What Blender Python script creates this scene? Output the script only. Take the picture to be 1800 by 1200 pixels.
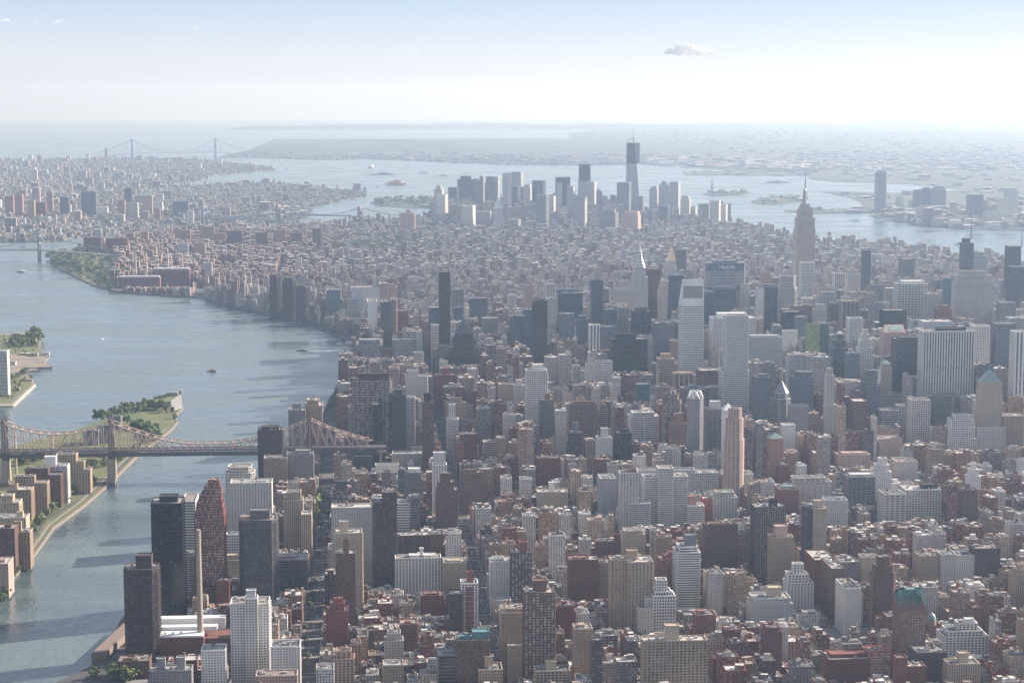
import bpy, bmesh, math, random
import numpy as np
from mathutils import Vector, Matrix
random.seed(7)
rng = np.random.default_rng(11)
for o in list(bpy.data.objects):
    bpy.data.objects.remove(o)
SC = bpy.context.scene
COL = SC.collection

# ------------------------------------------------------------------ camera, sky, sun, exposure
# frame: X = across town (to the right), Y = down town along the avenues, Z = up, metres; the earth curves away from the camera
CH, F, YAW, PIT = 669.0, 3534.57, math.radians(4.2375), math.radians(-7.0556)
RE = 6371000 * 7 / 6
cam = bpy.data.cameras.new('camera')
co = bpy.data.objects.new('camera', cam)
COL.objects.link(co)
co.location = (0, 0, CH)
co.rotation_euler = (math.pi / 2 + PIT, 0, -YAW)
cam.sensor_width = 36
cam.lens = 36 * F / 1800
cam.clip_start, cam.clip_end = 5, 400000
SC.camera = co

SUN_AZ, SUN_EL = math.radians(70), math.radians(27)      # azimuth to the right of the view axis
w = bpy.data.worlds.new('World')
SC.world = w
w.use_nodes = True
wn = w.node_tree
sky = wn.nodes.new('ShaderNodeTexSky')
sky.sky_type = 'NISHITA'
sky.sun_disc = False
sky.sun_elevation, sky.sun_rotation = SUN_EL, SUN_AZ
sky.altitude = 300
sky.air_density, sky.dust_density, sky.ozone_density = 1.0, 0.7, 3.0
SKY_HAZE = 4.7
bg = wn.nodes['Background']
# pale summer haze low in the sky, blue above: the sky texture is toned by height and by the side the sun stands on
geo = wn.nodes.new('ShaderNodeTexCoord')
sep = wn.nodes.new('ShaderNodeSeparateXYZ')
wn.links.new(geo.outputs['Generated'], sep.inputs[0])
cr = wn.nodes.new('ShaderNodeValToRGB')
cr.color_ramp.elements[0].position, cr.color_ramp.elements[0].color = 0.0, (0.585, 0.58, 0.605, 1)
cr.color_ramp.elements[1].position, cr.color_ramp.elements[1].color = 1.0, (0.37, 0.40, 0.49, 1)
for p_, c_ in ((.015, (.61, .64, .72, 1)), (.046, (.385, .495, .71, 1)), (.2, (.46, .51, .61, 1))):
    e_ = cr.color_ramp.elements.new(p_)
    e_.color = c_
wn.links.new(sep.outputs[2], cr.inputs[0])
sc_ = wn.nodes.new('ShaderNodeVectorMath')
sc_.operation = 'SCALE'
sc_.inputs['Scale'].default_value = SKY_HAZE
wn.links.new(cr.outputs[0], sc_.inputs[0])
mx = wn.nodes.new('ShaderNodeMix')
mx.data_type = 'RGBA'
mx.inputs[0].default_value = 0.85
wn.links.new(sky.outputs[0], mx.inputs[6])
wn.links.new(sc_.outputs[0], mx.inputs[7])
wn.links.new(mx.outputs[2], bg.inputs[0])
bg.inputs[1].default_value = 0.105
sl = bpy.data.lights.new('sun', 'SUN')
sl.energy, sl.angle, sl.color = 5.0, math.radians(0.55), (1.0, 0.89, 0.78)
so = bpy.data.objects.new('sun', sl)
COL.objects.link(so)
SUND = Vector((math.sin(SUN_AZ) * math.cos(SUN_EL), math.cos(SUN_AZ) * math.cos(SUN_EL), math.sin(SUN_EL)))
so.rotation_euler = SUND.to_track_quat('Z', 'Y').to_euler()
so.location = (2000, 1000, 3000)
vs = SC.view_settings
vs.view_transform, vs.look, vs.gamma = 'Standard', 'None', 1
vs.use_curve_mapping = False
vs.exposure = 1.27
SC.render.engine = 'CYCLES'
cy = SC.cycles
cy.use_denoising = True
cy.max_bounces, cy.diffuse_bounces, cy.glossy_bounces, cy.transmission_bounces, cy.volume_bounces = 4, 2, 2, 2, 0
cy.caustics_reflective = cy.caustics_refractive = False
HAZE = 3.7e-5
HAZE_COL = (0.52, 0.71, 1.0, 1)

# ------------------------------------------------------------------ pixel <-> place (calibrated on the landmarks)
_F = (math.sin(YAW) * math.cos(PIT), math.cos(YAW) * math.cos(PIT), math.sin(PIT))
_R = (math.cos(YAW), -math.sin(YAW), 0.0)
_U = (_R[1] * _F[2] - _R[2] * _F[1], _R[2] * _F[0] - _R[0] * _F[2], _R[0] * _F[1] - _R[1] * _F[0])

def drop(X, Y):
    return (X * X + Y * Y) / (2 * RE)

def proj(X, Y, Z):
    d = (X, Y, Z - CH - drop(X, Y))
    z = sum(a * b for a, b in zip(d, _F))
    return (900 + F * sum(a * b for a, b in zip(d, _R)) / z, 600 - F * sum(a * b for a, b in zip(d, _U)) / z)

def ray(px, py):
    a, b = (px - 900) / F, (600 - py) / F
    return tuple(_F[i] + a * _R[i] + b * _U[i] for i in range(3))

def gnd(px, py, z=0.0):
    r = ray(px, py)
    A, B, C = (r[0] ** 2 + r[1] ** 2) / (2 * RE), r[2], CH - z
    D = max(B * B - 4 * A * C, 0)
    t = (-B - math.sqrt(D)) / (2 * A)
    return t * r[0], t * r[1]

def at_y(px, py, Y):
    r = ray(px, py)
    t = Y / r[1]
    X = t * r[0]
    return X, CH + t * r[2] + drop(X, Y)

def street(S):
    return 3784 + (58.5 - S) * 81.5

AVE = [-285, -67, 151, 380, 596, 753, 910, 1062, 1220, 1501, 1781, 2061, 2341, 2621, 2900, 3180]

# ------------------------------------------------------------------ objects, parts, tags
def tag(o, label=None, cat=None, group=None, kind=None):
    for k, v in (('label', label), ('category', cat), ('group', group), ('kind', kind)):
        if v:
            o[k] = v
    return o

def empty(name, loc=(0, 0, 0), label=None, cat=None, group=None):
    o = bpy.data.objects.new(name, None)
    o.empty_display_size = 5
    COL.objects.link(o)
    o.location = loc
    return tag(o, label, cat, group)

class MB:
    """collects quads / polygons with UV (metres), a material slot and a colour, and links them as one mesh object"""
    def __init__(s):
        s.v, s.f, s.uv, s.mi, s.col = [], [], [], [], []
    def face(s, pts, uv=None, mi=0, col=(0.5, 0.5, 0.5)):
        n = len(s.v)
        s.v.extend(pts)
        k = len(pts)
        s.f.append(tuple(range(n, n + k)))
        s.uv.extend(uv if uv else [(0.0, 0.0)] * k)
        s.mi.append(mi)
        s.col.append(col)
    def box(s, x0, x1, y0, y1, z0, z1, mi=0, col=(0.5, 0.5, 0.5), bottom=False, top_mi=None, top_col=None):
        a, b, c, d = (x0, y0), (x1, y0), (x1, y1), (x0, y1)
        s.prism([a, b, c, d], z0, z1, mi, col, bottom, top_mi, top_col)
    def prism(s, poly, z0, z1, mi=0, col=(0.5, 0.5, 0.5), bottom=False, top_mi=None, top_col=None, top=True, poly2=None):
        p2 = poly2 or poly
        n = len(poly)
        u = 0.0
        for i in range(n):
            a, b = poly[i], poly[(i + 1) % n]
            a2, b2 = p2[i], p2[(i + 1) % n]
            L = math.hypot(b[0] - a[0], b[1] - a[1])
            s.face([(a[0], a[1], z0), (b[0], b[1], z0), (b2[0], b2[1], z1), (a2[0], a2[1], z1)],
                   [(u, z0), (u + L, z0), (u + L, z1), (u, z1)], mi, col)
            u += L
        if top:
            s.face([(p[0], p[1], z1) for p in p2], [(p[0], p[1]) for p in p2], mi if top_mi is None else top_mi, top_col or col)
        if bottom:
            s.face([(p[0], p[1], z0) for p in reversed(poly)], None, mi, col)
    def cone(s, poly, z0, apex, mi=0, col=(0.5, 0.5, 0.5)):
        n = len(poly)
        for i in range(n):
            a, b = poly[i], poly[(i + 1) % n]
            s.face([(a[0], a[1], z0), (b[0], b[1], z0), tuple(apex)], [(0, 0), (4, 0), (2, 4)], mi, col)
    def bar(s, p, q, r, mi=0, col=(0.5, 0.5, 0.5), r2=None):
        p, q = Vector(p), Vector(q)
        d = (q - p)
        if d.length < 1e-6:
            return
        d.normalize()
        a = d.cross(Vector((0, 0, 1)))
        if a.length < 1e-3:
            a = Vector((1, 0, 0))
        a.normalize()
        b = d.cross(a)
        r2 = r if r2 is None else r2
        c = [p + a * r + b * r, p - a * r + b * r, p - a * r - b * r, p + a * r - b * r]
        e = [q + a * r2 + b * r2, q - a * r2 + b * r2, q - a * r2 - b * r2, q + a * r2 - b * r2]
        for i in range(4):
            j = (i + 1) % 4
            s.face([tuple(c[j]), tuple(c[i]), tuple(e[i]), tuple(e[j])], None, mi, col)
        s.face([tuple(x) for x in c], None, mi, col)
        s.face([tuple(x) for x in reversed(e)], None, mi, col)
    def arrays(s):
        nv, nf = len(s.v), len(s.f)
        cnt = np.fromiter((len(f) for f in s.f), np.int32, nf)
        return nv, nf, cnt
    def build(s, name, mats, parent=None, colors=False, smooth=False):
        me = bpy.data.meshes.new(name)
        nv, nf, cnt = s.arrays()
        me.vertices.add(nv)
        me.vertices.foreach_set('co', np.asarray(s.v, np.float32).ravel())
        me.loops.add(nv)
        me.loops.foreach_set('vertex_index', np.arange(nv, dtype=np.int32))
        me.polygons.add(nf)
        st = np.concatenate([[0], np.cumsum(cnt)[:-1]]).astype(np.int32)
        me.polygons.foreach_set('loop_start', st)
        me.polygons.foreach_set('material_index', np.asarray(s.mi, np.int32))
        uvl = me.uv_layers.new(name='UVMap')
        uvl.data.foreach_set('uv', np.asarray(s.uv, np.float32).ravel())
        if colors:
            at = me.color_attributes.new('Col', 'FLOAT_COLOR', 'CORNER')
            c = np.ones((nf, 4), np.float32)
            c[:, :3] = np.asarray(s.col, np.float32)
            at.data.foreach_set('color', np.repeat(c, cnt, axis=0).ravel())
        me.update(calc_edges=True)
        if smooth:
            me.polygons.foreach_set('use_smooth', np.ones(nf, bool))
        for m in (mats if isinstance(mats, (list, tuple)) else [mats]):
            me.materials.append(m)
        o = bpy.data.objects.new(name, me)
        COL.objects.link(o)
        if parent is not None:
            o.parent = parent
        return o

# ------------------------------------------------------------------ materials
_mats = {}
def new_mat(name):
    m = bpy.data.materials.new(name)
    m.use_nodes = True
    nt = m.node_tree
    return m, nt, nt.nodes['Principled BSDF']

def N(nt, t, **kw):
    n = nt.nodes.new(t)
    for k, v in kw.items():
        setattr(n, k, v)
    return n

def math_node(nt, op, a, b=None, c=None):
    n = N(nt, 'ShaderNodeMath', operation=op)
    for i, x in enumerate((a, b, c)):
        if x is None:
            continue
        if isinstance(x, (int, float)):
            n.inputs[i].default_value = x
        else:
            nt.links.new(x, n.inputs[i])
    return n.outputs[0]

def mixc(nt, f, a, b, mode='MIX'):
    n = N(nt, 'ShaderNodeMix', data_type='RGBA', blend_type=mode)
    for i, x in ((0, f), (6, a), (7, b)):
        if isinstance(x, (int, float)):
            n.inputs[i].default_value = x
        elif isinstance(x, tuple):
            n.inputs[i].default_value = x if len(x) == 4 else (*x, 1)
        else:
            nt.links.new(x, n.inputs[i])
    return n.outputs[2]

def noise(nt, scale, detail=3, vec=None, rough=0.55):
    n = N(nt, 'ShaderNodeTexNoise')
    n.inputs['Scale'].default_value = scale
    n.inputs['Detail'].default_value = detail
    n.inputs['Roughness'].default_value = rough
    if vec is not None:
        nt.links.new(vec, n.inputs['Vector'])
    return n.outputs[0]

def obj_coord(nt):
    return N(nt, 'ShaderNodeTexCoord').outputs['Object']

def scaled(nt, vec, s):
    n = N(nt, 'ShaderNodeMapping')
    n.inputs['Scale'].default_value = s
    nt.links.new(vec, n.inputs['Vector'])
    return n.outputs[0]

def ramp(nt, x, a, b):
    n = N(nt, 'ShaderNodeMapRange')
    n.inputs[1].default_value, n.inputs[2].default_value = a, b
    nt.links.new(x, n.inputs[0])
    return n.outputs[0]

def wall_mat(col, rough=0.8):
    """masonry / panel walls with soft weather streaks and patchy tone"""
    key = ('wall', tuple(round(c, 3) for c in col), rough)
    if key not in _mats:
        m, nt, p = new_mat('wall_surface')
        oc = obj_coord(nt)
        big = noise(nt, 0.045, 3, oc)
        streak = noise(nt, 1.0, 3, scaled(nt, oc, (0.55, 0.55, 0.035)))
        k = math_node(nt, 'ADD', math_node(nt, 'MULTIPLY', big, 0.5), math_node(nt, 'MULTIPLY', streak, 0.3))
        k = math_node(nt, 'ADD', k, 0.5)
        nt.links.new(mixc(nt, 1.0, tuple(col), k, 'MULTIPLY'), p.inputs['Base Color'])
        p.inputs['Roughness'].default_value = rough
        _mats[key] = m
    return _mats[key]

def glass_mat(col, blind=0.25, blind_col=(0.13, 0.128, 0.122), rough=0.16):
    """glazing: every window cell (UV in cells) has its own tone: dark pane, drawn blind, odd reflection"""
    key = ('glass', tuple(round(c, 3) for c in col), blind, blind_col)
    if key not in _mats:
        m, nt, p = new_mat('window_glass')
        uv = N(nt, 'ShaderNodeUVMap').outputs[0]
        fl = N(nt, 'ShaderNodeVectorMath', operation='FLOOR')
        nt.links.new(uv, fl.inputs[0])
        oi = N(nt, 'ShaderNodeObjectInfo').outputs['Random']
        wnz = N(nt, 'ShaderNodeTexWhiteNoise', noise_dimensions='4D')
        nt.links.new(fl.outputs[0], wnz.inputs['Vector'])
        nt.links.new(math_node(nt, 'MULTIPLY', oi, 50), wnz.inputs['W'])
        r = wnz.outputs[0]
        isb = math_node(nt, 'LESS_THAN', r, blind)
        tone = math_node(nt, 'ADD', math_node(nt, 'MULTIPLY', wnz.outputs[0], 0.9), 0.55)
        dark = mixc(nt, 1.0, tuple(col), tone, 'MULTIPLY')
        nt.links.new(mixc(nt, isb, dark, blind_col), p.inputs['Base Color'])
        nt.links.new(math_node(nt, 'ADD', math_node(nt, 'MULTIPLY', isb, 0.25), rough), p.inputs['Roughness'])
        p.inputs['IOR'].default_value = 1.6
        _mats[key] = m
    return _mats[key]

def roof_mat(col):
    key = ('roof', tuple(round(c, 3) for c in col))
    if key not in _mats:
        m, nt, p = new_mat('roof_surface')
        oc = obj_coord(nt)
        k = math_node(nt, 'ADD', math_node(nt, 'MULTIPLY', noise(nt, 0.16, 4, oc), 0.9), 0.46)
        nt.links.new(mixc(nt, 1.0, tuple(col), k, 'MULTIPLY'), p.inputs['Base Color'])
        p.inputs['Roughness'].default_value = 0.85
        _mats[key] = m
    return _mats[key]

def plain_mat(name, col, rough=0.6, metal=0.0, var=0.4, scale=0.3):
    key = (name, tuple(col), rough, metal)
    if key not in _mats:
        m, nt, p = new_mat(name)
        k = math_node(nt, 'ADD', math_node(nt, 'MULTIPLY', noise(nt, scale, 3, obj_coord(nt)), var), 1 - var / 2)
        nt.links.new(mixc(nt, 1.0, tuple(col), k, 'MULTIPLY'), p.inputs['Base Color'])
        p.inputs['Roughness'].default_value = rough
        p.inputs['Metallic'].default_value = metal
        _mats[key] = m
    return _mats[key]

def city_wall_mat():
    """small buildings: colour per building from the mesh, windows cut by UV in metres (bay 3.3 m, storey 3.1 m)"""
    m, nt, p = new_mat('city_walls')
    at = N(nt, 'ShaderNodeAttribute', attribute_name='Col')
    uv = N(nt, 'ShaderNodeUVMap').outputs[0]
    sp = N(nt, 'ShaderNodeSeparateXYZ')
    nt.links.new(uv, sp.inputs[0])
    u = math_node(nt, 'DIVIDE', sp.outputs[0], 3.3)
    v = math_node(nt, 'DIVIDE', sp.outputs[1], 3.1)
    fu, fv = math_node(nt, 'FRACT', u), math_node(nt, 'FRACT', v)
    inu = math_node(nt, 'LESS_THAN', math_node(nt, 'ABSOLUTE', math_node(nt, 'SUBTRACT', fu, 0.5)), 0.24)
    inv = math_node(nt, 'LESS_THAN', math_node(nt, 'ABSOLUTE', math_node(nt, 'SUBTRACT', fv, 0.52)), 0.27)
    win = math_node(nt, 'MULTIPLY', inu, inv)
    cmb = N(nt, 'ShaderNodeCombineXYZ')
    nt.links.new(math_node(nt, 'FLOOR', u), cmb.inputs[0])
    nt.links.new(math_node(nt, 'FLOOR', v), cmb.inputs[1])
    wz = N(nt, 'ShaderNodeTexWhiteNoise', noise_dimensions='3D')
    nt.links.new(cmb.outputs[0], wz.inputs['Vector'])
    pane = mixc(nt, math_node(nt, 'LESS_THAN', wz.outputs[0], 0.22), (0.03, 0.035, 0.045), (0.34, 0.33, 0.31))
    oc = obj_coord(nt)
    k = math_node(nt, 'ADD', math_node(nt, 'MULTIPLY', noise(nt, 0.09, 3, oc), 0.7), 0.55)
    wallc = mixc(nt, 1.0, at.outputs['Color'], k, 'MULTIPLY')
    nt.links.new(mixc(nt, win, wallc, pane), p.inputs['Base Color'])
    nt.links.new(math_node(nt, 'SUBTRACT', 0.85, math_node(nt, 'MULTIPLY', win, 0.65)), p.inputs['Roughness'])
    return m

def city_roof_mat(name='city_roofs', s=0.12):
    m, nt, p = new_mat(name)
    at = N(nt, 'ShaderNodeAttribute', attribute_name='Col')
    k = math_node(nt, 'ADD', math_node(nt, 'MULTIPLY', noise(nt, s, 4, obj_coord(nt)), 1.0), 0.44)
    nt.links.new(mixc(nt, 1.0, at.outputs['Color'], k, 'MULTIPLY'), p.inputs['Base Color'])
    p.inputs['Roughness'].default_value = 0.85
    return m

CITY_WALL, CITY_ROOF = city_wall_mat(), city_roof_mat()

def leaf_mat():
    m, nt, p = new_mat('leaves')
    oi = N(nt, 'ShaderNodeObjectInfo').outputs['Random']
    oc = obj_coord(nt)
    n1 = noise(nt, 0.35, 3, oc)
    c = mixc(nt, ramp(nt, n1, 0.3, 0.7), (0.055, 0.095, 0.025), (0.16, 0.20, 0.055))
    c = mixc(nt, math_node(nt, 'MULTIPLY', oi, 0.5), c, (0.12, 0.14, 0.03))
    nt.links.new(c, p.inputs['Base Color'])
    p.inputs['Roughness'].default_value = 0.7
    return m
LEAF = leaf_mat()
BARK = plain_mat('bark', (0.09, 0.065, 0.045), 0.9)
# ------------------------------------------------------------------ ground of the place: water, land, hills
def water_material():
    m, nt, p = new_mat('river_water')
    oc = obj_coord(nt)
    a = noise(nt, 0.028, 4, scaled(nt, oc, (1, 0.45, 1)), 0.6)
    b = noise(nt, 0.0035, 3, scaled(nt, oc, (0.6, 1.6, 1)))
    c = noise(nt, 0.11, 3, scaled(nt, oc, (1, 0.5, 1)))
    h = math_node(nt, 'ADD', math_node(nt, 'MULTIPLY', a, 1.2), math_node(nt, 'MULTIPLY', c, 0.45))
    bp = N(nt, 'ShaderNodeBump')
    bp.inputs['Strength'].default_value = 1.0
    bp.inputs['Distance'].default_value = 2.0
    nt.links.new(h, bp.inputs['Height'])
    nt.links.new(bp.outputs[0], p.inputs['Normal'])
    nt.links.new(mixc(nt, ramp(nt, b, 0.40, 0.60), (0.055, 0.082, 0.088), (0.11, 0.143, 0.142)), p.inputs['Base Color'])
    nt.links.new(math_node(nt, 'ADD', math_node(nt, 'MULTIPLY', ramp(nt, b, 0.4, 0.62), 0.22), 0.14), p.inputs['Roughness'])
    p.inputs['IOR'].default_value = 1.4
    return m

def sheet_polar(name, rmax, mat, z):
    """one water sheet that follows the curve of the earth to the horizon"""
    rs = [0] + list(np.geomspace(1200, rmax, 46))
    mb = MB()
    na = 40
    a0, a1 = math.radians(-42), math.radians(50)
    for i in range(len(rs) - 1):
        for k in range(na):
            t0, t1 = a0 + (a1 - a0) * k / na, a0 + (a1 - a0) * (k + 1) / na
            q = [(rs[i], t0), (rs[i], t1), (rs[i + 1], t1), (rs[i + 1], t0)]
            mb.face([(r * math.sin(t), r * math.cos(t), z - r * r / (2 * RE)) for r, t in reversed(q)])
    return mb.build(name, mat)

water = tag(sheet_polar('water', 120000, water_material(), -3.0), kind='structure')

def land(name, pts, mat, cell=1500, h=0.0, edge=3.2):
    """a land sheet cut in cells so that it follows the earth's curve, with a sea wall round its edge"""
    bm = bmesh.new()
    vs_ = [bm.verts.new((x, y, 0)) for x, y in pts]
    f = bm.faces.new(vs_)
    bm.normal_update()
    if f.normal.z < 0:
        f.normal_flip()
    xs, ys = [p[0] for p in pts], [p[1] for p in pts]
    for lo, hi, ax in ((min(xs), max(xs), 0), (min(ys), max(ys), 1)):
        n = int((hi - lo) / cell)
        for k in range(1, n + 1):
            co_ = [0, 0, 0]
            co_[ax] = lo + k * (hi - lo) / (n + 1)
            no = [0, 0, 0]
            no[ax] = 1
            bmesh.ops.bisect_plane(bm, geom=bm.verts[:] + bm.edges[:] + bm.faces[:], plane_co=co_, plane_no=no)
    be = [e for e in bm.edges if e.is_boundary]
    r = bmesh.ops.extrude_edge_only(bm, edges=be)
    low = {v for v in r['geom'] if isinstance(v, bmesh.types.BMVert)}
    for v in bm.verts:
        v.co.z = h - drop(v.co.x, v.co.y) - (edge + h if v in low else 0)
    bmesh.ops.triangulate(bm, faces=[g for g in bm.faces if len(g.verts) > 4])
    bmesh.ops.recalc_face_normals(bm, faces=bm.faces[:])
    up = sum(g.normal.z for g in bm.faces if abs(g.normal.z) > .9)
    if up < 0:
        bmesh.ops.reverse_faces(bm, faces=bm.faces[:])
    me = bpy.data.meshes.new(name)
    bm.to_mesh(me)
    bm.free()
    me.materials.append(mat)
    o = bpy.data.objects.new(name, me)
    COL.objects.link(o)
    return tag(o, kind='structure')

def inside(pts, x, y):
    c, n = False, len(pts)
    j = n - 1
    for i in range(n):
        a, b = pts[i], pts[j]
        if (a[1] > y) != (b[1] > y) and x < (b[0] - a[0]) * (y - a[1]) / (b[1] - a[1]) + a[0]:
            c = not c
        j = i
    return c

def px_poly(l):
    return [gnd(x, y) for x, y in l]

SH_E = px_poly([(560, 745), (578, 700), (606, 662), (621, 628), (627, 606), (608, 598), (560, 576), (500, 559), (440, 548), (350, 523), (300, 520), (205, 512),
                (160, 500), (130, 485), (88, 462), (100, 449), (140, 437), (180, 428), (290, 415), (350, 409), (420, 407), (480, 404), (545, 401), (600, 397), (640, 394)])
SH_W = px_poly([(1275, 394), (1300, 402), (1345, 409), (1400, 424), (1440, 430), (1520, 431), (1600, 440), (1700, 452), (1830, 474)])
TIP = [(330, 10900), (560, 11330), (900, 11500), (1230, 11330), (1530, 10980)]
MANHATTAN = [(-372, 1500), (-372, 2230), (-325, 2330), (-245, 2700), (-190, 3100), (-128, 3420)] + SH_E + TIP + SH_W + [(5200, 6300), (5200, 1500)]
ISLAND = px_poly([(-120, 1175), (0, 1037), (58, 978), (93, 928), (148, 888), (192, 850), (242, 800), (300, 756), (312, 741), (306, 730), (322, 717), (320, 693), (298, 693),
                  (262, 708), (232, 724), (178, 739), (130, 756), (60, 774), (0, 790), (-150, 840)])
QUEENS = px_poly([(-260, 716), (22, 713), (61, 676), (57, 664), (40, 655), (66, 646), (92, 646), (78, 636), (86, 628), (70, 612), (73, 592), (40, 584), (0, 587), (-260, 600)])
BROOKLYN = px_poly([(-420, 424), (75, 424), (110, 421), (140, 416), (210, 413), (290, 408), (360, 402), (430, 400), (468, 392), (520, 388), (533, 381), (548, 362), (575, 357), (640, 345), (640, 337),
                    (560, 329), (480, 322), (400, 321), (345, 327), (275, 326), (280, 322), (345, 319), (372, 309), (432, 303), (484, 299), (440, 290), (385, 285), (330, 280), (233, 278), (130, 280), (0, 280), (-420, 281)])
GOVERNORS = px_poly([(651, 356), (672, 351), (720, 349), (810, 347), (810, 363), (760, 365), (700, 364), (662, 360)])
LIBERTY = px_poly([(1234, 341), (1258, 335), (1300, 336), (1322, 339), (1300, 342), (1250, 343)])
ELLIS = px_poly([(1320, 354), (1345, 346), (1402, 346), (1407, 354), (1370, 359), (1332, 358)])
STATEN = px_poly([(384, 277), (440, 277), (500, 279), (560, 281), (640, 280), (720, 282), (800, 286), (900, 290), (1000, 290), (1130, 289), (1185, 283), (1190, 262), (1000, 250), (700, 249), (520, 256), (400, 271)])
JERSEY = px_poly([(2000, 404), (1800, 404), (1750, 401), (1680, 400), (1640, 397), (1600, 391), (1545, 383), (1528, 378), (1548, 373), (1512, 374), (1430, 374), (1378, 370), (1430, 368), (1515, 366),
                  (1513, 354), (1490, 345), (1445, 337), (1500, 337), (1560, 339), (1690, 335), (1684, 331), (1600, 323), (1540, 321), (1470, 319), (1425, 314), (1420, 308), (1380, 308),
                  (1300, 308), (1205, 307), (1200, 302), (1300, 300), (1195, 294), (1210, 280), (1240, 258), (1000, 244), (1000, 233), (1120, 224), (1300, 220), (1500, 219), (2000, 219)])

def land_mat(name, a, b, c, s):
    m, nt, p = new_mat(name)
    oc = obj_coord(nt)
    t = mixc(nt, ramp(nt, noise(nt, s, 4, oc), 0.38, 0.62), a, b)
    t = mixc(nt, ramp(nt, noise(nt, s * 6, 3, oc), 0.56, 0.7), t, c)
    nt.links.new(t, p.inputs['Base Color'])
    p.inputs['Roughness'].default_value = 0.9
    return m
ASPHALT = land_mat('asphalt_ground', (0.05, 0.05, 0.053), (0.065, 0.063, 0.062), (0.09, 0.087, 0.08), 0.02)
TOWN = land_mat('town_ground', (0.07, 0.09, 0.05), (0.16, 0.15, 0.13), (0.24, 0.23, 0.21), 0.0022)
FIELDS = land_mat('lowland_fields', (0.03, 0.045, 0.028), (0.055, 0.065, 0.05), (0.10, 0.10, 0.09), 0.0012)
GRASS = land_mat('park_grass', (0.07, 0.10, 0.03), (0.14, 0.13, 0.05), (0.10, 0.12, 0.04), 0.03)
WOOD_GROUND = land_mat('woodland_ground', (0.025, 0.042, 0.022), (0.045, 0.06, 0.035), (0.12, 0.115, 0.10), 0.0016)
YARD = land_mat('gravel_yard', (0.25, 0.2, 0.16), (0.16, 0.14, 0.12), (0.12, 0.13, 0.06), 0.02)
STONE = plain_mat('pale_stone', (0.42, 0.38, 0.33), 0.8, 0, 0.5, 0.1)
land('ground', MANHATTAN, ASPHALT)
land('island_ground', ISLAND, GRASS, 500)
PARK_E = px_poly([(89, 461), (102, 450), (150, 440), (200, 446), (202, 470), (196, 490), (203, 510), (160, 499), (131, 484)])
land('riverside_park', PARK_E, GRASS, 500, .35, .4)
land('riverbank_meadow', px_poly([(-40, 708), (18, 708), (56, 674), (40, 657), (10, 668), (-40, 680)]), GRASS, 300, .3, .4)
land('waste_meadow', px_poly([(-40, 640), (20, 622), (76, 626), (84, 628), (68, 611), (70, 594), (40, 587), (-40, 592)]), GRASS, 300, .3, .4)
land('riverbank_ground', QUEENS, YARD, 500)
land('far_shore_ground', BROOKLYN, TOWN)
land('harbor_island_ground', GOVERNORS, WOOD_GROUND)
land('statue_island_ground', LIBERTY, WOOD_GROUND)
land('terminal_island_ground', ELLIS, WOOD_GROUND)
land('low_shore_ground', STATEN, WOOD_GROUND, 1500)
land('lowland_ground', JERSEY, FIELDS, 4000)

def hills(name, x0, x1, y0, y1, hmax, mat, n=40, seed=0, ny=16):
    rr = np.random.default_rng(seed)
    ph = rr.uniform(0, 6.28, (6, 2))
    mb = MB()
    def hz(i, j):
        u, v = i / n, j / ny
        e = math.sin(math.pi * u) ** 0.75 * math.sin(math.pi * v) ** 0.8 if 0 < u < 1 and 0 < v < 1 else 0
        s = sum(math.sin((2 + k * 1.7) * u * 6 + ph[k, 0]) * math.cos((1 + k) * v * 4 + ph[k, 1]) / (1 + k * .6) for k in range(6))
        return hmax * e * (0.60 + 0.24 * s)
    P = {}
    for i in range(n + 1):
        for j in range(ny + 1):
            x, y = x0 + (x1 - x0) * i / n, y0 + (y1 - y0) * j / ny
            P[i, j] = (x, y, hz(i, j) + 0.2 - drop(x, y))
    for i in range(n):
        for j in range(ny):
            mb.face([P[i, j], P[i + 1, j], P[i + 1, j + 1], P[i, j + 1]])
    return tag(mb.build(name, mat, smooth=True), kind='structure')
hx0, hy0 = gnd(415, 274)
hx1, _ = gnd(1160, 270)
hills('hills', hx0, 4600, 22600, 32500, 78, WOOD_GROUND, 60, 3)
hills('far_hills', -3000, 9000, 44000, 52000, 120, WOOD_GROUND, 40, 5)
hills('far_ridge', 6000, 30000, 42000, 56000, 190, WOOD_GROUND, 50, 9)

# ------------------------------------------------------------------ towers
STY = {  # bay, pier share, storey, band share, pier depth, band depth
    'p': (3.3, .56, 3.05, .50, .42, .36), 'h': (9.0, .12, 3.0, .46, .25, .80), 'r': (14., .04, 3.9, .50, .22, .40), 'v': (3.0, .46, 3.9, .12, .70, .20),
    'g': (3.4, .34, 3.8, .36, .60, .45), 'c': (1.9, .10, 3.9, .16, .22, .16), 's': (4.2, .42, 3.0, .42, .40, .35), 'V': (2.6, .62, 3.6, .10, .60, .20), 'k': (4.4, .40, 3.1, .38, .45, .40),
    'b': (30., 1.0, 30., 1.0, .30, .25)}
PAL = dict(blk=(.022, .022, .026), dbr=(.075, .055, .05), brn=(.16, .092, .065), red=(.24, .08, .063), rbr=(.19, .068, .047), tan=(.40, .295, .21), bge=(.49, .40, .30), wht=(.74, .72, .69),
           owh=(.60, .57, .53), gry=(.27, .26, .26), lgr=(.52, .52, .52), dgr=(.12, .12, .125), sal=(.40, .23, .17), bnz=(.05, .042, .038), blu=(.10, .15, .19), tea=(.10, .22, .24), grn=(.26, .33, .18),
           cop=(.19, .27, .24), gld=(.72, .50, .28), slt=(.17, .19, .215), pnk=(.50, .36, .31), org=(.42, .13, .08), yel=(.46, .39, .28), lim=(.56, .535, .50), cha=(.07, .07, .075))
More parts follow.
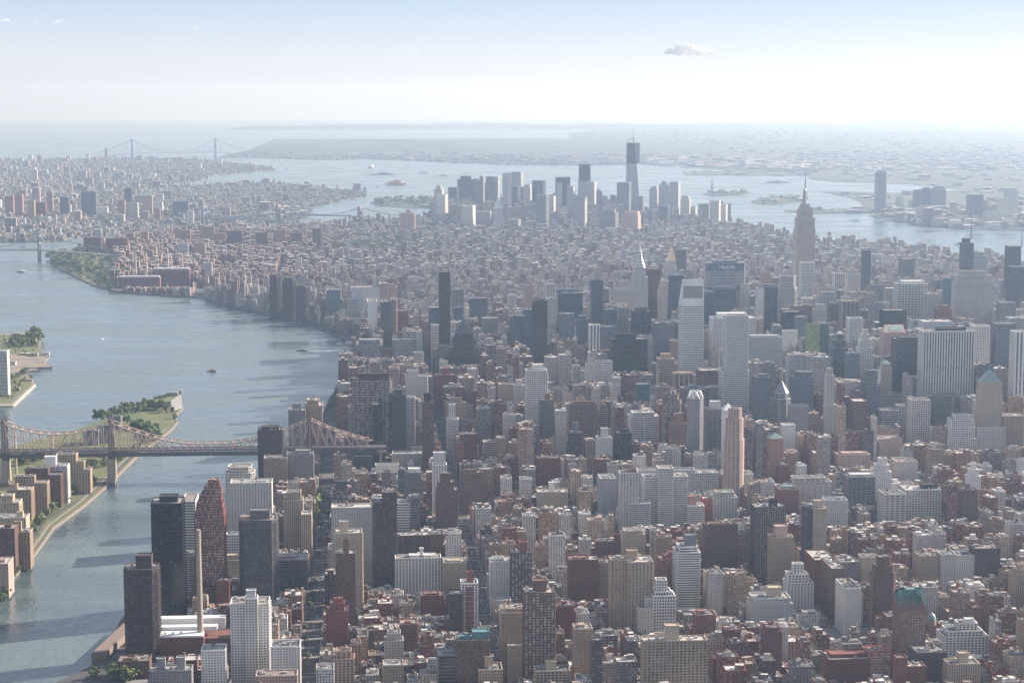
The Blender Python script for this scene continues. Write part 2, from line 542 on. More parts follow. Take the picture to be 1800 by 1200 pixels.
GLS = dict(d=(.030, .036, .045), l=(.16, .18, .19), b=(.03, .055, .075), t=(.03, .11, .12), k=(.012, .013, .016), n=(.05, .04, .032), w=(.45, .43, .40), g=(.24, .29, .13))
ROOFS = [(.30, .29, .28), (.18, .17, .165), (.42, .39, .36), (.23, .19, .17), (.12, .12, .12)]

def facade(mb, poly, z0, z1, style, corner=1.6, slabs=False):
    """piers and spandrel bands standing proud of the glazing on every side: (real depth, real shade)"""
    bay, pf, fl, bf, pd, bd = style
    n = len(poly)
    nf = max(1, int(round((z1 - z0) / fl)))
    fh = (z1 - z0) / nf
    for i in range(n):
        a, b = poly[i], poly[(i + 1) % n]
        L = math.hypot(b[0] - a[0], b[1] - a[1])
        if L < 0.5:
            continue
        ux, uy = (b[0] - a[0]) / L, (b[1] - a[1]) / L
        nx, ny = uy, -ux
        def slab(s0, s1, q0, q1, d, caps):
            A = (a[0] + ux * s0, a[1] + uy * s0)
            B = (a[0] + ux * s1, a[1] + uy * s1)
            A2, B2 = (A[0] + nx * d, A[1] + ny * d), (B[0] + nx * d, B[1] + ny * d)
            mb.face([(*A2, q0), (*B2, q0), (*B2, q1), (*A2, q1)])
            if caps != 'side':
                mb.face([(*A2, q1), (*B2, q1), (*B, q1), (*A, q1)])
            if caps != 'top':
                mb.face([(*A, q0), (*A2, q0), (*A2, q1), (*A, q1)])
                mb.face([(*B2, q0), (*B, q0), (*B, q1), (*B2, q1)])
        if pf >= 1:
            slab(0, L, z0, z1, pd, 'all')
            continue
        nb = max(1, int(round(L / bay)))
        bw = L / nb
        pw = pf * bw
        for k in range(nb + 1):
            c = k * bw
            s0, s1 = max(-pd if k == 0 else 0, c - pw / 2), min(L + (pd if k == nb else 0), c + pw / 2)
            if k == 0:
                s0, s1 = -pd * .99, max(pw / 2, corner * .4)
            if k == nb:
                s0, s1 = min(L - pw / 2, L - corner * .4), L + pd * .99
            slab(s0, s1, z0, z1 - .03, pd, 'all')
        bh = bf * fh
        for k in range(nf + 1):
            q0, q1 = z0 + k * fh - bh * .5, z0 + k * fh + bh * .5
            q0, q1 = max(z0 + .02, q0), min(z1 - .01, q1)
            if q1 > q0:
                slab(0.01, L - .01, q0, q1, bd, 'top')

def shrink(poly, d):
    cx, cy_ = sum(p[0] for p in poly) / len(poly), sum(p[1] for p in poly) / len(poly)
    w_ = max(p[0] for p in poly) - min(p[0] for p in poly)
    h_ = max(p[1] for p in poly) - min(p[1] for p in poly)
    return [(cx + (p[0] - cx) * (w_ - 2 * d) / w_, cy_ + (p[1] - cy_) * (h_ - 2 * d) / h_) for p in poly]

def rect(x0, x1, y0, y1, ch=0.0):
    if ch <= 0:
        return [(x0, y0), (x1, y0), (x1, y1), (x0, y1)]
    c = min(ch, (x1 - x0) * .45, (y1 - y0) * .45)
    return [(x0 + c, y0), (x1 - c, y0), (x1, y0 + c), (x1, y1 - c), (x1 - c, y1), (x0 + c, y1), (x0, y1 - c), (x0, y0 + c)]

def ngon(cx, cy_, r, n, a0=0.0, ry=None):
    return [(cx + r * math.cos(a0 + 2 * math.pi * k / n), cy_ + (ry or r) * math.sin(a0 + 2 * math.pi * k / n)) for k in range(n)]

def glaze(mb, poly, z0, z1, style):
    """the glass core of a tower; UV counts bays and storeys"""
    bay, fl = style[0], style[2]
    if bay > 5:
        bay = 3.0
    nf = max(1, int(round((z1 - z0) / fl)))
    for i in range(len(poly)):
        a, b = poly[i], poly[(i + 1) % len(poly)]
        L = math.hypot(b[0] - a[0], b[1] - a[1])
        nb = max(1, int(round(L / bay)))
        u0 = i * 37
        mb.face([(*a, z0), (*b, z0), (*b, z1), (*a, z1)], [(u0, .5), (u0 + nb, .5), (u0 + nb, nf + .5), (u0, nf + .5)])

def parapet(mb, poly, z, h=1.1, t=.5):
    p2 = shrink(poly, t)
    p0 = shrink(poly, -.46)
    n = len(poly)
    for i in range(n):
        j = (i + 1) % n
        mb.face([(*p0[i], z - .5), (*p0[j], z - .5), (*p0[j], z + h), (*p0[i], z + h)])
        mb.face([(*p0[i], z + h), (*p0[j], z + h), (*p2[j], z + h), (*p2[i], z + h)])
        mb.face([(*p2[j], z - .3), (*p2[i], z - .3), (*p2[i], z + h), (*p2[j], z + h)])

def roof_clutter(mb, poly, z, r, n, hmax=3.0):
    xs, ys = [p[0] for p in poly], [p[1] for p in poly]
    x0, x1, y0, y1 = min(xs), max(xs), min(ys), max(ys)
    for _ in range(n):
        w_, d_, h_ = r.uniform(1.5, 5), r.uniform(1.5, 5), r.uniform(.9, hmax)
        x, y = r.uniform(x0 + 2, max(x0 + 2.1, x1 - w_ - 2)), r.uniform(y0 + 2, max(y0 + 2.1, y1 - d_ - 2))
        mb.box(x, min(x + w_, x1 - .8), y, min(y + d_, y1 - .8), z - .1, z + h_)

def water_tank(parent, x, y, z, s=1.0):
    mb = MB()
    for dx in (-1.2, 1.2):
        for dy in (-1.2, 1.2):
            mb.bar((x + dx * s, y + dy * s, z), (x + dx * s, y + dy * s, z + 2.4 * s), .16)
    c = ngon(x, y, 2.0 * s, 10)
    mb.prism(c, z + 2.4 * s, z + 6.2 * s, bottom=True)
    mb.cone(ngon(x, y, 2.2 * s, 10), z + 6.2 * s, (x, y, z + 7.6 * s))
    return mb.build('water_tank', plain_mat('tank_wood', (.16, .11, .08), .85), parent)

PLANT = plain_mat('roof_machinery', (.34, .34, .34), .6, .2)
HEROES = []       # (name, x0, x1, y0, y1, ztop) footprints, and visible boxes in the picture
FOOT, CAPS = [], []

def tower_parts(root, poly, z0, z1, sty, wall, glass, extra=None):
    """glazing, cladding, roof of a shaft; extra: list of (poly, z0, z1) stacked tiers"""
    g, c, rf = MB(), MB(), MB()
    lst = [(poly, z0, z1)] + (extra or [])
    for k, (pl, a, b) in enumerate(lst):
        glaze(g, pl, a, b, sty)
        facade(c, pl, a, b, sty)
        parapet(c, pl, b, 1.2 if len(lst) == 1 or k == len(lst) - 1 else 1.0)
        rf.face([(p[0], p[1], b - .12) for p in pl], [(p[0], p[1]) for p in pl])
    if sty[1] < 1:
        g.build('glazing', glass, root)
    c.build('cladding', wall, root)
    return rf

def parse_opts(s):
    d = {}
    for t in s.split(';'):
        t = t.strip()
        if t:
            k, *v = t.split(':')
            d.setdefault(k, []).append(v[0] if v else '1')
    return d

def hero(line):
    """x0 x1 ytop yvisible loc style wall glass | opts | category | name | label"""
    head, opts, cat, name, label = [t.strip() for t in line.split('|')]
    x0, x1, yt, yb, loc, st, wc, gc = head.split()
    x0, x1, yt, yb = float(x0), float(x1), float(yt), float(yb)
    o = parse_opts(opts)
    xm = (x0 + x1) / 2
    if loc[0] == 'S':
        Y = street(float(loc[1:])) + 9
    elif loc[0] == 'Y':
        Y = float(loc[1:])
    else:
        Y = gnd(xm, float(loc[1:]) if loc[0] == 'B' else yb)[1]
    X0, z = at_y(x0, yt, Y)
    X1, _ = at_y(x1, yt, Y)
    if 'rot' in o:
        xc, hw_ = (X0 + X1) / 2, (X1 - X0) / 2 * .86
        X0, X1 = xc - hw_, xc + hw_
    w_ = X1 - X0
    D = float(o['d'][0]) if 'd' in o else min(48, max(16, w_ * .8))
    Y1 = Y + D
    r = random.Random(int(x0 * 7 + yt))
    sty = list(STY[st])
    if 'bay' in o:
        sty[0] = float(o['bay'][0])
    if 'fl' in o:
        sty[2] = float(o['fl'][0])
    if 'pf' in o:
        sty[1] = float(o['pf'][0])
    if 'bf' in o:
        sty[3] = float(o['bf'][0])
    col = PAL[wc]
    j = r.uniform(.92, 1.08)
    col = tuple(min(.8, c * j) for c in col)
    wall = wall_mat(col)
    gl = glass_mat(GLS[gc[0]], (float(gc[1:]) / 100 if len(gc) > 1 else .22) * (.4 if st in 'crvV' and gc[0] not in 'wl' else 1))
    cx, cyy = (X0 + X1) / 2, (Y + Y1) / 2
    dr = drop(cx, cyy)
    root = empty(name, (cx, cyy, -dr), label, cat)
    if 'rot' in o:
        D = min(D, w_ * 1.1)
        Y1 = Y + D
        root.rotation_euler = (0, 0, math.radians(float(o['rot'][0])))
    ch = float(o['cham'][0]) if 'cham' in o else 0
    if 'oct' in o:
        ch = w_ * .29
    def L(p):
        return [(a - cx, b - cyy) for a, b in p]
    poly = rect(X0 - cx, X1 - cx, Y - cyy, Y1 - cyy, ch)
    if 'cyl' in o:
        poly = ngon(0, 0, w_ / 2, 14, math.pi / 14)
    tiers, zt, pl = [], z, poly
    for t in o.get('tier', []):
        a, b, yy = [float(q) for q in t.split('-')]
        f = (b - a) / (x1 - x0)
        dd = D * max(f, .4)
        yo = (D - dd) / 2
        A, zz = at_y(a, yy, Y + yo)
        B, _ = at_y(b, yy, Y + yo)
        tp = rect(A - cx, B - cx, Y + yo - cyy, Y + yo + dd - cyy, ch * f)
        if 'cyl' in o:
            tp = ngon((A + B) / 2 - cx, 0, (B - A) / 2, 14, math.pi / 14)
        if zz > zt + 1:
            tiers.append((tp, zt - .4, zz))
            zt, pl = zz, tp
    rf = tower_parts(root, poly, 0, z, sty, wall, gl, tiers)
    rc = PAL[o['roof'][0]] if 'roof' in o else r.choice(ROOFS)
    ro = rf.build('roof', roof_mat(rc), root)
    pl_mb = MB()
    area = abs((pl[0][0] - pl[2][0]) * (pl[0][1] - pl[2][1]))
    if 'pyr' not in o and 'clean' not in o:
        n_u = int(min(9, 2 + area / 90))
        if Y < 3900:
            for _ in range(n_u):
                u_ = MB()
                roof_clutter(u_, pl, zt - .12, r, 1)
                u_.build('roof_unit', PLANT, root)
        else:
            roof_clutter(pl_mb, pl, zt - .12, r, n_u)
            pl_mb.build('roof_machinery', PLANT, root)
    for t in o.get('bk', []):
        a, b, yy = [float(q) for q in t.split('-')]
        yo = D * .28
        A, zz = at_y(a, yy, Y + yo)
        B, _ = at_y(b, yy, Y + yo)
        dd = min(D * .55, max(6, (B - A) * .8))
        bb = MB()
        q = rect(A - cx, B - cx, Y + yo - cyy, Y + yo + dd - cyy)
        bb.prism(q, zt - .2, zz, top=False)
        parapet(bb, q, zz, .6, .4)
        bb.face([(p[0], p[1], zz - .3) for p in q])
        bm_ = wall_mat(PAL[o['bkc'][0]]) if 'bkc' in o else wall
        bo = bb.build('bulkhead', bm_, root)
    if 'pyr' in o:
        _, za = at_y(xm, float(o['pyr'][0]), (Y + Y1) / 2)
        mb = MB()
        cx_, cy2 = sum(p[0] for p in pl) / len(pl), sum(p[1] for p in pl) / len(pl)
        mb.cone(shrink(pl, -.7), zt + 1.25, (cx_, cy2, za))
        mb.build('spire_roof', plain_mat('roof_' + o.get('pc', ['cop'])[0], PAL[o.get('pc', ['cop'])[0]], .25 if o.get('pc', [''])[0] == 'gld' else .5, .9 if o.get('pc', [''])[0] == 'gld' else 0), root)
    if 'spire' in o:
        a, yy = [float(q) for q in o['spire'][0].split('-')]
        A, za = at_y(a, yy, (Y + Y1) / 2)
        mb = MB()
        mb.bar((A - cx, 0, zt), (A - cx, 0, za), max(.6, (za - zt) * .03), r2=.25)
        mb.build('mast', plain_mat('mast_steel', (.3, .3, .31), .4, .5), root)
    if 'tank' in o:
        water_tank(root, r.uniform(-.25, .25) * w_, r.uniform(0, .2) * D, zt - .1)
    fl = 3.0
    for side in o.get('bal', []):
        for c0 in side:
            nb = max(2, int(w_ / 9)) if c0 == 'f' else max(1, int(D / 9))
            for i in range(nb):
                mb = MB()
                for k in range(2, int(z / fl)):
                    q = k * fl
                    if c0 == 'f':
                        s = -w_ / 2 + (i + .5) * w_ / nb
                        mb.box(s - 1.9, s + 1.9, -D / 2 - 1.7, -D / 2 - .3, q - .15, q + .95)
                    else:
                        sx = w_ / 2 if c0 == 'r' else -w_ / 2
                        xa, xb = (sx + .3, sx + 1.9) if c0 == 'r' else (sx - 1.9, sx - .3)
                        s = -D / 2 + (i + .5) * D / nb
                        mb.box(xa, xb, s - 2, s + 2, q - .15, q + .95)
                if mb.f:
                    mb.build('balcony_stack', wall, root)
    FOOT.append((X0 - 1, X1 + 1, Y - 1, Y1 + 1))
    CAPS.append((x0 - 2, x1 + 2, yb if Y < 3300 else yb - (.22 if Y < 3800 else .34) * (yb - yt), Y))
    return root, dict(X0=X0, X1=X1, Y=Y, Y1=Y1, z=z, zt=zt, cx=cx, cy=cyy, poly=poly, top=pl, wall=wall, glass=gl, D=D)
# ------------------------------------------------------------------ the towers one can tell apart, near to far
# picture box of the front face -> real place: x0 x1 top visible-bottom place(street S, base-row B or seen base .) style wall glass
T_NEAR = '''
217 274 1003 1150 B1165 h dbr d10 | bk:238-266-977;cham:5;d:38;bal:r | apartment tower | apartment_tower | dark brown slab tower with chamfered corners at the river, lowest left corner of the photo
265 320 886 1085 B1092 c blk k4 | bk:280-312-873;d:40;clean:1 | office tower | office_tower | black glass tower rising from the riverbank beside the tan smokestack
342 393 905 1045 B1070 g red w55 | tier:345-391-892;tier:349-389-879;tier:354-388-868;tier:359-387-857;tier:366-384-845;d:40 | apartment tower | stepped_tower | dark red granite tower stepping up to a narrow crown beside the smokestack
263 336 1180 1210 B1248 p gry d30 | bk:275-290-1158;bk:310-325-1156;d:22 | apartment building | apartment_building | grey apartment block with two chimney-like penthouses at the bottom left edge
208 262 1163 1192 . p brn d20 | bk:222-240-1157;d:26 | low building | brick_building | low brown roof-terraced building below the dark brown river slab
405 472 1062 1205 B1212 p wht d8 | d:30;bal:r | apartment tower | apartment_tower | tallest shaft of the white brick complex at lower left, rising behind its projecting core
431 452 1053 1205 B1217 p owh d8 | bk:433-449-1038;bkc:lgr;d:16 | apartment tower | apartment_tower | projecting core of the white brick complex at lower left, with rooftop frame
450 522 1189 1200 B1262 p pnk d20 | d:22 | apartment building | apartment_building | low pale-roofed block at the bottom edge before the white brick complex
354 396 1144 1205 B1228 p wht d8 | d:26;tank:1 | apartment building | apartment_building | left lower wing of the white brick complex, roof terrace on top
476 527 1138 1205 B1226 p wht d8 | d:30 | apartment building | apartment_building | right lower wing of the white brick complex beside the tree-lined avenue
420 485 916 1055 B1066 h dgr d25 | cham:6;bk:440-474-898;d:44;bal:r | apartment tower | apartment_tower | dark grey balconied tower with chamfered corners right of the red stepped tower
487 540 985 1037 . c gry d20 | d:40;bk:492-520-978 | office building | laboratory_building | squat grey-green glass block with pale roof on the left side of the tree-lined left avenue
499 532 880 970 B978 V bge d20 | tier:503-528-866;d:30 | hospital building | stone_tower | slim buff stone tower with setbacks and tall vertical window strips by the trees
530 547 905 968 B985 V bge d20 | d:26 | hospital building | hospital_wing | buff stone side wing attached to the right of the slim setback tower
405 477 850 925 B965 p owh d15 | d:34;tank:1;pf:.68;bay:4.2;bf:.4 | hospital building | hospital_tower | broad pale stone hospital block with gothic arched windows near the top
396 446 832 900 B935 g owh d20 | tier:401-441-822;cham:5;d:36 | hospital building | hospital_building | pale gridded building with sloped roof rim behind the broad stone hospital
453 495 757 845 B862 p dbr d15 | bk:460-490-750;d:34;bal:r | apartment tower | apartment_tower | dark brown tower standing in front of the cantilever bridge deck
464 504 806 855 B872 V tan n20 | d:30 | office building | office_building | tan stone tower with deep vertical window slots below the dark bridge tower
504 550 799 856 B868 p gry n30 | bk:520-545-792;d:30;bal:r | apartment tower | apartment_tower | grey-brown balconied tower just right of the tan slotted tower
321 341 978 1045 B1066 h wht d20 | d:30 | apartment building | apartment_building | narrow white banded building between the black tower and the smokestack
320 343 882 960 B975 r owh d20 | d:60;clean:1 | hospital building | hospital_building | low white riverside hospital hall glimpsed between black and red towers
398 432 940 975 B992 g wht d20 | d:20 | hospital building | hospital_building | small white roof-cluttered block in front of the broad stone hospital
390 422 986 1014 B1026 p yel d20 | bk:396-416-976;d:24 | apartment building | apartment_building | yellow-buff low block just right of the red stepped tower
380 402 1022 1060 B1078 p rbr d20 | d:24 | apartment building | brick_building | small dark red brick building left of the grey balconied tower foot
583 655 893 1000 B1025 p owh d35 | d:26;tank:1;bal:r | apartment tower | apartment_tower | broad white brick slab on the right side of the tree-lined left avenue
582 617 877 895 B960 v cha w50 | tier:586-612-862,0;bk:590-610-846;d:26 | apartment tower | apartment_tower | tower with dark and pale vertical stripes behind the broad white slab
590 636 938 1070 B1080 p bge n25 | bk:597-611-917;d:26;bal:r;tank:1 | apartment tower | apartment_tower | tall sandy tower with sunlit balconies in front of the broad white slab
590 624 974 1100 B1112 s brn d35 | bk:603-613-948;d:22 | apartment tower | apartment_tower | grey-brown tower with planted roof in front of the tall sandy tower
655 673 885 1030 B1042 s dbr d30 | d:26 | apartment tower | apartment_tower | left lower shaft of the dark brown balconied pair by the long straight avenue
672 696 866 1030 B1042 s dbr d30 | d:30;bal:r | apartment tower | apartment_tower | right taller shaft of the dark brown balconied pair
695 722 885 935 B948 r wht d15 | d:30;bay:20 | office building | laboratory_building | white building with broad dark window bands behind the white apartment block
721 738 876 935 B948 c gry b20 | d:34 | office building | laboratory_building | grey glass wing joined to the white banded building
695 757 942 974 B990 h brn d20 | d:24 | apartment building | apartment_building | long low brown banded slab behind the white apartment block
695 775 982 1038 B1048 k wht d10 | bk:738-744-964;bk:720-765-976;d:22 | apartment building | apartment_building | wide white apartment block with big square windows and small roof tower
780 819 990 1045 B1056 p yel n20 | bk:786-812-985;d:32 | apartment building | apartment_building | yellow-buff brick apartment block on the left side of the long straight avenue
758 779 940 975 B1000 p brn d20 | d:24 | apartment building | apartment_building | small brown block beside the long banded slab
811 840 1026 1112 B1124 k wht d10 | bk:821-832-1005;bkc:red;d:22 | apartment tower | apartment_tower | slim white-framed tower with a dark red panel down its front
791 812 1045 1110 B1130 p dbr d20 | d:22 | apartment building | apartment_building | narrow dark brown block tucked left of the slim red-panelled tower
740 780 1048 1075 B1090 p red d15 | bk:750-772-1043;d:24 | apartment building | brick_building | bright red brick mid-rise with stepped roof among the row houses
573 611 1075 1135 B1145 p red d15 | tier:580-605-1062,0;bk:587-602-1052;d:26;tank:1 | apartment building | brick_building | red brick building with stepped penthouse on the right side of the tree-lined left avenue
899 934 973 1065 B1078 k dbr w60 | bk:913-927-953;bkc:red;d:24;bal:r | apartment tower | apartment_tower | dark brown tower dotted with bright windows right of the long straight avenue
862 898 988 1052 B1064 p wht d20 | tier:866-885-982,0;d:26;tank:1 | apartment building | apartment_building | white stepped block on the right side of the long straight avenue
863 898 1056 1068 B1085 p owh d20 | d:20 | low building | school_building | low white hall with tall windows at the foot of the white stepped block
922 975 1043 1195 B1215 k brn w45 | bk:938-961-1021;bkc:brn;d:28;bal:r | apartment tower | apartment_tower | tall brown brick tower with rows of bright windows, nearest right of the long straight avenue
882 921 1078 1170 B1190 p tan n20 | tier:890-918-1070,0;d:30;tank:1 | apartment building | apartment_building | sandy stone building left of the tall brown brick tower
893 920 1135 1172 B1196 b bge d | d:16;clean:1 | low building | blank_building | windowless buff block at the foot of the sandy stone building
805 860 1127 1198 B1245 k brn d40 | bk:831-860-1111;bkc:tea;bk:808-826-1118;d:28 | apartment tower | apartment_tower | grey-brown tower with a teal glass penthouse at the bottom edge
770 805 1152 1200 B1245 c gry k10 | bk:778-800-1145;d:24 | apartment building | apartment_building | dark-windowed grey block left of the teal-topped tower
674 709 1170 1200 B1225 p bge d20 | d:22 | apartment building | apartment_building | small cream block among row houses at the bottom edge
842 883 1178 1200 B1250 p tan d20 | bk:852-867-1154;d:28;tank:1 | apartment building | apartment_building | sandy block with square bulkhead on the long straight avenue at the bottom edge
942 1002 1180 1200 B1240 k bge n15 | bk:960-978-1163;d:22 | apartment building | apartment_building | cream block with buff bulkhead at the foot of the tall brown tower
1131 1243 1128 1200 B1262 k tan d45 | bk:1171-1194-1100;bkc:bge;d:20 | apartment tower | apartment_tower | very wide tan slab with a gridded front at the bottom edge
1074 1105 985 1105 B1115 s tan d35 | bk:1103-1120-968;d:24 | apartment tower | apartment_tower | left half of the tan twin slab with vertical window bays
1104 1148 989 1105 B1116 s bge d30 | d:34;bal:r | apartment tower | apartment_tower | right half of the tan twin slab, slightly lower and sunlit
1190 1231 972 1070 B1084 r wht b25 | bk:1205-1224-941;bkc:slt;tier:1194-1226-962,0;d:34;bay:40;fl:3.1 | apartment tower | apartment_tower | white balcony-banded glass tower with blue-grey box on its roof
1149 1187 1048 1112 B1122 g wht k15 | tier:1152-1180-1040,0;tier:1154-1172-1020;d:28 | apartment tower | apartment_tower | black and white gridded tower with a sloping stepped top
1123 1147 1070 1114 B1124 p owh d5 | tier:1135-1147-1052,0;d:26 | apartment building | apartment_building | plain white slab joined left of the black and white gridded tower
1160 1196 985 1060 B1072 p red w40 | tier:1168-1190-978,0;bk:1176-1190-970;d:26 | apartment tower | brick_tower | dark red brick tower left of the white balcony-banded tower
1001 1052 985 1055 B1068 p rbr d20 | bk:1008-1035-980;d:24 | apartment building | brick_building | red brick block under repair with orange scaffolding on its roof
1052 1074 990 1050 B1065 p tan d20 | d:24;tank:1 | apartment building | apartment_building | narrow tan block left of the tan twin slab
1095 1134 940 975 B1000 p bge d20 | tier:1098-1130-934,0;d:28;bal:r | apartment building | apartment_building | cream block with terraces behind the tan twin slab
1048 1096 953 980 B995 p rbr d25 | bk:1080-1090-940;d:20 | apartment building | brick_building | long red brown block with a tall red chimney tower behind the tan twin slab
1240 1297 923 1000 B1020 p brn d15 | bk:1245-1290-920;d:22 | apartment tower | apartment_tower | wide brown slab with flat pale roof edge in the middle of the near blocks
1328 1381 893 1015 B1030 p bnz w8 | bk:1353-1367-878;bkc:blk;d:34 | apartment tower | apartment_tower | nearly black brick tower with dark bulkhead right of the wide brown slab
1355 1395 945 1025 B1040 p tan d45 | bk:1363-1384-925;bkc:pnk;d:22;bal:r | apartment tower | apartment_tower | tan slab with pinkish bulkhead in front of the nearly black tower
1430 1453 895 985 B1012 p bge k10 | bk:1432-1447-880;bkc:yel;d:26 | apartment tower | apartment_tower | cream tower with small square windows and yellow bulkhead
1417 1430 893 1000 B1012 c dgr d10 | d:26 | apartment tower | apartment_tower | dark grey narrow flank joined left of the cream square-windowed tower
1384 1430 1025 1070 B1082 k wht d10 | tier:1386-1421-1010;tier:1395-1412-992;d:26 | apartment building | apartment_building | bright white stepped block with round roof tower near the dark avenue canyon
1322 1393 1062 1092 B1108 p lgr d20 | tier:1325-1390-1053,0;bk:1351-1374-1033;bkc:yel;d:34 | apartment building | apartment_building | pale grey block with a yellow-roofed penthouse in front of the white stepped block
1537 1575 1008 1080 B1112 p brn n25 | tier:1540-1572-996,0;tier:1545-1566-980;d:24;bal:r;cham:3 | apartment tower | stone_tower | brown brick tower with carved stone crown behind the green-gabled tower
1576 1595 1157 1200 B1255 b rbr d | d:14;clean:1 | apartment building | brick_building | tall narrow windowless red brick slab at the bottom edge
1595 1627 1172 1200 B1250 p rbr d20 | d:18 | apartment building | brick_building | red brick building with white roof rims at the bottom edge
1530 1566 1146 1190 B1212 r org w50 | d:24;bay:60;fl:3.4;bk:1536-1562-1141 | apartment building | scaffolded_building | building wrapped in bright orange scaffold bands near the green-gabled tower
1457 1531 1160 1196 B1212 b rbr d | bk:1460-1528-1150;d:36 | low building | theatre_building | big windowless dark red brick block left of the orange scaffold building
1668 1722 1168 1200 B1240 V bge n20 | bk:1686-1703-1148;d:22 | apartment building | apartment_building | buff slab with vertical window strips at bottom right
1612 1664 1148 1200 B1230 p dbr d25 | d:30;tank:1 | apartment building | brick_building | dark brown brick block right of the green-gabled tower foot
1662 1738 1120 1150 B1168 k wht d15 | tier:1668-1728-1110,0;tier:1685-1718-1096,0;bk:1698-1712-1088;d:36 | apartment building | apartment_building | white terraced block stepping down to the right at bottom right
1560 1600 1085 1110 B1150 p rbr d20 | d:24 | apartment building | brick_building | red brick shoulder block between stone-crowned and green-gabled towers
1486 1513 1035 1100 B1120 p owh d20 | d:50;tank:1 | apartment building | apartment_building | long white block lining the dark avenue canyon at right
1462 1484 1000 1060 B1090 p brn d20 | d:60;tank:1 | apartment building | apartment_building | brown terraced block lining the dark avenue canyon, left of the long white block
1432 1470 985 1040 B1060 p rbr d20 | d:60 | apartment building | brick_building | long red brick block at the head of the dark avenue canyon
1515 1543 980 1022 B1048 p bge d20 | d:20 | apartment building | apartment_building | cream flat-fronted block above the stone-crowned tower
1617 1650 978 1022 B1045 p tan d20 | d:26;tank:1 | apartment building | apartment_building | tan block, first of three side by side at right
1655 1681 975 1022 B1046 p lim d20 | d:26;tank:1 | apartment building | apartment_building | grey-tan block, middle of three side by side at right
1682 1714 977 1020 B1046 p owh d20 | d:26 | apartment building | apartment_building | whitish block with fire stairs, last of three side by side at right
1715 1758 965 1015 B1046 p dbr d15 | d:28;tank:1 | apartment building | brick_building | dark brown block at the right of the three side-by-side buildings
1786 1806 1010 1068 B1085 V tan d20 | tier:1789-1804-1002,0;bk:1790-1799-992;d:26 | apartment tower | stone_tower | tan setback tower cut by the right edge of the photo
'''
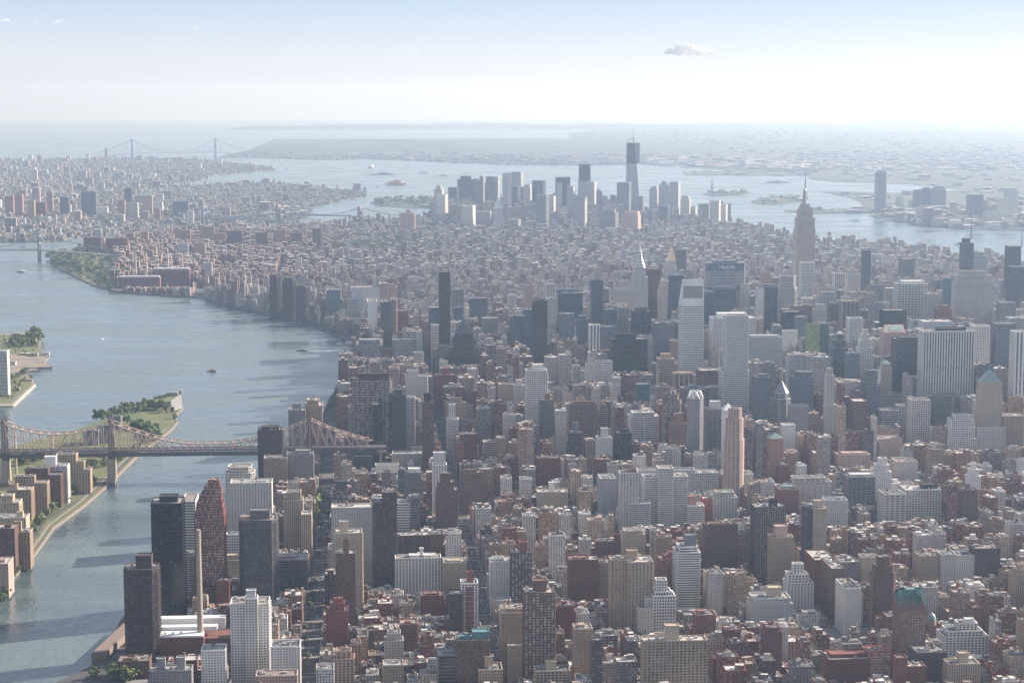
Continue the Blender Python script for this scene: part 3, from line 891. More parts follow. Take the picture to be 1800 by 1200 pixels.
T_MID = '''
618 690 668 790 B815 h dbr w30 | bk:630-684-657;d:34;cham:6 | apartment tower | apartment_tower | very wide dark balconied slab at the city end of the cantilever bridge
655 672 712 800 B822 c blk k5 | bk:666-671-700;d:24 | apartment tower | apartment_tower | narrow black tower in front of the very wide dark balconied slab
688 713 695 800 B815 p cha d10 | bk:694-708-686;d:28 | apartment tower | apartment_tower | black-brown tower right of the very wide dark balconied slab
712 729 700 775 B800 h lgr d20 | d:26 | apartment tower | apartment_tower | grey balconied tower squeezed right of the black-brown tower
743 762 708 805 B838 v brn n30 | bk:745-757-692;bkc:blk;d:24 | apartment tower | apartment_tower | slim brown tower with vertical stone ribs and dark cap on the long straight avenue
713 751 662 715 B768 p owh d25 | tier:716-735-652,0;d:30;bal:r | apartment tower | apartment_tower | white balconied tower behind the slim brown ribbed tower
684 701 648 695 B730 h pnk d20 | bk:690-699-640;d:40;bal:r | apartment tower | apartment_tower | sunlit pinkish stepped tower behind the very wide dark slab
925 962 652 765 B800 g wht d25 | bk:937-955-641;d:28;bal:r | apartment tower | apartment_tower | tall white gridded tower in the middle, left of the red-topped tower
950 973 704 790 B808 s dgr d20 | bk:958-966-693;bkc:red;d:24;bal:r | apartment tower | apartment_tower | grey balconied tower with a red roof tank in front of the tall white tower
810 838 764 825 B840 p rbr d15 | d:24 | apartment tower | brick_tower | plain dark red brick tower with open roof frame on the long straight avenue
804 816 780 822 B842 b red d | d:18 | apartment building | brick_building | bright red brick flank joined left of the plain dark red tower
850 873 778 815 B832 r bge b20 | d:30;bay:20 | office building | office_building | tan and green glass block beside the plain dark red tower
874 889 772 812 B832 b tan d | d:34;clean:1 | office building | office_building | blank sunlit tan end wall of the tan and green glass block
761 785 818 902 B918 k wht d20 | bk:762-783-796;bkc:lgr;d:22 | apartment tower | apartment_tower | white framed tower with blank pale box on top left of the long straight avenue
767 804 862 930 B945 p brn d30 | tier:770-798-848,0;tier:775-792-833,0;d:26;bal:r | apartment tower | apartment_tower | grey-brown stepped tower in front of the white framed tower
814 848 832 888 B903 p brn d20 | bk:818-838-826;d:24 | apartment tower | brick_tower | red-brown brick tower right of the long straight avenue across from the stepped tower
713 740 832 872 B895 c slt l50 | bay:3;bk:718-738-824;bkc:wht;d:24 | office building | laboratory_building | dark green checkered glass block with white pipes on its roof
660 700 818 828 B850 b wht d | d:20;clean:1 | low building | workshop_hall | low white windowless hall beside the checkered glass block
700 712 826 865 B885 c gry t20 | d:18 | office building | laboratory_building | teal glass sliver left of the checkered glass block
623 656 803 830 B842 b cha d | d:26;clean:1;roof:wht | low building | cinema_hall | low black block with bright white roof below the bridge truss end
690 750 798 815 B832 V lim d20 | d:30 | low building | stone_building | low pale stone building with columns along the bridge approach
945 985 806 850 B868 p rbr d25 | tank:1;d:26 | apartment building | brick_building | dark red brick block with many windows left of the blue-capped tower
945 998 866 893 B905 p bge d25 | bk:965-975-848;bkc:wht;d:28 | apartment building | apartment_building | long cream block crowned by a white lantern tower
1003 1050 712 785 B812 s brn d20 | bk:1008-1046-706;d:24 | apartment tower | apartment_tower | wide brown slab left of the white tower with the tan stepped top behind
1001 1024 762 815 B838 h dbr d20 | bk:1008-1017-743;bkc:slt;d:24;bal:r | apartment tower | apartment_tower | dark balconied tower with small blue-grey cap box
1050 1076 770 812 B840 p wht d15 | bk:1057-1069-753;bkc:lgr;d:24 | apartment tower | apartment_tower | white brick tower with grey-blue bulkhead right of the blue-capped tower
1052 1068 722 765 B792 r tan d20 | tier:1054-1066-712,0;d:20;bay:12 | apartment tower | apartment_tower | tan banded stepped tower behind the white brick tower
1085 1110 762 825 B838 c bnz k5 | bk:1090-1106-755;bkc:blk;d:28;bal:l | apartment tower | apartment_tower | black glass tower with sunlit balconies on its left edge
1108 1158 733 790 B812 r wht d15 | tier:1112-1150-726,0;d:36;bay:30;fl:3.3 | apartment tower | apartment_tower | broad white banded block with dark window ribbons right of the black glass tower
1120 1142 676 725 B760 c tea t8 | d:24;clean:1 | office tower | glass_tower | small bright teal glass tower among grey buildings
1101 1118 694 718 B750 p tan d20 | bk:1105-1114-688;d:18 | apartment tower | apartment_tower | slim tan tower left of the small teal glass tower
1168 1199 704 795 B815 h brn w40 | tier:1170-1194-694;tier:1176-1189-684,0;cham:5;d:30;bal:r | apartment tower | apartment_tower | brown and white banded tower with a tall round-windowed top
1158 1170 712 770 B800 p red d15 | d:24 | apartment building | brick_building | narrow dark red flank left of the brown and white banded tower
1180 1207 745 795 B822 p sal d20 | tier:1186-1201-728,0;d:26 | apartment tower | brick_tower | salmon brick tower with stepped top in front of the banded tower
1211 1238 702 822 B838 s gry l30 | oct:1;d:28 | apartment tower | octagonal_tower | grey octagonal tower topped by a white steel crown of triangles
1243 1272 720 812 B832 h gry d20 | bk:1249-1267-706;bkc:lgr;d:28;bal:r | apartment tower | apartment_tower | grey balconied tower right of the crown-of-triangles tower
1277 1312 775 895 B908 r pnk d25 | tier:1279-1310-738;tier:1283-1306-720;cyl:1;d:40;bay:40;fl:3.1;pf:.3 | apartment tower | round_tower | round pinkish balconied tower with stepped cylinders at its top
1273 1291 722 775 B860 b wht d | pyr:708;pc:wht;d:24 | office tower | office_tower | blank tower with a white tent-shaped cap behind the round pinkish tower
1270 1317 652 745 S58.6 r wht l20 | tier:1277-1316-556;d:42;bay:60;fl:3.9 | office tower | glass_tower | tall pale banded glass tower with a glowing white top behind the round tower
1158 1184 824 925 B938 r wht d20 | bay:30;fl:3;d:26;clean:1 | apartment tower | apartment_tower | central white shaft with blank box top in the white tower cluster
1133 1159 840 920 B936 r wht d20 | bay:30;fl:3;d:30 | apartment tower | apartment_tower | left white banded shaft of the white tower cluster
1184 1209 838 920 B936 r wht d20 | bay:30;fl:3;d:30 | apartment tower | apartment_tower | right white banded shaft of the white tower cluster
1209 1238 890 922 B938 r wht d20 | bay:30;fl:3;d:26;bk:1210-1224-872;bkc:sal | apartment building | apartment_building | low white banded wing at the right of the white tower cluster
1104 1143 886 928 B946 r lgr b30 | bay:16;fl:3.2;d:28 | apartment building | apartment_building | pale glassy block with white roof left of the white tower cluster
1090 1122 832 925 B945 k lim d45 | bk:1103-1118-826;bkc:brn;d:22 | apartment tower | apartment_tower | grey-tan slab left of the white tower cluster
1056 1082 842 905 B930 p lgr d20 | d:40;bal:l | apartment tower | apartment_tower | pale grey block facing the street left of the grey-tan slab
1122 1222 828 860 B892 p lgr d30 | d:24 | apartment building | apartment_building | very long pale slab spanning behind the white tower cluster
1222 1262 832 865 B892 g lgr d30 | d:30 | apartment building | apartment_building | right stepped end of the very long pale slab
1255 1296 875 915 B930 k lim d30 | tier:1260-1290-866,0;d:30;roof:grn;bal:f | apartment building | apartment_building | terraced block with roof garden below the round pinkish tower
1236 1258 878 912 B928 p org d20 | d:24 | apartment building | brick_building | orange brick block between white cluster and roof garden block
1350 1380 806 842 B868 p sal d20 | tier:1353-1377-772;pyr:760;pc:cop;d:26 | apartment tower | gothic_tower | red brick setback tower with pale green pyramid roof
1368 1392 828 848 B872 p rbr d20 | tier:1370-1388-818,0;d:22 | apartment building | brick_building | dark red block at the right foot of the green-pyramid brick tower
1377 1398 748 805 B838 b wht d | d:24;clean:1 | apartment tower | blank_slab | blank white windowless slab right of the green-pyramid brick tower
1391 1421 714 775 B818 k gry l25 | d:26 | apartment tower | apartment_tower | grey gridded tower right of the blank white slab
1452 1470 712 780 B812 v owh l30 | tier:1453-1466-660;tier:1455-1463-648;d:20 | apartment tower | pale_slim_tower | very slim pale tower with notched top standing alone
1362 1391 702 760 B800 c lgr b15 | tier:1364-1388-692,0;pyr:668;pc:slt;d:28;oct:1 | office tower | glass_tower | blue glass tower with a pointed glass roof
1329 1354 664 760 B800 v slt b10 | d:28;bk:1333-1350-658 | office tower | office_tower | slim blue-grey ribbed tower left of the pointed glass tower
1396 1430 664 735 B790 r slt b15 | tier:1402-1428-655,0;d:34 | office tower | office_tower | blue-grey banded tower with stepped top right of the pointed glass tower
1501 1525 706 770 B805 p brn d15 | d:36;bal:l;clean:1 | office tower | office_tower | brown slab with sunlit left edge beside the very slim pale tower
1519 1550 659 750 B785 r slt b10 | d:34;cham:8;bay:60;tier:1524-1549-652,0 | office tower | office_tower | dark glass tower with rounded white-banded corner
1549 1568 648 712 B765 p bge d20 | tier:1551-1566-640;pyr:632;pc:cop;d:22 | office tower | stone_tower | buff stone tower with a small dark dome behind the white ledged block
1551 1580 722 755 B790 r lgr b20 | d:30;bay:30 | office building | office_building | pale block with dark glass ribbons below the buff domed tower
1580 1594 714 755 B788 k lgr d30 | d:26 | office building | office_building | narrow grey-white block left of the big-windowed tan tower
1603 1635 704 800 B818 g lim d25 | bay:4.4;d:30 | office tower | stone_tower | grey stone tower with big square windows left of the white-striped tower
1645 1673 697 765 B792 c slt b6 | d:28;clean:1 | office tower | glass_tower | dark reflective glass tower in front of the white-striped tower
1667 1716 772 798 B828 g wht k15 | tier:1669-1713-752,0;tier:1673-1712-738,0;tier:1680-1708-730,0;d:34 | office building | office_building | white gridded building stepping up in terraces before the striped tower
1725 1762 690 800 B822 p bge d20 | tier:1726-1761-674,0;pyr:648;pc:cop;d:30 | hotel | mansard_tower | buff hotel tower with a steep green copper roof at right
1718 1768 752 800 B824 p lim d20 | d:34 | hotel | hotel_wing | lower wide base block under the green copper roofed hotel tower
1764 1801 732 800 B822 p tan d40 | d:34 | apartment tower | apartment_tower | two-tone tan slab right of the green copper roofed hotel
1786 1806 584 725 B780 v wht k10 | d:34;bay:7;clean:1;pf:.5 | office tower | office_tower | white framed dark tower cut by the right edge of the photo
1491 1539 840 890 B905 r slt k10 | bk:1495-1535-834;bkc:lgr;d:34;bay:7;pf:.2 | office building | hospital_building | dark gridded cube with pale grey top band near the hospital
1555 1592 870 920 B938 r lim d15 | d:40;bay:8;pf:.3;tank:1 | hospital building | hospital_building | left wing of the large pale hospital block
1593 1654 862 915 B930 g owh d15 | bk:1622-1648-852;bkc:blk;bay:4.5;d:40 | hospital building | hospital_building | large pale hospital block with black rooftop box
1692 1719 862 915 B942 p brn d20 | bk:1698-1706-852;d:26 | apartment tower | brick_tower | dark brown tower right of the large pale hospital block
1402 1462 848 885 B908 h owh d20 | tier:1396-1452-841,0;d:26;bal:f | apartment building | apartment_building | white balconied block with a curved concave roofline
1370 1404 862 905 B922 p red l35 | bk:1376-1398-855;bkc:cop;d:28 | apartment building | brick_building | rosy brick block with green roof box left of the concave white block
1452 1490 880 925 B945 p lgr d30 | d:28;bal:r | apartment building | apartment_building | pale grey block right of the cream square-windowed tower
1545 1586 772 812 B835 p pnk d25 | d:36 | apartment building | apartment_building | pinkish stone block with regular windows above the white stepped roofs
1473 1530 800 828 B848 p pnk d25 | bk:1480-1522-796;d:30 | apartment building | apartment_building | low rosy stone block with rooftop sheds left of the pinkish stone block
1577 1613 812 845 B868 p owh l30 | d:40 | apartment building | apartment_building | white striped block stepping back behind the white stepped tower
1537 1567 830 868 B890 p wht d20 | tier:1541-1563-818,0;tier:1546-1559-806,0;d:26 | apartment building | apartment_building | white ziggurat-topped block left of the white striped block
1704 1724 838 880 B902 p wht d20 | tier:1706-1721-826,0;tier:1709-1716-815,0;d:22 | apartment building | apartment_building | white tapering tower among low roofs at right
785 819 708 745 B788 p tan d25 | tier:790-812-700,0;d:24;tank:1 | apartment building | apartment_building | sunlit tan block on the right side of the long straight avenue
786 806 738 772 B800 p wht d20 | tier:790-800-712,0;d:24 | apartment building | apartment_building | white stepped block at the the long straight avenue corner
877 903 676 720 B755 p bge d25 | d:24;tank:1 | apartment building | apartment_building | cream block left of the tall white gridded tower
903 925 678 725 B757 p owh d25 | bk:907-918-668;d:24 | apartment building | apartment_building | white block with small tower adjoining the tall white gridded tower
765 800 660 685 B715 p red d20 | bk:778-792-647;d:26 | apartment building | brick_building | rosy red block at the foot of the tallest dark bronze tower
507 536 722 765 B800 p gry d25 | bk:514-530-710;d:40 | apartment building | apartment_building | grey stepped apartment block at the river left of the bridge end tower
536 566 714 765 B795 p tan d25 | tier:540-560-704,0;d:50;tank:1 | apartment building | apartment_building | tan penthouse-cluttered block at the river behind the bridge end tower
631 672 598 645 B668 h slt w25 | d:34;cham:5 | apartment tower | apartment_tower | left dark white-flecked slab of the pair by the river
690 730 598 645 B668 h slt w25 | d:34;cham:5 | apartment tower | apartment_tower | right dark white-flecked slab of the pair by the river
671 688 614 640 B662 b sal d | d:24 | apartment building | blank_building | sunlit salmon block between the two dark white-flecked slabs
728 743 620 652 B682 g owh d30 | d:22;bal:r | apartment tower | apartment_tower | pale gridded tower right of the dark white-flecked slabs
767 788 616 640 B700 p dgr l40 | bk:770-786-607;d:24 | apartment tower | apartment_tower | dark tower with white crown below the tallest dark bronze tower
'''
T_FAR = '''
646 662 531 597 S42.6 b wht d | d:88;clean:1 | office tower | slab_tower | thin white slab with blank end wall by the river, plain and flat-topped
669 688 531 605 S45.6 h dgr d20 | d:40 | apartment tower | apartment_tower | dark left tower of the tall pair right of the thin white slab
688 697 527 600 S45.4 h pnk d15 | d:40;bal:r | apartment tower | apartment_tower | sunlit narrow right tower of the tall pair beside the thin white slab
698 718 547 590 S44.6 p brn d20 | d:30 | apartment tower | apartment_tower | plain brown tower right of the tall pair near the river
617 667 506 528 S33 b lgr d | bk:651-654-504;d:60 | hospital building | hospital_tower | broad windowless grey-white hospital slab beyond the thin white slab
667 681 499 525 S32.8 h pnk d10 | d:50 | hospital building | hospital_tower | sunlit peach slab at the right end of the windowless hospital
681 698 505 523 S32 V pnk d15 | tier:684-694-500,0;d:40 | hospital building | hospital_tower | sunlit peach tower furthest right in the hospital row
610 632 526 575 S33.4 r lgr b20 | d:26;bay:30 | office tower | glass_tower | blue-white banded glass block at the river bend
772 791 479 615 S47.4 c bnz n6 | d:24;clean:1;bay:3.4;fl:3.4;bf:.3 | apartment tower | bronze_tower | tallest dark bronze glass slab in the centre-left, standing alone
754 773 541 600 S43.8 c slt b6 | d:26;clean:1 | hotel | glass_tower | blue-grey glass slab left of the tallest dark bronze slab
759 772 572 630 S46.2 g wht d10 | d:22 | office building | office_building | small white gridded tower at the foot of the dark bronze slab
797 833 594 670 S48.6 s dbr d20 | tier:800-830-588;pyr:558;pc:cha;d:34 | apartment tower | pointed_tower | dark brown tower with a steep wedge-shaped pointed top
795 815 510 575 S41 s gry d20 | bk:797-799-498;d:30;bal:r | apartment tower | apartment_tower | grey tower with sunlit right edge behind the pointed tower
799 813 541 575 S44 c blu b8 | d:24 | office tower | glass_tower | blue glass tower between bronze slab and pointed tower
826 857 525 575 S42 c slt b12 | d:34 | office tower | office_tower | broad blue-grey glass block right of the pointed tower
848 875 560 600 S45 v gry l20 | d:34;bal:r | office tower | office_tower | grey ribbed tower with a sunlit right edge
937 962 530 672 S50.5 s bnz d12 | d:28;bk:942-957-527 | apartment tower | apartment_tower | tall dark brown slab halfway between the bronze slab and the clock-topped tower
897 924 556 625 S47.6 c slt b10 | d:28 | office tower | office_tower | blue-grey glass tower left of the tall dark brown slab
920 937 545 600 S46.5 r blu b12 | d:26 | office tower | office_tower | blue banded tower with tan roof just left of the tall dark brown slab
962 978 525 605 S44.6 p lim d25 | d:26 | apartment tower | apartment_tower | pale grey tower close behind the tall dark brown slab
923 938 502 545 S40 p pnk d20 | bk:930-937-497;d:26;bal:r | apartment tower | apartment_tower | rosy tower with bright right edge behind the blue banded tower
960 976 500 540 S36 h owh d20 | d:24;bal:r | apartment tower | apartment_tower | white banded tower far behind the tall dark brown slab
982 1018 510 590 S42.4 c slt b8 | d:30 | office tower | office_tower | rear dark slab of the pair of broad blue office towers
988 1024 516 588 S44.4 c blu b8 | bk:1002-1006-513;d:34;bal:r | office tower | office_tower | front broad blue glass office tower with white roof line
984 1010 552 600 S47 v slt l25 | d:26;pf:.25;bay:7 | office tower | office_tower | blue tower with thin white vertical ribs before the broad blue pair
1041 1060 493 570 S45.6 c slt d8 | d:36;bk:1043-1056-490;clean:1 | office tower | office_tower | dark slender office slab standing well above its neighbours
1065 1084 545 575 S47 c blu b6 | d:26 | office tower | office_tower | short blue glass block right of the dark slender slab
1015 1034 562 612 S48.4 c slt b15 | tier:1018-1032-556,0;d:26 | office tower | office_tower | blue stepped-top tower before the dark slender slab
1037 1054 572 640 S50.2 v wht d15 | d:26;bay:7 | office tower | office_tower | tower with white vertical edges left of the grey-blue striped block
1052 1082 575 632 S49.6 v slt b15 | d:30 | office tower | office_tower | wide grey-blue finely striped block above the wide dark glass block
1074 1115 510 545 S43 V lim d20 | bk:1080-1112-506;d:34 | office building | office_building | broad pale stone office block with dark slot band left of the art deco spire tower
1112 1144 548 610 S47.8 c cha k8 | bk:1118-1138-541;d:34 | office tower | office_tower | dark bronze office tower in front of the art deco spire tower
1077 1138 597 685 S52.2 r blk k6 | bk:1082-1118-587;bkc:blk;d:36;bay:20;fl:3.9;clean:1 | office tower | office_tower | wide black glass office block with an open band across its middle
1048 1076 636 690 S55 g wht d15 | d:30;bay:2.6 | office tower | office_tower | white finely gridded tower directly left of the wide black glass block
1031 1048 640 690 S55.2 p lim d25 | tier:1034-1042-630,0;d:28 | apartment tower | apartment_tower | tan tower left of the white finely gridded tower
1139 1160 474 545 S41.8 V brn d15 | d:40;bal:r | office tower | office_tower | brown ribbed tower with sunlit copper right edge by the art deco spire
1158 1173 512 590 S42.4 p lim d20 | tier:1160-1171-502,0;tier:1162-1169-494,0;pyr:486;pc:lim;d:26 | office tower | gothic_tower | slim stone tower with gothic pinnacle right of the art deco spire
1172 1190 468 505 S26.4 p owh d20 | tier:1174-1188-459;pyr:432;pc:gld;d:30 | office tower | pyramid_tower | distant pale tower with a gleaming golden pyramid roof
1189 1207 439 470 S23 c gry d10 | d:26;clean:1 | apartment tower | glass_tower | distant grey slab right behind the golden pyramid
1180 1200 485 555 S46.6 c blu b6 | bk:1195-1215-483;d:36 | office tower | office_tower | dark blue office slab behind the white-banded slant-top tower
1240 1256 514 600 S48 c blu b6 | d:30 | office tower | office_tower | dark blue tower just right of the white-banded slant-top tower
1254 1294 508 560 S47 c slt b10 | bk:1258-1290-504;d:34 | office tower | office_tower | dark blue-grey glass block in front of the wide sign-topped tower
1253 1328 560 640 S51 g wht k8 | bk:1262-1312-551;d:46;bay:3.2 | office tower | office_tower | white gridded tower with turreted top behind the pale banded glass tower
1342 1370 505 585 S49 c slt d15 | bk:1344-1366-500;d:34;cham:3 | office tower | office_tower | dark blue striped tower left of the glass-crowned octagonal tower
1333 1343 508 585 S49.1 b lim d | d:30 | office tower | office_tower | pale stone flank at the left of the dark blue striped tower
1371 1402 506 550 S46.2 g lim d15 | tier:1373-1400-486,0;cham:8;d:36;bal:r | office tower | octagonal_tower | pale stone tower with tall glass octagonal crown left of the tallest spire tower
1378 1408 549 600 S50 c cha k6 | d:34 | office tower | office_tower | black office block right of the dark blue striped tower
1377 1402 582 602 S52 b wht d | d:26;clean:1 | office building | blank_building | plain white windowless box below the black office block
1402 1420 558 610 S51.6 r slt d10 | d:30;bal:l | office tower | office_tower | blue-grey tower left of the bright green glass tower
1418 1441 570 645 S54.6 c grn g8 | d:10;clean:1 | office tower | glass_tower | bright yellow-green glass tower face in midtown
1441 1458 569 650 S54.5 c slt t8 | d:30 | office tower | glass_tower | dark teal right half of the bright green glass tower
1316 1375 594 655 S55.5 k lgr l40 | d:36;bk:1320-1370-590;bay:3 | office tower | office_tower | pale grey tower with patterned windows right of the pale banded glass tower
1481 1510 530 600 S50 c yel d10 | d:34;bay:9 | office tower | glass_tower | glass tower with a yellow lit frame and dark square top
1493 1517 560 612 S52.6 g wht k5 | d:28;bal:r;bay:3 | office tower | office_tower | white tower with dark square windows below the yellow framed tower
1465 1491 612 690 S55.8 c slt d12 | tier:1468-1487-598,0;tier:1472-1483-588,0;d:30;pyr:580;pc:lgr | office tower | office_tower | dark blue glass tower with a pale ornate crown
1511 1535 612 690 S56.4 g wht d15 | tier:1513-1532-598;tier:1516-1528-588;tier:1519-1525-580,0;d:30;bal:r | hotel | stone_tower | creamy white stepped hotel tower with sunlit right edge
1491 1511 622 690 S57 v slt t10 | d:28 | office tower | office_tower | slim blue-green ribbed tower left of the creamy hotel tower
1553 1592 585 645 S54.6 p pnk d20 | d:34;clean:1 | office tower | pediment_tower | rosy granite tower with sloped green skylight roof
1553 1594 546 580 S51.4 c blk k5 | d:34;clean:1 | office tower | office_tower | black square office block behind the rosy granite tower
1575 1625 597 690 S56.6 c cha b8 | d:36;bk:1580-1620-593;bay:2.4;fl:3.9 | office tower | office_tower | dark green-black glass tower left of the white-striped tower
1579 1630 500 590 S49 r wht d10 | bk:1585-1625-494;d:44;bay:8;pf:.14;bf:.4 | office tower | office_tower | white office slab with dark window grid, midway to the stone skyscraper at right
1624 1713 583 725 S58.6 v wht k4 | bk:1650-1698-577;bkc:blk;bay:5.2;pf:.5;bf:.02;d:38 | office tower | striped_tower | big white marble tower with bold dark vertical stripes
1714 1740 574 670 S57.3 g wht k5 | d:34;bay:3.2 | office tower | office_tower | white tower of small dark dots right of the white-striped tower
1680 1748 496 590 S50 V lim d15 | tier:1682-1744-484,0;tier:1690-1734-477,0;d:30;clean:1 | office tower | limestone_skyscraper | broad grey limestone skyscraper with stepped slab top at right
1748 1757 545 600 S50.2 V lim d15 | d:40 | office tower | stone_wing | lower right shoulder of the grey limestone skyscraper
1752 1787 570 680 S56 r slt b12 | d:36;bay:60 | office tower | office_tower | blue-grey banded tower right of the white dotted tower
1760 1786 533 570 S52.5 v gry l20 | d:30;pf:.3;bay:6 | office tower | office_tower | grey tower with white vertical stripes behind the blue-grey banded tower
1775 1806 560 600 S54 r lgr d20 | d:36 | office tower | office_tower | pale banded tower cut by the right edge, behind the white framed tower
1694 1712 428 478 S42.6 c gry b20 | tier:1695-1706-420,0;spire:1708-378;d:34;clean:1 | office tower | glass_skyscraper | left faceted half of the glass skyscraper with a thin mast
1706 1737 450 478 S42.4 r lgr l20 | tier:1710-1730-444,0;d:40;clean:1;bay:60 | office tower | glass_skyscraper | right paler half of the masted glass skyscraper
1775 1795 434 480 S42.2 c slt d15 | d:40;spire:1797-393 | office tower | masted_tower | grey tower with tall antenna at the right edge
1778 1806 470 530 S46 c slt b20 | d:40 | office tower | office_tower | blue-grey block below the antenna tower at the right edge
1409 1432 462 525 S42.2 g wht d20 | d:30 | office tower | office_tower | white gridded tower standing just in front of the tallest spire tower
1467 1484 481 512 S40.4 v wht k10 | d:26;bay:5;clean:1 | office tower | office_tower | small tower with bold white stripes right of the tallest spire tower
1490 1513 482 527 S42 V owh d20 | tier:1493-1509-474,0;spire:1499-465;d:28 | office tower | stone_tower | ribbed stone tower with small top spike right of the white-striped tower
1519 1531 441 505 S38 c slt b12 | d:30 | apartment tower | glass_tower | slender dark glass slab standing alone right of the tallest spire tower
1587 1608 456 490 S37 g gry b25 | d:40 | office tower | office_tower | square grey-green block far right of the slender dark slab
1664 1680 490 540 S47 c tea t12 | d:26;clean:1 | office tower | glass_tower | thin teal slab left of the grey limestone skyscraper
1632 1651 517 562 S49.5 V lim d20 | d:34 | office tower | office_tower | ribbed grey stone tower right of the white office slab
1650 1673 545 562 S51 p red l30 | tier:1655-1668-538,0;d:34 | hotel | brick_building | rosy red hotel block left of the limestone skyscraper foot
1624 1675 566 578 S53 p lgr d25 | d:44 | office building | office_building | long low grey building behind the white-striped tower
1440 1470 520 545 S46 h lgr d30 | d:30;tier:1446-1468-514,0 | office tower | office_tower | pale banded block in the right of the tallest spire tower foot
1459 1476 540 580 S48.5 p dgr d20 | tier:1461-1474-534,0;d:26 | office tower | office_tower | dark grey block with tan roof lower right of the tallest spire tower
1433 1452 545 590 S49.5 p lim d25 | tier:1436-1450-536,0;d:28 | office tower | stone_tower | wedding-cake limestone tower below the pale banded block
1340 1354 480 500 S39 p tan d25 | d:22 | office building | office_building | tan block behind the dark blue striped tower
1302 1318 500 540 S45 p lim d25 | d:26 | office building | office_building | grey stone block against the right side of the sign-topped tower
1180 1192 600 655 S52 v tan n20 | d:30;bal:r | apartment tower | apartment_tower | tan tower with sunlit banding left of the white-banded slant-top tower
1158 1186 632 700 S56.4 r tan b30 | d:34;bk:1163-1180-622;bay:12 | office tower | office_tower | tan tower with blue glass attic left of the white-banded slant-top tower
1186 1219 658 690 S57.4 c tan n12 | d:30;bk:1188-1216-655;bay:9;pf:.3 | office tower | office_tower | tan portal-framed bronze glass block below the slant-top tower
1230 1268 652 690 S57 g brn d15 | d:40;bay:4;pf:.4 | office tower | office_tower | plum-brown gridded block between slant-top and pale banded glass towers
1114 1130 455 468 S30 p lim d25 | d:26 | office building | office_building | hazy grey block far behind the art deco spire
'''
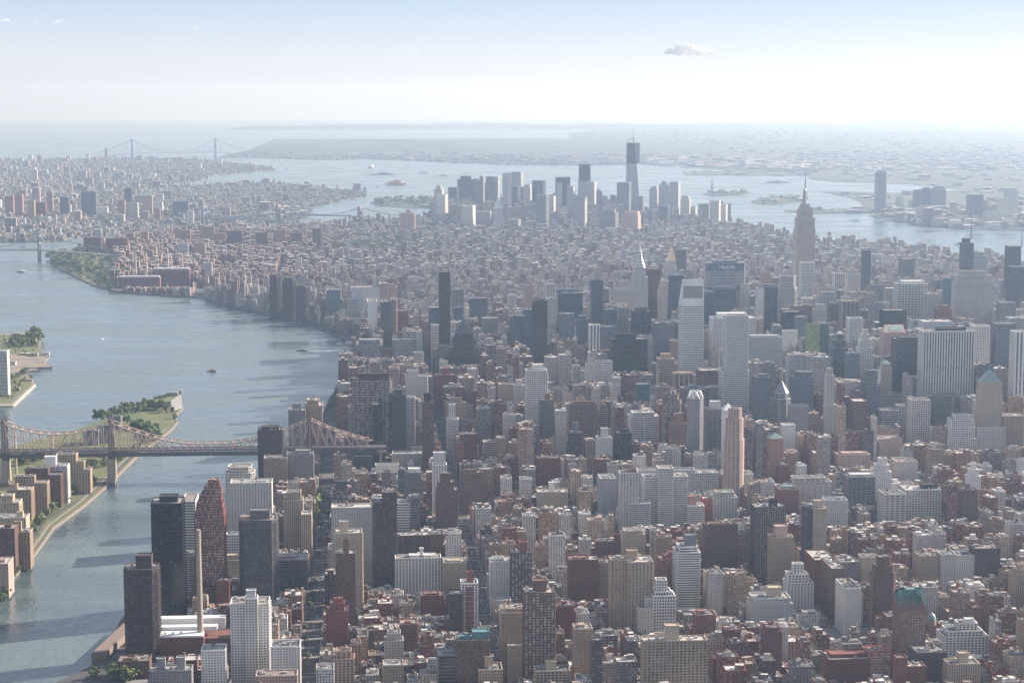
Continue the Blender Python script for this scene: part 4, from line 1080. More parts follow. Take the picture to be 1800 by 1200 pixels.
T_HAZE = '''
762 781 345 385 Y10500 V lim d15 | tier:765-779-332,0;tier:768-776-327,0;d:40;rot:-24 | office tower | stone_tower | leftmost stepped tower of the distant downtown cluster
769 787 343 390 Y10200 b lim d | d:40;bal:r;clean:1;rot:-24 | office tower | blank_tower | windowless pale slab in front of the leftmost downtown tower
788 807 330 350 Y10800 c slt b15 | cham:14;d:40 | office tower | glass_tower | dark glass tower with notched top in the distant downtown cluster
805 834 316 350 Y11000 v slt d15 | tier:810-828-310,0;d:60;bay:5 | office tower | ribbed_tower | broad dark ribbed tower with sunlit right end, left of the downtown needle spire
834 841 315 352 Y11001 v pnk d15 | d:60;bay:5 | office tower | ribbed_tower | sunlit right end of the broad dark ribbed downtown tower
842 852 318 360 Y10900 V gry d15 | tier:844-850-310;spire:847-299;d:30;rot:-24 | office tower | spire_tower | slim downtown tower with a needle spire
853 870 322 360 Y10950 V gry d15 | tier:855-868-311,0;cham:10;d:40 | office tower | chamfer_tower | downtown tower with a dark chamfered hat right of the needle spire
870 879 311 350 Y10960 V lim d15 | d:40;bal:r;rot:-24 | office tower | slim_tower | slim pale downtown tower left of the rippled sunlit tower
884 892 305 380 Y10250 r lgr l30 | d:30;bay:60 | apartment tower | rippled_tower | left sunlit half of the rippled steel downtown tower
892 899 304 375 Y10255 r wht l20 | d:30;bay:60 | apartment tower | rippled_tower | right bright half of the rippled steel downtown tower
898 920 303 352 Y10720 v lgr d15 | d:36;bay:6;spire:905-297;rot:-24 | office tower | slab_tower | broad pale slab with fine vertical lines, tallest left of the twin cranes
899 914 328 372 Y10400 c slt b12 | d:40;rot:-24 | office tower | office_tower | dark slab in front of the broad pale downtown slab
921 936 330 355 Y10700 p lim d20 | tier:923-933-325,0;d:36;rot:-24 | office tower | stone_tower | tan stone tower right of the broad pale downtown slab
936 960 318 352 Y10750 c slt k10 | d:45;bal:r;rot:-24 | office tower | dark_slab | dark square downtown slab standing alone
943 965 343 392 Y9900 r gry d20 | d:45;bal:r;rot:-24 | office tower | office_tower | grey banded block in front of the dark square downtown slab
965 977 345 385 Y10200 p lim d20 | d:36;rot:-24 | office building | office_building | tan block between two dark downtown slabs
977 1003 312 350 Y10500 c cha k10 | d:45;rot:-24 | office tower | dark_slab | wide dark downtown slab left of the crane-topped tower
980 988 322 355 Y10300 V lim d20 | spire:984-317;d:26;rot:-24 | office tower | stone_tower | slim pale tower before the wide dark downtown slab
998 1010 328 360 Y10350 V lgr d15 | d:34;rot:-24 | apartment tower | slim_tower | pale tower directly right of the wide dark downtown slab
1009 1033 351 400 Y9800 b gry d | d:40;bk:1011-1031-346;rot:-24 | office tower | blank_tower | windowless ribbed stone block before the crane-topped tower
1034 1048 320 370 Y10400 V lim d20 | d:36;rot:-24 | office tower | stone_tower | pale stone tower right of the crane-topped tower
1048 1058 337 370 Y10500 p gry d20 | pyr:331;pc:slt;d:30 | office building | office_building | small hazy tower with pointed roof left of the tallest downtown tower
1085 1111 321 370 Y10250 c lgr b15 | d:40;rot:-24 | office tower | glass_tower | blue-grey glass slab in front of the tallest downtown tower
1058 1088 374 412 Y9600 g gry d20 | tier:1064-1082-369,0;d:50;rot:-24 | office tower | office_tower | broad stepped grey block below the tallest downtown tower
1094 1128 378 412 Y9500 p pnk d20 | tier:1098-1124-372,0;d:50;rot:-24 | office tower | brick_tower | broad pinkish stepped block below the tallest downtown tower
1121 1133 345 372 Y10300 c lgr b15 | d:30;rot:-24 | office tower | glass_tower | small glass tower at the right foot of the tallest downtown tower
1143 1159 333 385 Y10700 g lgr b20 | tier:1146-1156-328,0;d:40;rot:-24 | office tower | dome_tower | domed tower, left of the three linked towers by the harbour
1160 1176 328 385 Y10650 g lgr b20 | pyr:317;pc:cop;d:40 | office tower | pyramid_tower | pyramid-topped tower in the middle of three by the harbour
1178 1197 320 385 Y10500 r lgr b20 | d:44;rot:-24 | office tower | glass_tower | flat-topped striped glass tower by the harbour
1197 1216 350 390 Y10600 g lim b20 | tier:1200-1212-345,0;d:40;rot:-24 | office tower | stone_tower | stepped pale tower, right of the flat-topped striped glass tower
1161 1178 362 395 Y10000 c slt b20 | d:40;rot:-24 | office tower | glass_tower | dark cube building before the pyramid-topped harbour tower
1216 1226 364 395 Y10300 p lim d20 | d:40;rot:-24 | apartment building | apartment_building | hazy tan block right of the stepped pale harbour tower
1237 1250 359 397 Y9900 p gry d20 | d:40;rot:-24 | apartment tower | apartment_tower | left grey tower of the trio standing right of the harbour towers
1249 1268 353 398 Y9800 p lim d20 | d:36;rot:-24 | apartment tower | apartment_tower | middle tallest tan tower of the trio right of the harbour towers
1268 1280 360 398 Y9850 p lim d20 | d:40;rot:-24 | apartment tower | apartment_tower | right tan tower of the trio right of the harbour towers
703 731 375 410 Y9480 p pnk d15 | bk:713-719-368;d:40;bal:r;cham:10 | apartment tower | apartment_tower | reddish curved-looking slab standing alone left of downtown
813 836 362 402 Y9900 p lim d20 | d:40;rot:-24 | office building | office_building | broad pale civic block below the downtown needle spire
868 884 367 405 Y9900 p lim d20 | pyr:345;pc:lgr;d:34 | office tower | stone_tower | pale civic tower with a spire roof before the rippled tower
835 868 372 405 Y10000 p gry d20 | d:50;rot:-24 | office building | office_building | grey block between two pale civic towers
892 916 386 402 Y9700 p gry d20 | d:40;rot:-24 | office building | office_building | low hazy grey block below the dark downtown slab
1541 1560 304 380 Y11280 c lgr b20 | tier:1543-1559-301,0;d:44;cham:5;clean:1 | office tower | glass_tower | tallest blue glass tower alone across the river at right
1607 1620 334 375 Y11500 c gry b20 | d:30 | apartment tower | apartment_tower | left dark tower of three across the river at right
1621 1637 332 377 Y11450 c gry b20 | tier:1624-1634-330,0;d:30 | apartment tower | apartment_tower | middle tower of three across the river at right
1640 1663 332 378 Y11400 g gry b20 | tier:1643-1659-328,0;d:40 | office tower | office_tower | widest tower of three across the river at right
1577 1588 346 374 Y11600 p lim d20 | d:30 | apartment tower | apartment_tower | pale low tower right of the tallest blue tower across the river
1597 1607 352 375 Y11600 p lim d20 | d:30 | apartment building | apartment_building | small hazy block left of the three towers across the river
1703 1729 343 398 Y10500 c gry b20 | d:40 | office tower | office_tower | hazy blue-grey slab across the river near the right edge
1757 1775 349 400 Y10400 p lim d20 | d:40 | apartment tower | apartment_tower | very hazy tower across the river at the right edge
1768 1790 335 398 Y10700 p lim d20 | d:40 | office tower | office_tower | tallest very hazy block across the river at the right edge
1735 1752 372 400 Y10300 p lim d20 | d:40 | apartment building | apartment_building | low hazy block between slabs across the river at right
8 23 345 378 Y11300 p sal d20 | d:36 | apartment tower | apartment_tower | rosy tower furthest left in the tower group at far left
25 39 342 378 Y11200 p sal d20 | d:36 | apartment tower | apartment_tower | second rosy tower in the tower group at far left
48 60 352 378 Y11000 p tan d20 | d:36 | apartment tower | apartment_tower | tan slab left of the spired bank tower in Brooklyn
60 80 356 372 Y11100 p red d20 | d:40 | apartment building | apartment_building | wide low rosy block in the tower group at far left
82 92 338 372 Y11600 V tan d20 | pyr:331;pc:gry;d:30 | office tower | bank_tower | slim old bank tower in the tower group at far left
105 120 347 375 Y11300 c slt b15 | d:36 | office tower | office_tower | bluish tower in the middle of the tower group at far left
142 168 337 375 Y11200 c gry b20 | d:40;bal:r | apartment tower | apartment_tower | wide grey tower with pale right side in the tower group at far left
208 219 352 390 Y10800 p tan d20 | d:36 | apartment tower | apartment_tower | tan tower left of the round-looking white block in Brooklyn
219 242 357 388 Y10850 r wht d20 | d:40;bay:60 | office building | office_building | broad white banded block in the tower group at far left
218 231 331 355 Y11700 c slt b15 | d:36 | apartment tower | glass_tower | dark blue tower behind the broad white banded block in Brooklyn
252 267 344 375 Y11300 p tan d20 | pyr:339;pc:cop;d:36 | office tower | office_tower | tan tower with a green roof in the tower group at far left
303 331 354 380 Y11000 p slt d20 | d:40 | office building | office_building | wide dark block right of the tower group at far left
272 281 366 390 Y10700 p sal d20 | d:26 | apartment tower | apartment_tower | slim rosy tower before the hazy suspension bridge
147 177 418 435 B443 p rbr d20 | d:30 | apartment building | housing_block | red brown housing slab at the river, left of the near pair
186 224 419 438 B446 p rbr d20 | d:30 | apartment building | housing_block | wider red brown housing slab at the river, right of the near pair
224 235 410 428 B437 p sal d20 | d:30 | apartment building | housing_block | slim rosy housing tower behind the wider riverside slab
247 260 408 426 B436 p sal d20 | d:30 | apartment building | housing_block | slim rosy housing tower standing second behind the riverside slabs
310 334 405 422 B433 p sal d20 | d:30;bal:r | apartment building | housing_block | rosy housing pair left of the suspension bridge deck
353 376 399 424 B434 p tan d20 | d:30;bal:r | apartment building | housing_block | tall tan-rosy housing tower below the suspension bridge
378 397 410 424 B434 p sal d20 | d:30 | apartment building | housing_block | low rosy housing tower below the suspension bridge
398 425 406 436 B441 p brn d20 | d:30 | apartment building | housing_block | broad brown housing tower right of the suspension bridge foot
449 470 409 436 B442 p brn d20 | d:30;bal:r | apartment building | housing_block | brown housing tower in the middle of the far flats
480 502 405 430 B438 p sal d20 | d:30;bal:r | apartment building | housing_block | rosy housing tower before the stone-towered bridge
512 530 410 430 B440 p brn d20 | d:30;bal:r | apartment building | housing_block | rosy brown housing tower on the right of the far flats
549 564 402 436 B442 p brn d20 | d:30 | apartment building | housing_block | brown slab standing right of the far flats
312 330 430 450 B457 p lgr d20 | d:26 | apartment building | housing_block | pale grey housing block left of the power station chimneys
341 360 428 452 B457 p tan d20 | d:26 | apartment building | housing_block | tan housing block behind the power station
360 372 462 492 B500 p lgr d20 | d:26;bal:r | apartment building | housing_block | pale tower right of the power station
473 492 487 548 S31 p dbr d20 | tier:476-489-484,0;d:34;cham:8;bal:r | apartment tower | apartment_tower | left of the dark brown riverside towers standing at the water's edge
496 519 492 548 S31.6 p dbr d20 | tier:499-516-488,0;d:34;cham:8;bal:r | apartment tower | apartment_tower | middle of the dark brown riverside towers at the water's edge
520 542 505 558 S32 p dbr d20 | tier:523-538-502,0;d:34;cham:8;bal:r | apartment tower | apartment_tower | right of the dark brown riverside towers at the water's edge
574 598 510 560 S33 c gry t20 | d:40 | hospital building | glass_building | teal-grey glass hospital block right of the brown riverside towers
'''
made = {}
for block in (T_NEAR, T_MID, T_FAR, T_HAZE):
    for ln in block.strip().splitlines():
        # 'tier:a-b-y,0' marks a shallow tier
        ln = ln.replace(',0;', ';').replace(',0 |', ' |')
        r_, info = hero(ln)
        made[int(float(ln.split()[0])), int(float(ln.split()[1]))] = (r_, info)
print('HEROES', len(made))
T_ISLE = '''
-28 12 618 695 B697 r wht d15 | d:30;bay:60;fl:3.2 | apartment tower | apartment_tower | white finely banded tower at the left edge on the far riverbank
98 133 800 848 B868 k tan d25 | d:26 | apartment building | island_apartment_block | tallest tan-brown stepped block on the island, partly under the bridge
133 158 826 855 B868 k tan d25 | tier:133-147-812;d:26 | apartment building | island_apartment_block | tan block stepping down to the right on the island below the bridge
76 118 820 862 B885 h wht d20 | bk:78-98-803;d:24;bal:r | apartment building | island_apartment_block | white banded block on the island with a square roof box
42 106 836 880 B892 k brn d25 | tier:44-84-824;d:30;bal:r | apartment building | island_apartment_block | brown brick block with sunlit right end beside the white island block
24 82 850 890 B905 k tan d20 | tier:26-60-838;d:26;bal:r | apartment building | island_apartment_block | tan stepped block on the island, left of the brown brick one beside the white block
12 54 862 900 B915 k tan d25 | bk:16-30-851;d:30;bal:r | apartment building | island_apartment_block | tan block on the island with regular sunlit windows
0 33 884 930 B945 k bge d25 | tier:2-22-872;d:30;bal:r | apartment building | island_apartment_block | cream stepped block on the island near the left edge
-30 45 912 955 B975 p bge d25 | bk:30-40-900;d:34 | apartment building | island_apartment_block | low wide buff block on the island at the left edge
-20 25 930 985 B1010 k brn d20 | d:30;bk:8-20-922 | apartment building | island_apartment_block | brown block on the island at the lower left edge
25 52 936 975 B1000 k tan d20 | bk:26-37-917;d:26 | apartment building | island_apartment_block | small tan block with tall bulkhead on the island near trees
-30 14 992 1040 B1052 p pnk d25 | d:40;bk:1-9-984 | apartment building | island_apartment_block | rosy block on the island at the far lower left edge
146 172 757 772 B782 p slt l30 | d:20 | hospital building | island_hospital | long dark hospital block on the island behind the bridge, left part
172 198 748 766 B778 p slt l30 | d:20 | hospital building | island_hospital | dark hospital block on the island behind the bridge tower
199 212 732 748 B756 p gry l25 | d:12 | hospital building | island_hospital | narrow grey block behind the middle bridge tower
'''
for ln in T_ISLE.strip().splitlines():
    r_, info = hero(ln)
    made[int(float(ln.split()[0])), int(float(ln.split()[1]))] = (r_, info)
# ------------------------------------------------------------------ landmark towers with shapes of their own
def anchor(xm, py, Y):
    X, z = at_y(xm, py, Y)
    return X, z

def reserve(x0, x1, yb, X0, X1, Y, Y1):
    FOOT.append((X0, X1, Y, Y1))
    CAPS.append((x0, x1, yb, Y))

def ctower(name, label, cat, xm, Y, D, secs, sty, wall, glass, roofc=(.3, .3, .3), yb=600, step=True):
    """stacked sections (half width px at Y, top row px) of one landmark, centred on one axis; returns root, px->m scale, z of the last top"""
    X, _ = at_y(xm, 500, Y)
    sc = at_y(xm + 1, 500, Y)[0] - X
    cyy = Y + D / 2
    root = empty(name, (X, cyy, -drop(X, cyy)), label, cat)
    z0, ts = 0, []
    for hw, yt, *rest in secs:
        z1 = at_y(xm, yt, Y)[1]
        d = rest[0] if rest else D
        c = rest[1] if len(rest) > 1 else 0
        p = rect(-hw * sc, hw * sc, -d / 2, d / 2, c)
        ts.append((p, z0, z1))
        z0 = z1 - .4
    rf = tower_parts(root, *ts[0], sty, wall, glass, ts[1:])
    rf.build('roof', roof_mat(roofc), root)
    w0 = max(s[0] for s in secs)
    reserve(xm - w0 - 2, xm + w0 + 2, yb, X - w0 * sc, X + w0 * sc, Y, Y + D)
    return root, sc, z0 + .4, X

LIME = wall_mat((.56, .49, .44))
# the tallest spire tower: limestone shaft with setbacks, mooring mast and antenna
r, sc, z, X = ctower('spire_skyscraper', 'tallest pale stone skyscraper with stepped shoulders, rounded mast and long needle antenna', 'skyscraper', 1415.5, 5800, 46,
                     [(21, 520, 56), (16.2, 402, 42), (15, 384, 38), (11.8, 369, 32), (8.8, 364, 26), (6.6, 359, 20)], STY['V'], LIME, glass_mat(GLS['d'], .1), yb=520)
mb = MB()
zt = at_y(1415.5, 332, 5820)[1]
za = at_y(1415.5, 298, 5820)[1]
mb.prism(ngon(0, 0, 8.5, 12), z, z + (zt - z) * .3, poly2=ngon(0, 0, 5.4, 12))
mb.prism(ngon(0, 0, 5.2, 12), z + (zt - z) * .3, zt - 5, poly2=ngon(0, 0, 4.4, 12))
mb.prism(ngon(0, 0, 5.0, 12), zt - 12, zt - 9)
mb.cone(ngon(0, 0, 4.4, 12), zt - 5, (0, 0, zt + 6))
for a in range(4):
    dx, dy = math.cos(a * 1.5708), math.sin(a * 1.5708)
    mb.bar((dx * 8, dy * 8, z), (dx * 4.4, dy * 4.4, zt - 4), 1.3, r2=.7)
mb.build('mooring_mast', plain_mat('mast_metal', (.42, .41, .42), .35, .5), r)
mb = MB()
mb.bar((0, 0, zt), (0, 0, zt + (za - zt) * .55), 1.6, r2=1.1)
mb.bar((0, 0, zt + (za - zt) * .5), (0, 0, za), .8, r2=.35)
mb.build('antenna', plain_mat('mast_steel', (.3, .3, .31), .4, .5), r)

# the art deco spire tower
r, sc, z, X = ctower('art_deco_skyscraper', 'white and grey art deco tower with scalloped steel crown tapering to a needle', 'skyscraper', 1125.8, 5080, 34,
                     [(13, 488, 38), (9.6, 472, 30)], STY['p'], wall_mat((.56, .55, .54)), glass_mat(GLS['d'], .15), yb=560)
STEEL = plain_mat('crown_steel', (.52, .53, .54), .42, .35)
za = at_y(1126, 427, 5097)[1]
mb = MB()
w0, z0 = 9.4 * sc, z
for k in range(6):
    w1 = w0 * .80
    z1 = z0 + (za - z) * .115
    sq, sq2 = rect(-w0, w0, -w0, w0, w0 * .3), rect(-w1, w1, -w1, w1, w1 * .35)
    mb.prism(sq, z0, z0 + (z1 - z0) * .55, poly2=rect(-w0 * .97, w0 * .97, -w0 * .97, w0 * .97, w0 * .32))
    mb.prism(rect(-w0 * .97, w0 * .97, -w0 * .97, w0 * .97, w0 * .32), z0 + (z1 - z0) * .55, z1, poly2=sq2)
    # scalloped arches with triangular windows on each face
    for f in range(4):
        ca, sa = math.cos(f * 1.5708), math.sin(f * 1.5708)
        for s in (-.5, 0, .5):
            b = [(s * w0 - w0 * .14, -w0 - .35, z0 + .6), (s * w0 + w0 * .14, -w0 - .35, z0 + .6), (s * w0, -w0 * .97 - .35, z0 + (z1 - z0) * .7)]
            mb.face([(x * ca - y * sa, x * sa + y * ca, q) for x, y, q in b], None, 1)
    w0, z0 = w1, z1
mb.cone(ngon(0, 0, w0, 8), z0, (0, 0, za))
mb.build('crown', [STEEL, plain_mat('crown_window', (.03, .035, .04), .2)], r)

# white banded tower with the slanted top
Y = street(54) + 4
X0, zt = at_y(1199.5, 490, Y)
X1, _ = at_y(1237.5, 490, Y)
D = 46
zl = at_y(1218, 538, Y)[1]
cx, cyy = (X0 + X1) / 2, Y + D / 2
r = empty('slant_top_skyscraper', (cx, cyy, -drop(cx, cyy)), 'tall white-banded tower with sloped wedge top and dark louvred panel below its peak', 'skyscraper')
hw, hd = (X1 - X0) / 2, D / 2
WHITE = wall_mat((.76, .76, .75), .45)
g, c = MB(), MB()
pl = rect(-hw, hw, -hd, hd)
glaze(g, pl, 30, zl, (3, 0, 3.9))
g.build('glazing', glass_mat(GLS['d'], .12), r)
facade(c, pl, 30, zl, [90, .012, 3.9, .55, .3, .4])
c.build('cladding', WHITE, r)
mb = MB()
zb = zl - .5
a, b2, c2, d = (-hw - .4, -hd - .4), (hw + .4, -hd - .4), (hw + .4, hd + .4), (-hw - .4, hd + .4)
mb.face([(*a, zb), (*b2, zb), (*b2, zt), (*a, zt)])
mb.face([(*b2, zb), (*c2, zb), (*b2, zt)])
mb.face([(*d, zb), (*a, zb), (*a, zt)])
mb.face([(*a, zt), (*b2, zt), (*c2, zb), (*d, zb)])
mb.build('slanted_top', WHITE, r)
mb = MB()
zp0, zp1 = at_y(1218, 524, Y)[1], at_y(1218, 502.5, Y)[1]
n = 26
for k in range(n):
    x0 = -hw + 2 + (2 * hw - 4) * k / n
    mb.box(x0, x0 + (2 * hw - 4) / n * .62, -hd - .75, -hd - .35, zp0, zp1, bottom=True)
mb.build('louvre', plain_mat('louvre_metal', (.16, .165, .19), .5, .2), r)
mb = MB()
mb.box(-hw + 8, hw - 8, -hd + 8, hd - 8, 0, 31, top_mi=0)
for dx, dy in ((0, -hd), (0, hd), (-hw, 0), (hw, 0)):
    sx, sy = (dx * .86, dy * .86)
    mb.box(sx - 4, sx + 4, sy - 4, sy + 4, 0, 30.4)
mb.build('stilt_legs' if False else 'pedestal', WHITE, r)
reserve(1190, 1240, 660, X0, X1, Y, Y + D)

# the wide lozenge slab with the lettered band
Y = street(45) + 20
xa, xb = 1243, 1311
X0, zt = at_y(xa, 464, Y)
X1, _ = at_y(xb, 464, Y)
D = 44
cx, cyy = (X0 + X1) / 2, Y + D / 2
hw, hd = (X1 - X0) / 2, D / 2
r = empty('lozenge_skyscraper', (cx, cyy, -drop(cx, cyy)), 'wide grey lozenge-plan office slab with large white company lettering on its dark top band', 'skyscraper')
pl = [(-hw, -4), (-hw * .78, -hd), (hw * .78, -hd), (hw, -4), (hw, 4), (hw * .78, hd), (-hw * .78, hd), (-hw, 4)]
pl = [(-hw, -hd * .55), (-hw * .93, -hd), (hw * .93, -hd), (hw, -hd * .55), (hw, hd * .3), (hw * .8, hd), (-hw * .8, hd), (-hw, hd * .3)]
zs = at_y(1277, 475.5, Y)[1]
zm = at_y(1277, 505, Y)[1]
g, c = MB(), MB()
glaze(g, pl, 0, zs, (2.6, 0, 3.9))
g.build('glazing', glass_mat(GLS['d'], .15), r)
facade(c, pl, 0, zm - 5, [2.8, .3, 3.9, .5, .55, .4])
facade(c, pl, zm, zs, [2.8, .3, 3.9, .5, .55, .4])
c.build('cladding', wall_mat((.46, .44, .43)), r)
mb = MB()
mb.prism(shrink(pl, -.2), zs, zt - 1)
mb.prism(shrink(pl, -.8), zt - 1, zt + 2)
mb.box(-hw * .6, hw * .6, -hd * .5, hd * .5, zt + 2, zt + 7)
mb.build('sign_band', plain_mat('sign_band_panel', (.12, .145, .17), .5), r)
cu = bpy.data.curves.new('lettering', 'FONT')
cu.body = 'MetLife'
cu.align_x, cu.align_y = 'CENTER', 'CENTER'
cu.size = (zt - zs) * .80
cu.extrude = .4
cu.offset = .06
to = bpy.data.objects.new('lettering', cu)
COL.objects.link(to)
dg = bpy.context.evaluated_depsgraph_get()
me = bpy.data.meshes.new_from_object(to.evaluated_get(dg))
bpy.data.objects.remove(to)
lo = bpy.data.objects.new('lettering', me)
COL.objects.link(lo)
lo.parent = r
lo.rotation_euler = (math.pi / 2, 0, 0)
lo.location = (hw * .02, -hd - 1.3, (zs + zt) / 2)
me.materials.append(plain_mat('sign_white', (.8, .8, .8), .5, 0, .02))
reserve(1241, 1313, 545, X0, X1, Y, Y + D)

# the tallest downtown tower, still under construction
Y = 10400
X, zt = at_y(1114.5, 252, Y)
zg = at_y(1114.5, 288, Y)[1]
sc = at_y(1115.5, 300, Y)[0] - at_y(1114.5, 300, Y)[0]
r = empty('unfinished_skyscraper', (X, Y + 30, -drop(X, Y)), 'tallest tower of the distant downtown: bare dark upper floors over faceted glass, mast on top', 'skyscraper')
hb = 12.2 * sc
B4 = [(-hb, -hb), (hb, -hb), (hb, hb), (-hb, hb)]
mb = MB()
ht = hb * .99
# square base turning into a square rotated by 45 degrees: eight tall triangles, cut where the glass stops
zf = zt + 40
T4 = [(0, -ht), (ht, 0), (0, ht), (-ht, 0)]
z0 = 55
mb.prism(B4, 0, z0, top=False)
def lerp(p, q, t):
    return tuple(p[i] + (q[i] - p[i]) * t for i in range(3))
t = (zg - z0) / (zf - z0)
for k in range(4):
    a, b = (*B4[k], z0), (*B4[(k + 1) % 4], z0)
    apex = (*T4[k], zf)
    ap0 = (*T4[(k - 1) % 4], zf)
    mb.face([a, b, lerp(b, apex, t), lerp(a, apex, t)])
    mb.face([a, lerp(a, apex, t), lerp(a, ap0, t)])
mb.build('glass_facets', glass_mat((.17, .20, .23), .05), r)
t2 = (zt - z0) / (zf - z0)
p_lo, p_hi = [], []
for k in range(4):
    a = (*B4[k], z0)
    for ap in ((*T4[(k - 1) % 4], zf), (*T4[k], zf)):
        p_lo.append(lerp(a, ap, t)[:2])
        p_hi.append(lerp(a, ap, t2)[:2])
mb = MB()
nfl = 24
for k in range(nfl + 1):
    f = k / nfl
    pp = [(u[0] + (v[0] - u[0]) * f, u[1] + (v[1] - u[1]) * f) for u, v in zip(p_lo, p_hi)]
    zz = zg + (zt - zg) * f
    mb.prism(pp, zz, zz + 1.2, bottom=True)
    if k < nfl:
        mb.prism(shrink(pp, 3), zz + 1, zz + (zt - zg) / nfl)
mb.build('bare_floors', plain_mat('bare_steel_floors', (.045, .06, .085), .7), r)
mb = MB()
mb.bar((0, 0, zt), (0, 0, at_y(1114.5, 241, Y)[1]), 3.5, r2=2)
mb.bar((0, 0, zt), (0, 0, at_y(1114.5, 226, Y)[1]), 1.0, r2=.6)
mb.bar((-25, 0, zt), (-25, 0, zt + 22), 1.2)
mb.bar((-25, 0, zt + 16), (-2, 0, zt + 30), .9)
mb.build('mast', plain_mat('mast_steel', (.3, .3, .31), .4, .5), r)
reserve(1101, 1129, 372, X - hb, X + hb, Y, Y + 60)

r, sc, z, X = ctower('crane_topped_tower', 'second dark unfinished downtown tower with pale lower half and a crane on top', 'skyscraper', 1027.5, 10500, 44,
                     [(10.2, 319), ], STY['c'], wall_mat((.42, .43, .44)), glass_mat((.3, .33, .36), .1), yb=350)
mb = MB()
zt = at_y(1027, 290, 10500)[1]
k, zz = 0, z + 1
while zz < zt:
    mb.box(-10.2 * sc, 10.2 * sc, -22, 22, zz, zz + 1.2, bottom=True)
    mb.box(-9 * sc, 9 * sc, -19, 19, zz + 1, zz + 4)
    zz += 4
mb.build('bare_floors', plain_mat('bare_steel_floors', (.045, .06, .085), .7), r)
mb = MB()
mb.bar((0, 0, zt), (0, 0, zt + 20), 1.2)
mb.bar((8, 0, zt + 8), (26, 0, zt + 22), .9)
mb.build('crane', plain_mat('crane_steel', (.3, .2, .15), .5), r)

# white steel crown of the octagonal tower
r, info = made[1211, 1238]
mb = MB()
zt = info['zt']
za = at_y(1224, 687, info['cy'])[1]
pts = shrink(info['poly'], .5)
n = len(pts)
for i in range(n):
    a, b = pts[i], pts[(i + 1) % n]
    m2 = ((a[0] + b[0]) / 2 * .72, (a[1] + b[1]) / 2 * .72)
    mb.bar((*a, zt), (*m2, za), .7)
    mb.bar((*b, zt), (*m2, za), .7)
    m3 = ((pts[(i + 1) % n][0] + pts[(i + 2) % n][0]) / 2 * .72, (pts[(i + 1) % n][1] + pts[(i + 2) % n][1]) / 2 * .72)
    mb.bar((*m2, za), (*m3, za), .6)
mb.build('crown', plain_mat('white_steel', (.78, .78, .78), .4), r)
# round emblem window in the top of the banded tower
r, info = made[1168, 1199]
mb = MB()
zc = info['zt'] - 6
yy = min(p[1] for p in info['top']) - 1.2
xm_ = sum(p[0] for p in info['top']) / len(info['top'])
mb.face([(xm_ + 2.6 * math.cos(-t * .5236), yy, zc + 2.6 * math.sin(-t * .5236)) for t in range(12)][::-1])
mb.face([(xm_ - 5, yy + .1, zc - 5), (xm_ + 5, yy + .1, zc - 5), (xm_ + 5, yy + .1, zc + 5), (xm_ - 5, yy + .1, zc + 5)], None, 1)
mb.build('round_window', [plain_mat('dark_recess', (.05, .05, .055), .5), WHITE], r)
# red panel front of the slim white framed tower
r, info = made[811, 840]
mb = MB()
hw = (info['X1'] - info['X0']) / 2
yy = -info['D'] / 2 - 1.3
for k in range(int(info['z'] / 6.1)):
    mb.box(-hw * .5, hw * .5, yy, yy + .9, k * 6.1 + .8, k * 6.1 + 5.9, bottom=True)
mb.build('brick_panel', wall_mat((.24, .10, .09)), r)
# skylight roof of the rosy granite tower
r, info = made[1553, 1592]
mb = MB()
hw, hd, z = (info['X1'] - info['X0']) / 2, info['D'] / 2, info['z'] + 1.4
rg = z + 14
mb.face([(-hw, -hd, z), (hw, -hd, z), (hw * .92, 0, rg), (-hw * .72, 0, rg)])
mb.face([(hw, hd, z), (-hw, hd, z), (-hw * .72, 0, rg), (hw * .92, 0, rg)])
mb.face([(-hw, hd, z), (-hw, -hd, z), (-hw * .72, 0, rg)])
mb.face([(hw, -hd, z), (hw, hd, z), (hw * .92, 0, rg)])
v0, v1, v2, v3 = (-hw * .45, -hd * .8, z + 3.4), (hw * .75, -hd * .8, z + 3.4), (hw * .68, -hd * .2, z + 11.8), (-hw * .4, -hd * .2, z + 11.8)
mb.face([v0, v1, v2, v3], None, 1)
mb.build('gable_roof', [wall_mat((.46, .34, .30)), plain_mat('skylight_glass', (.30, .42, .36), .25)], r)

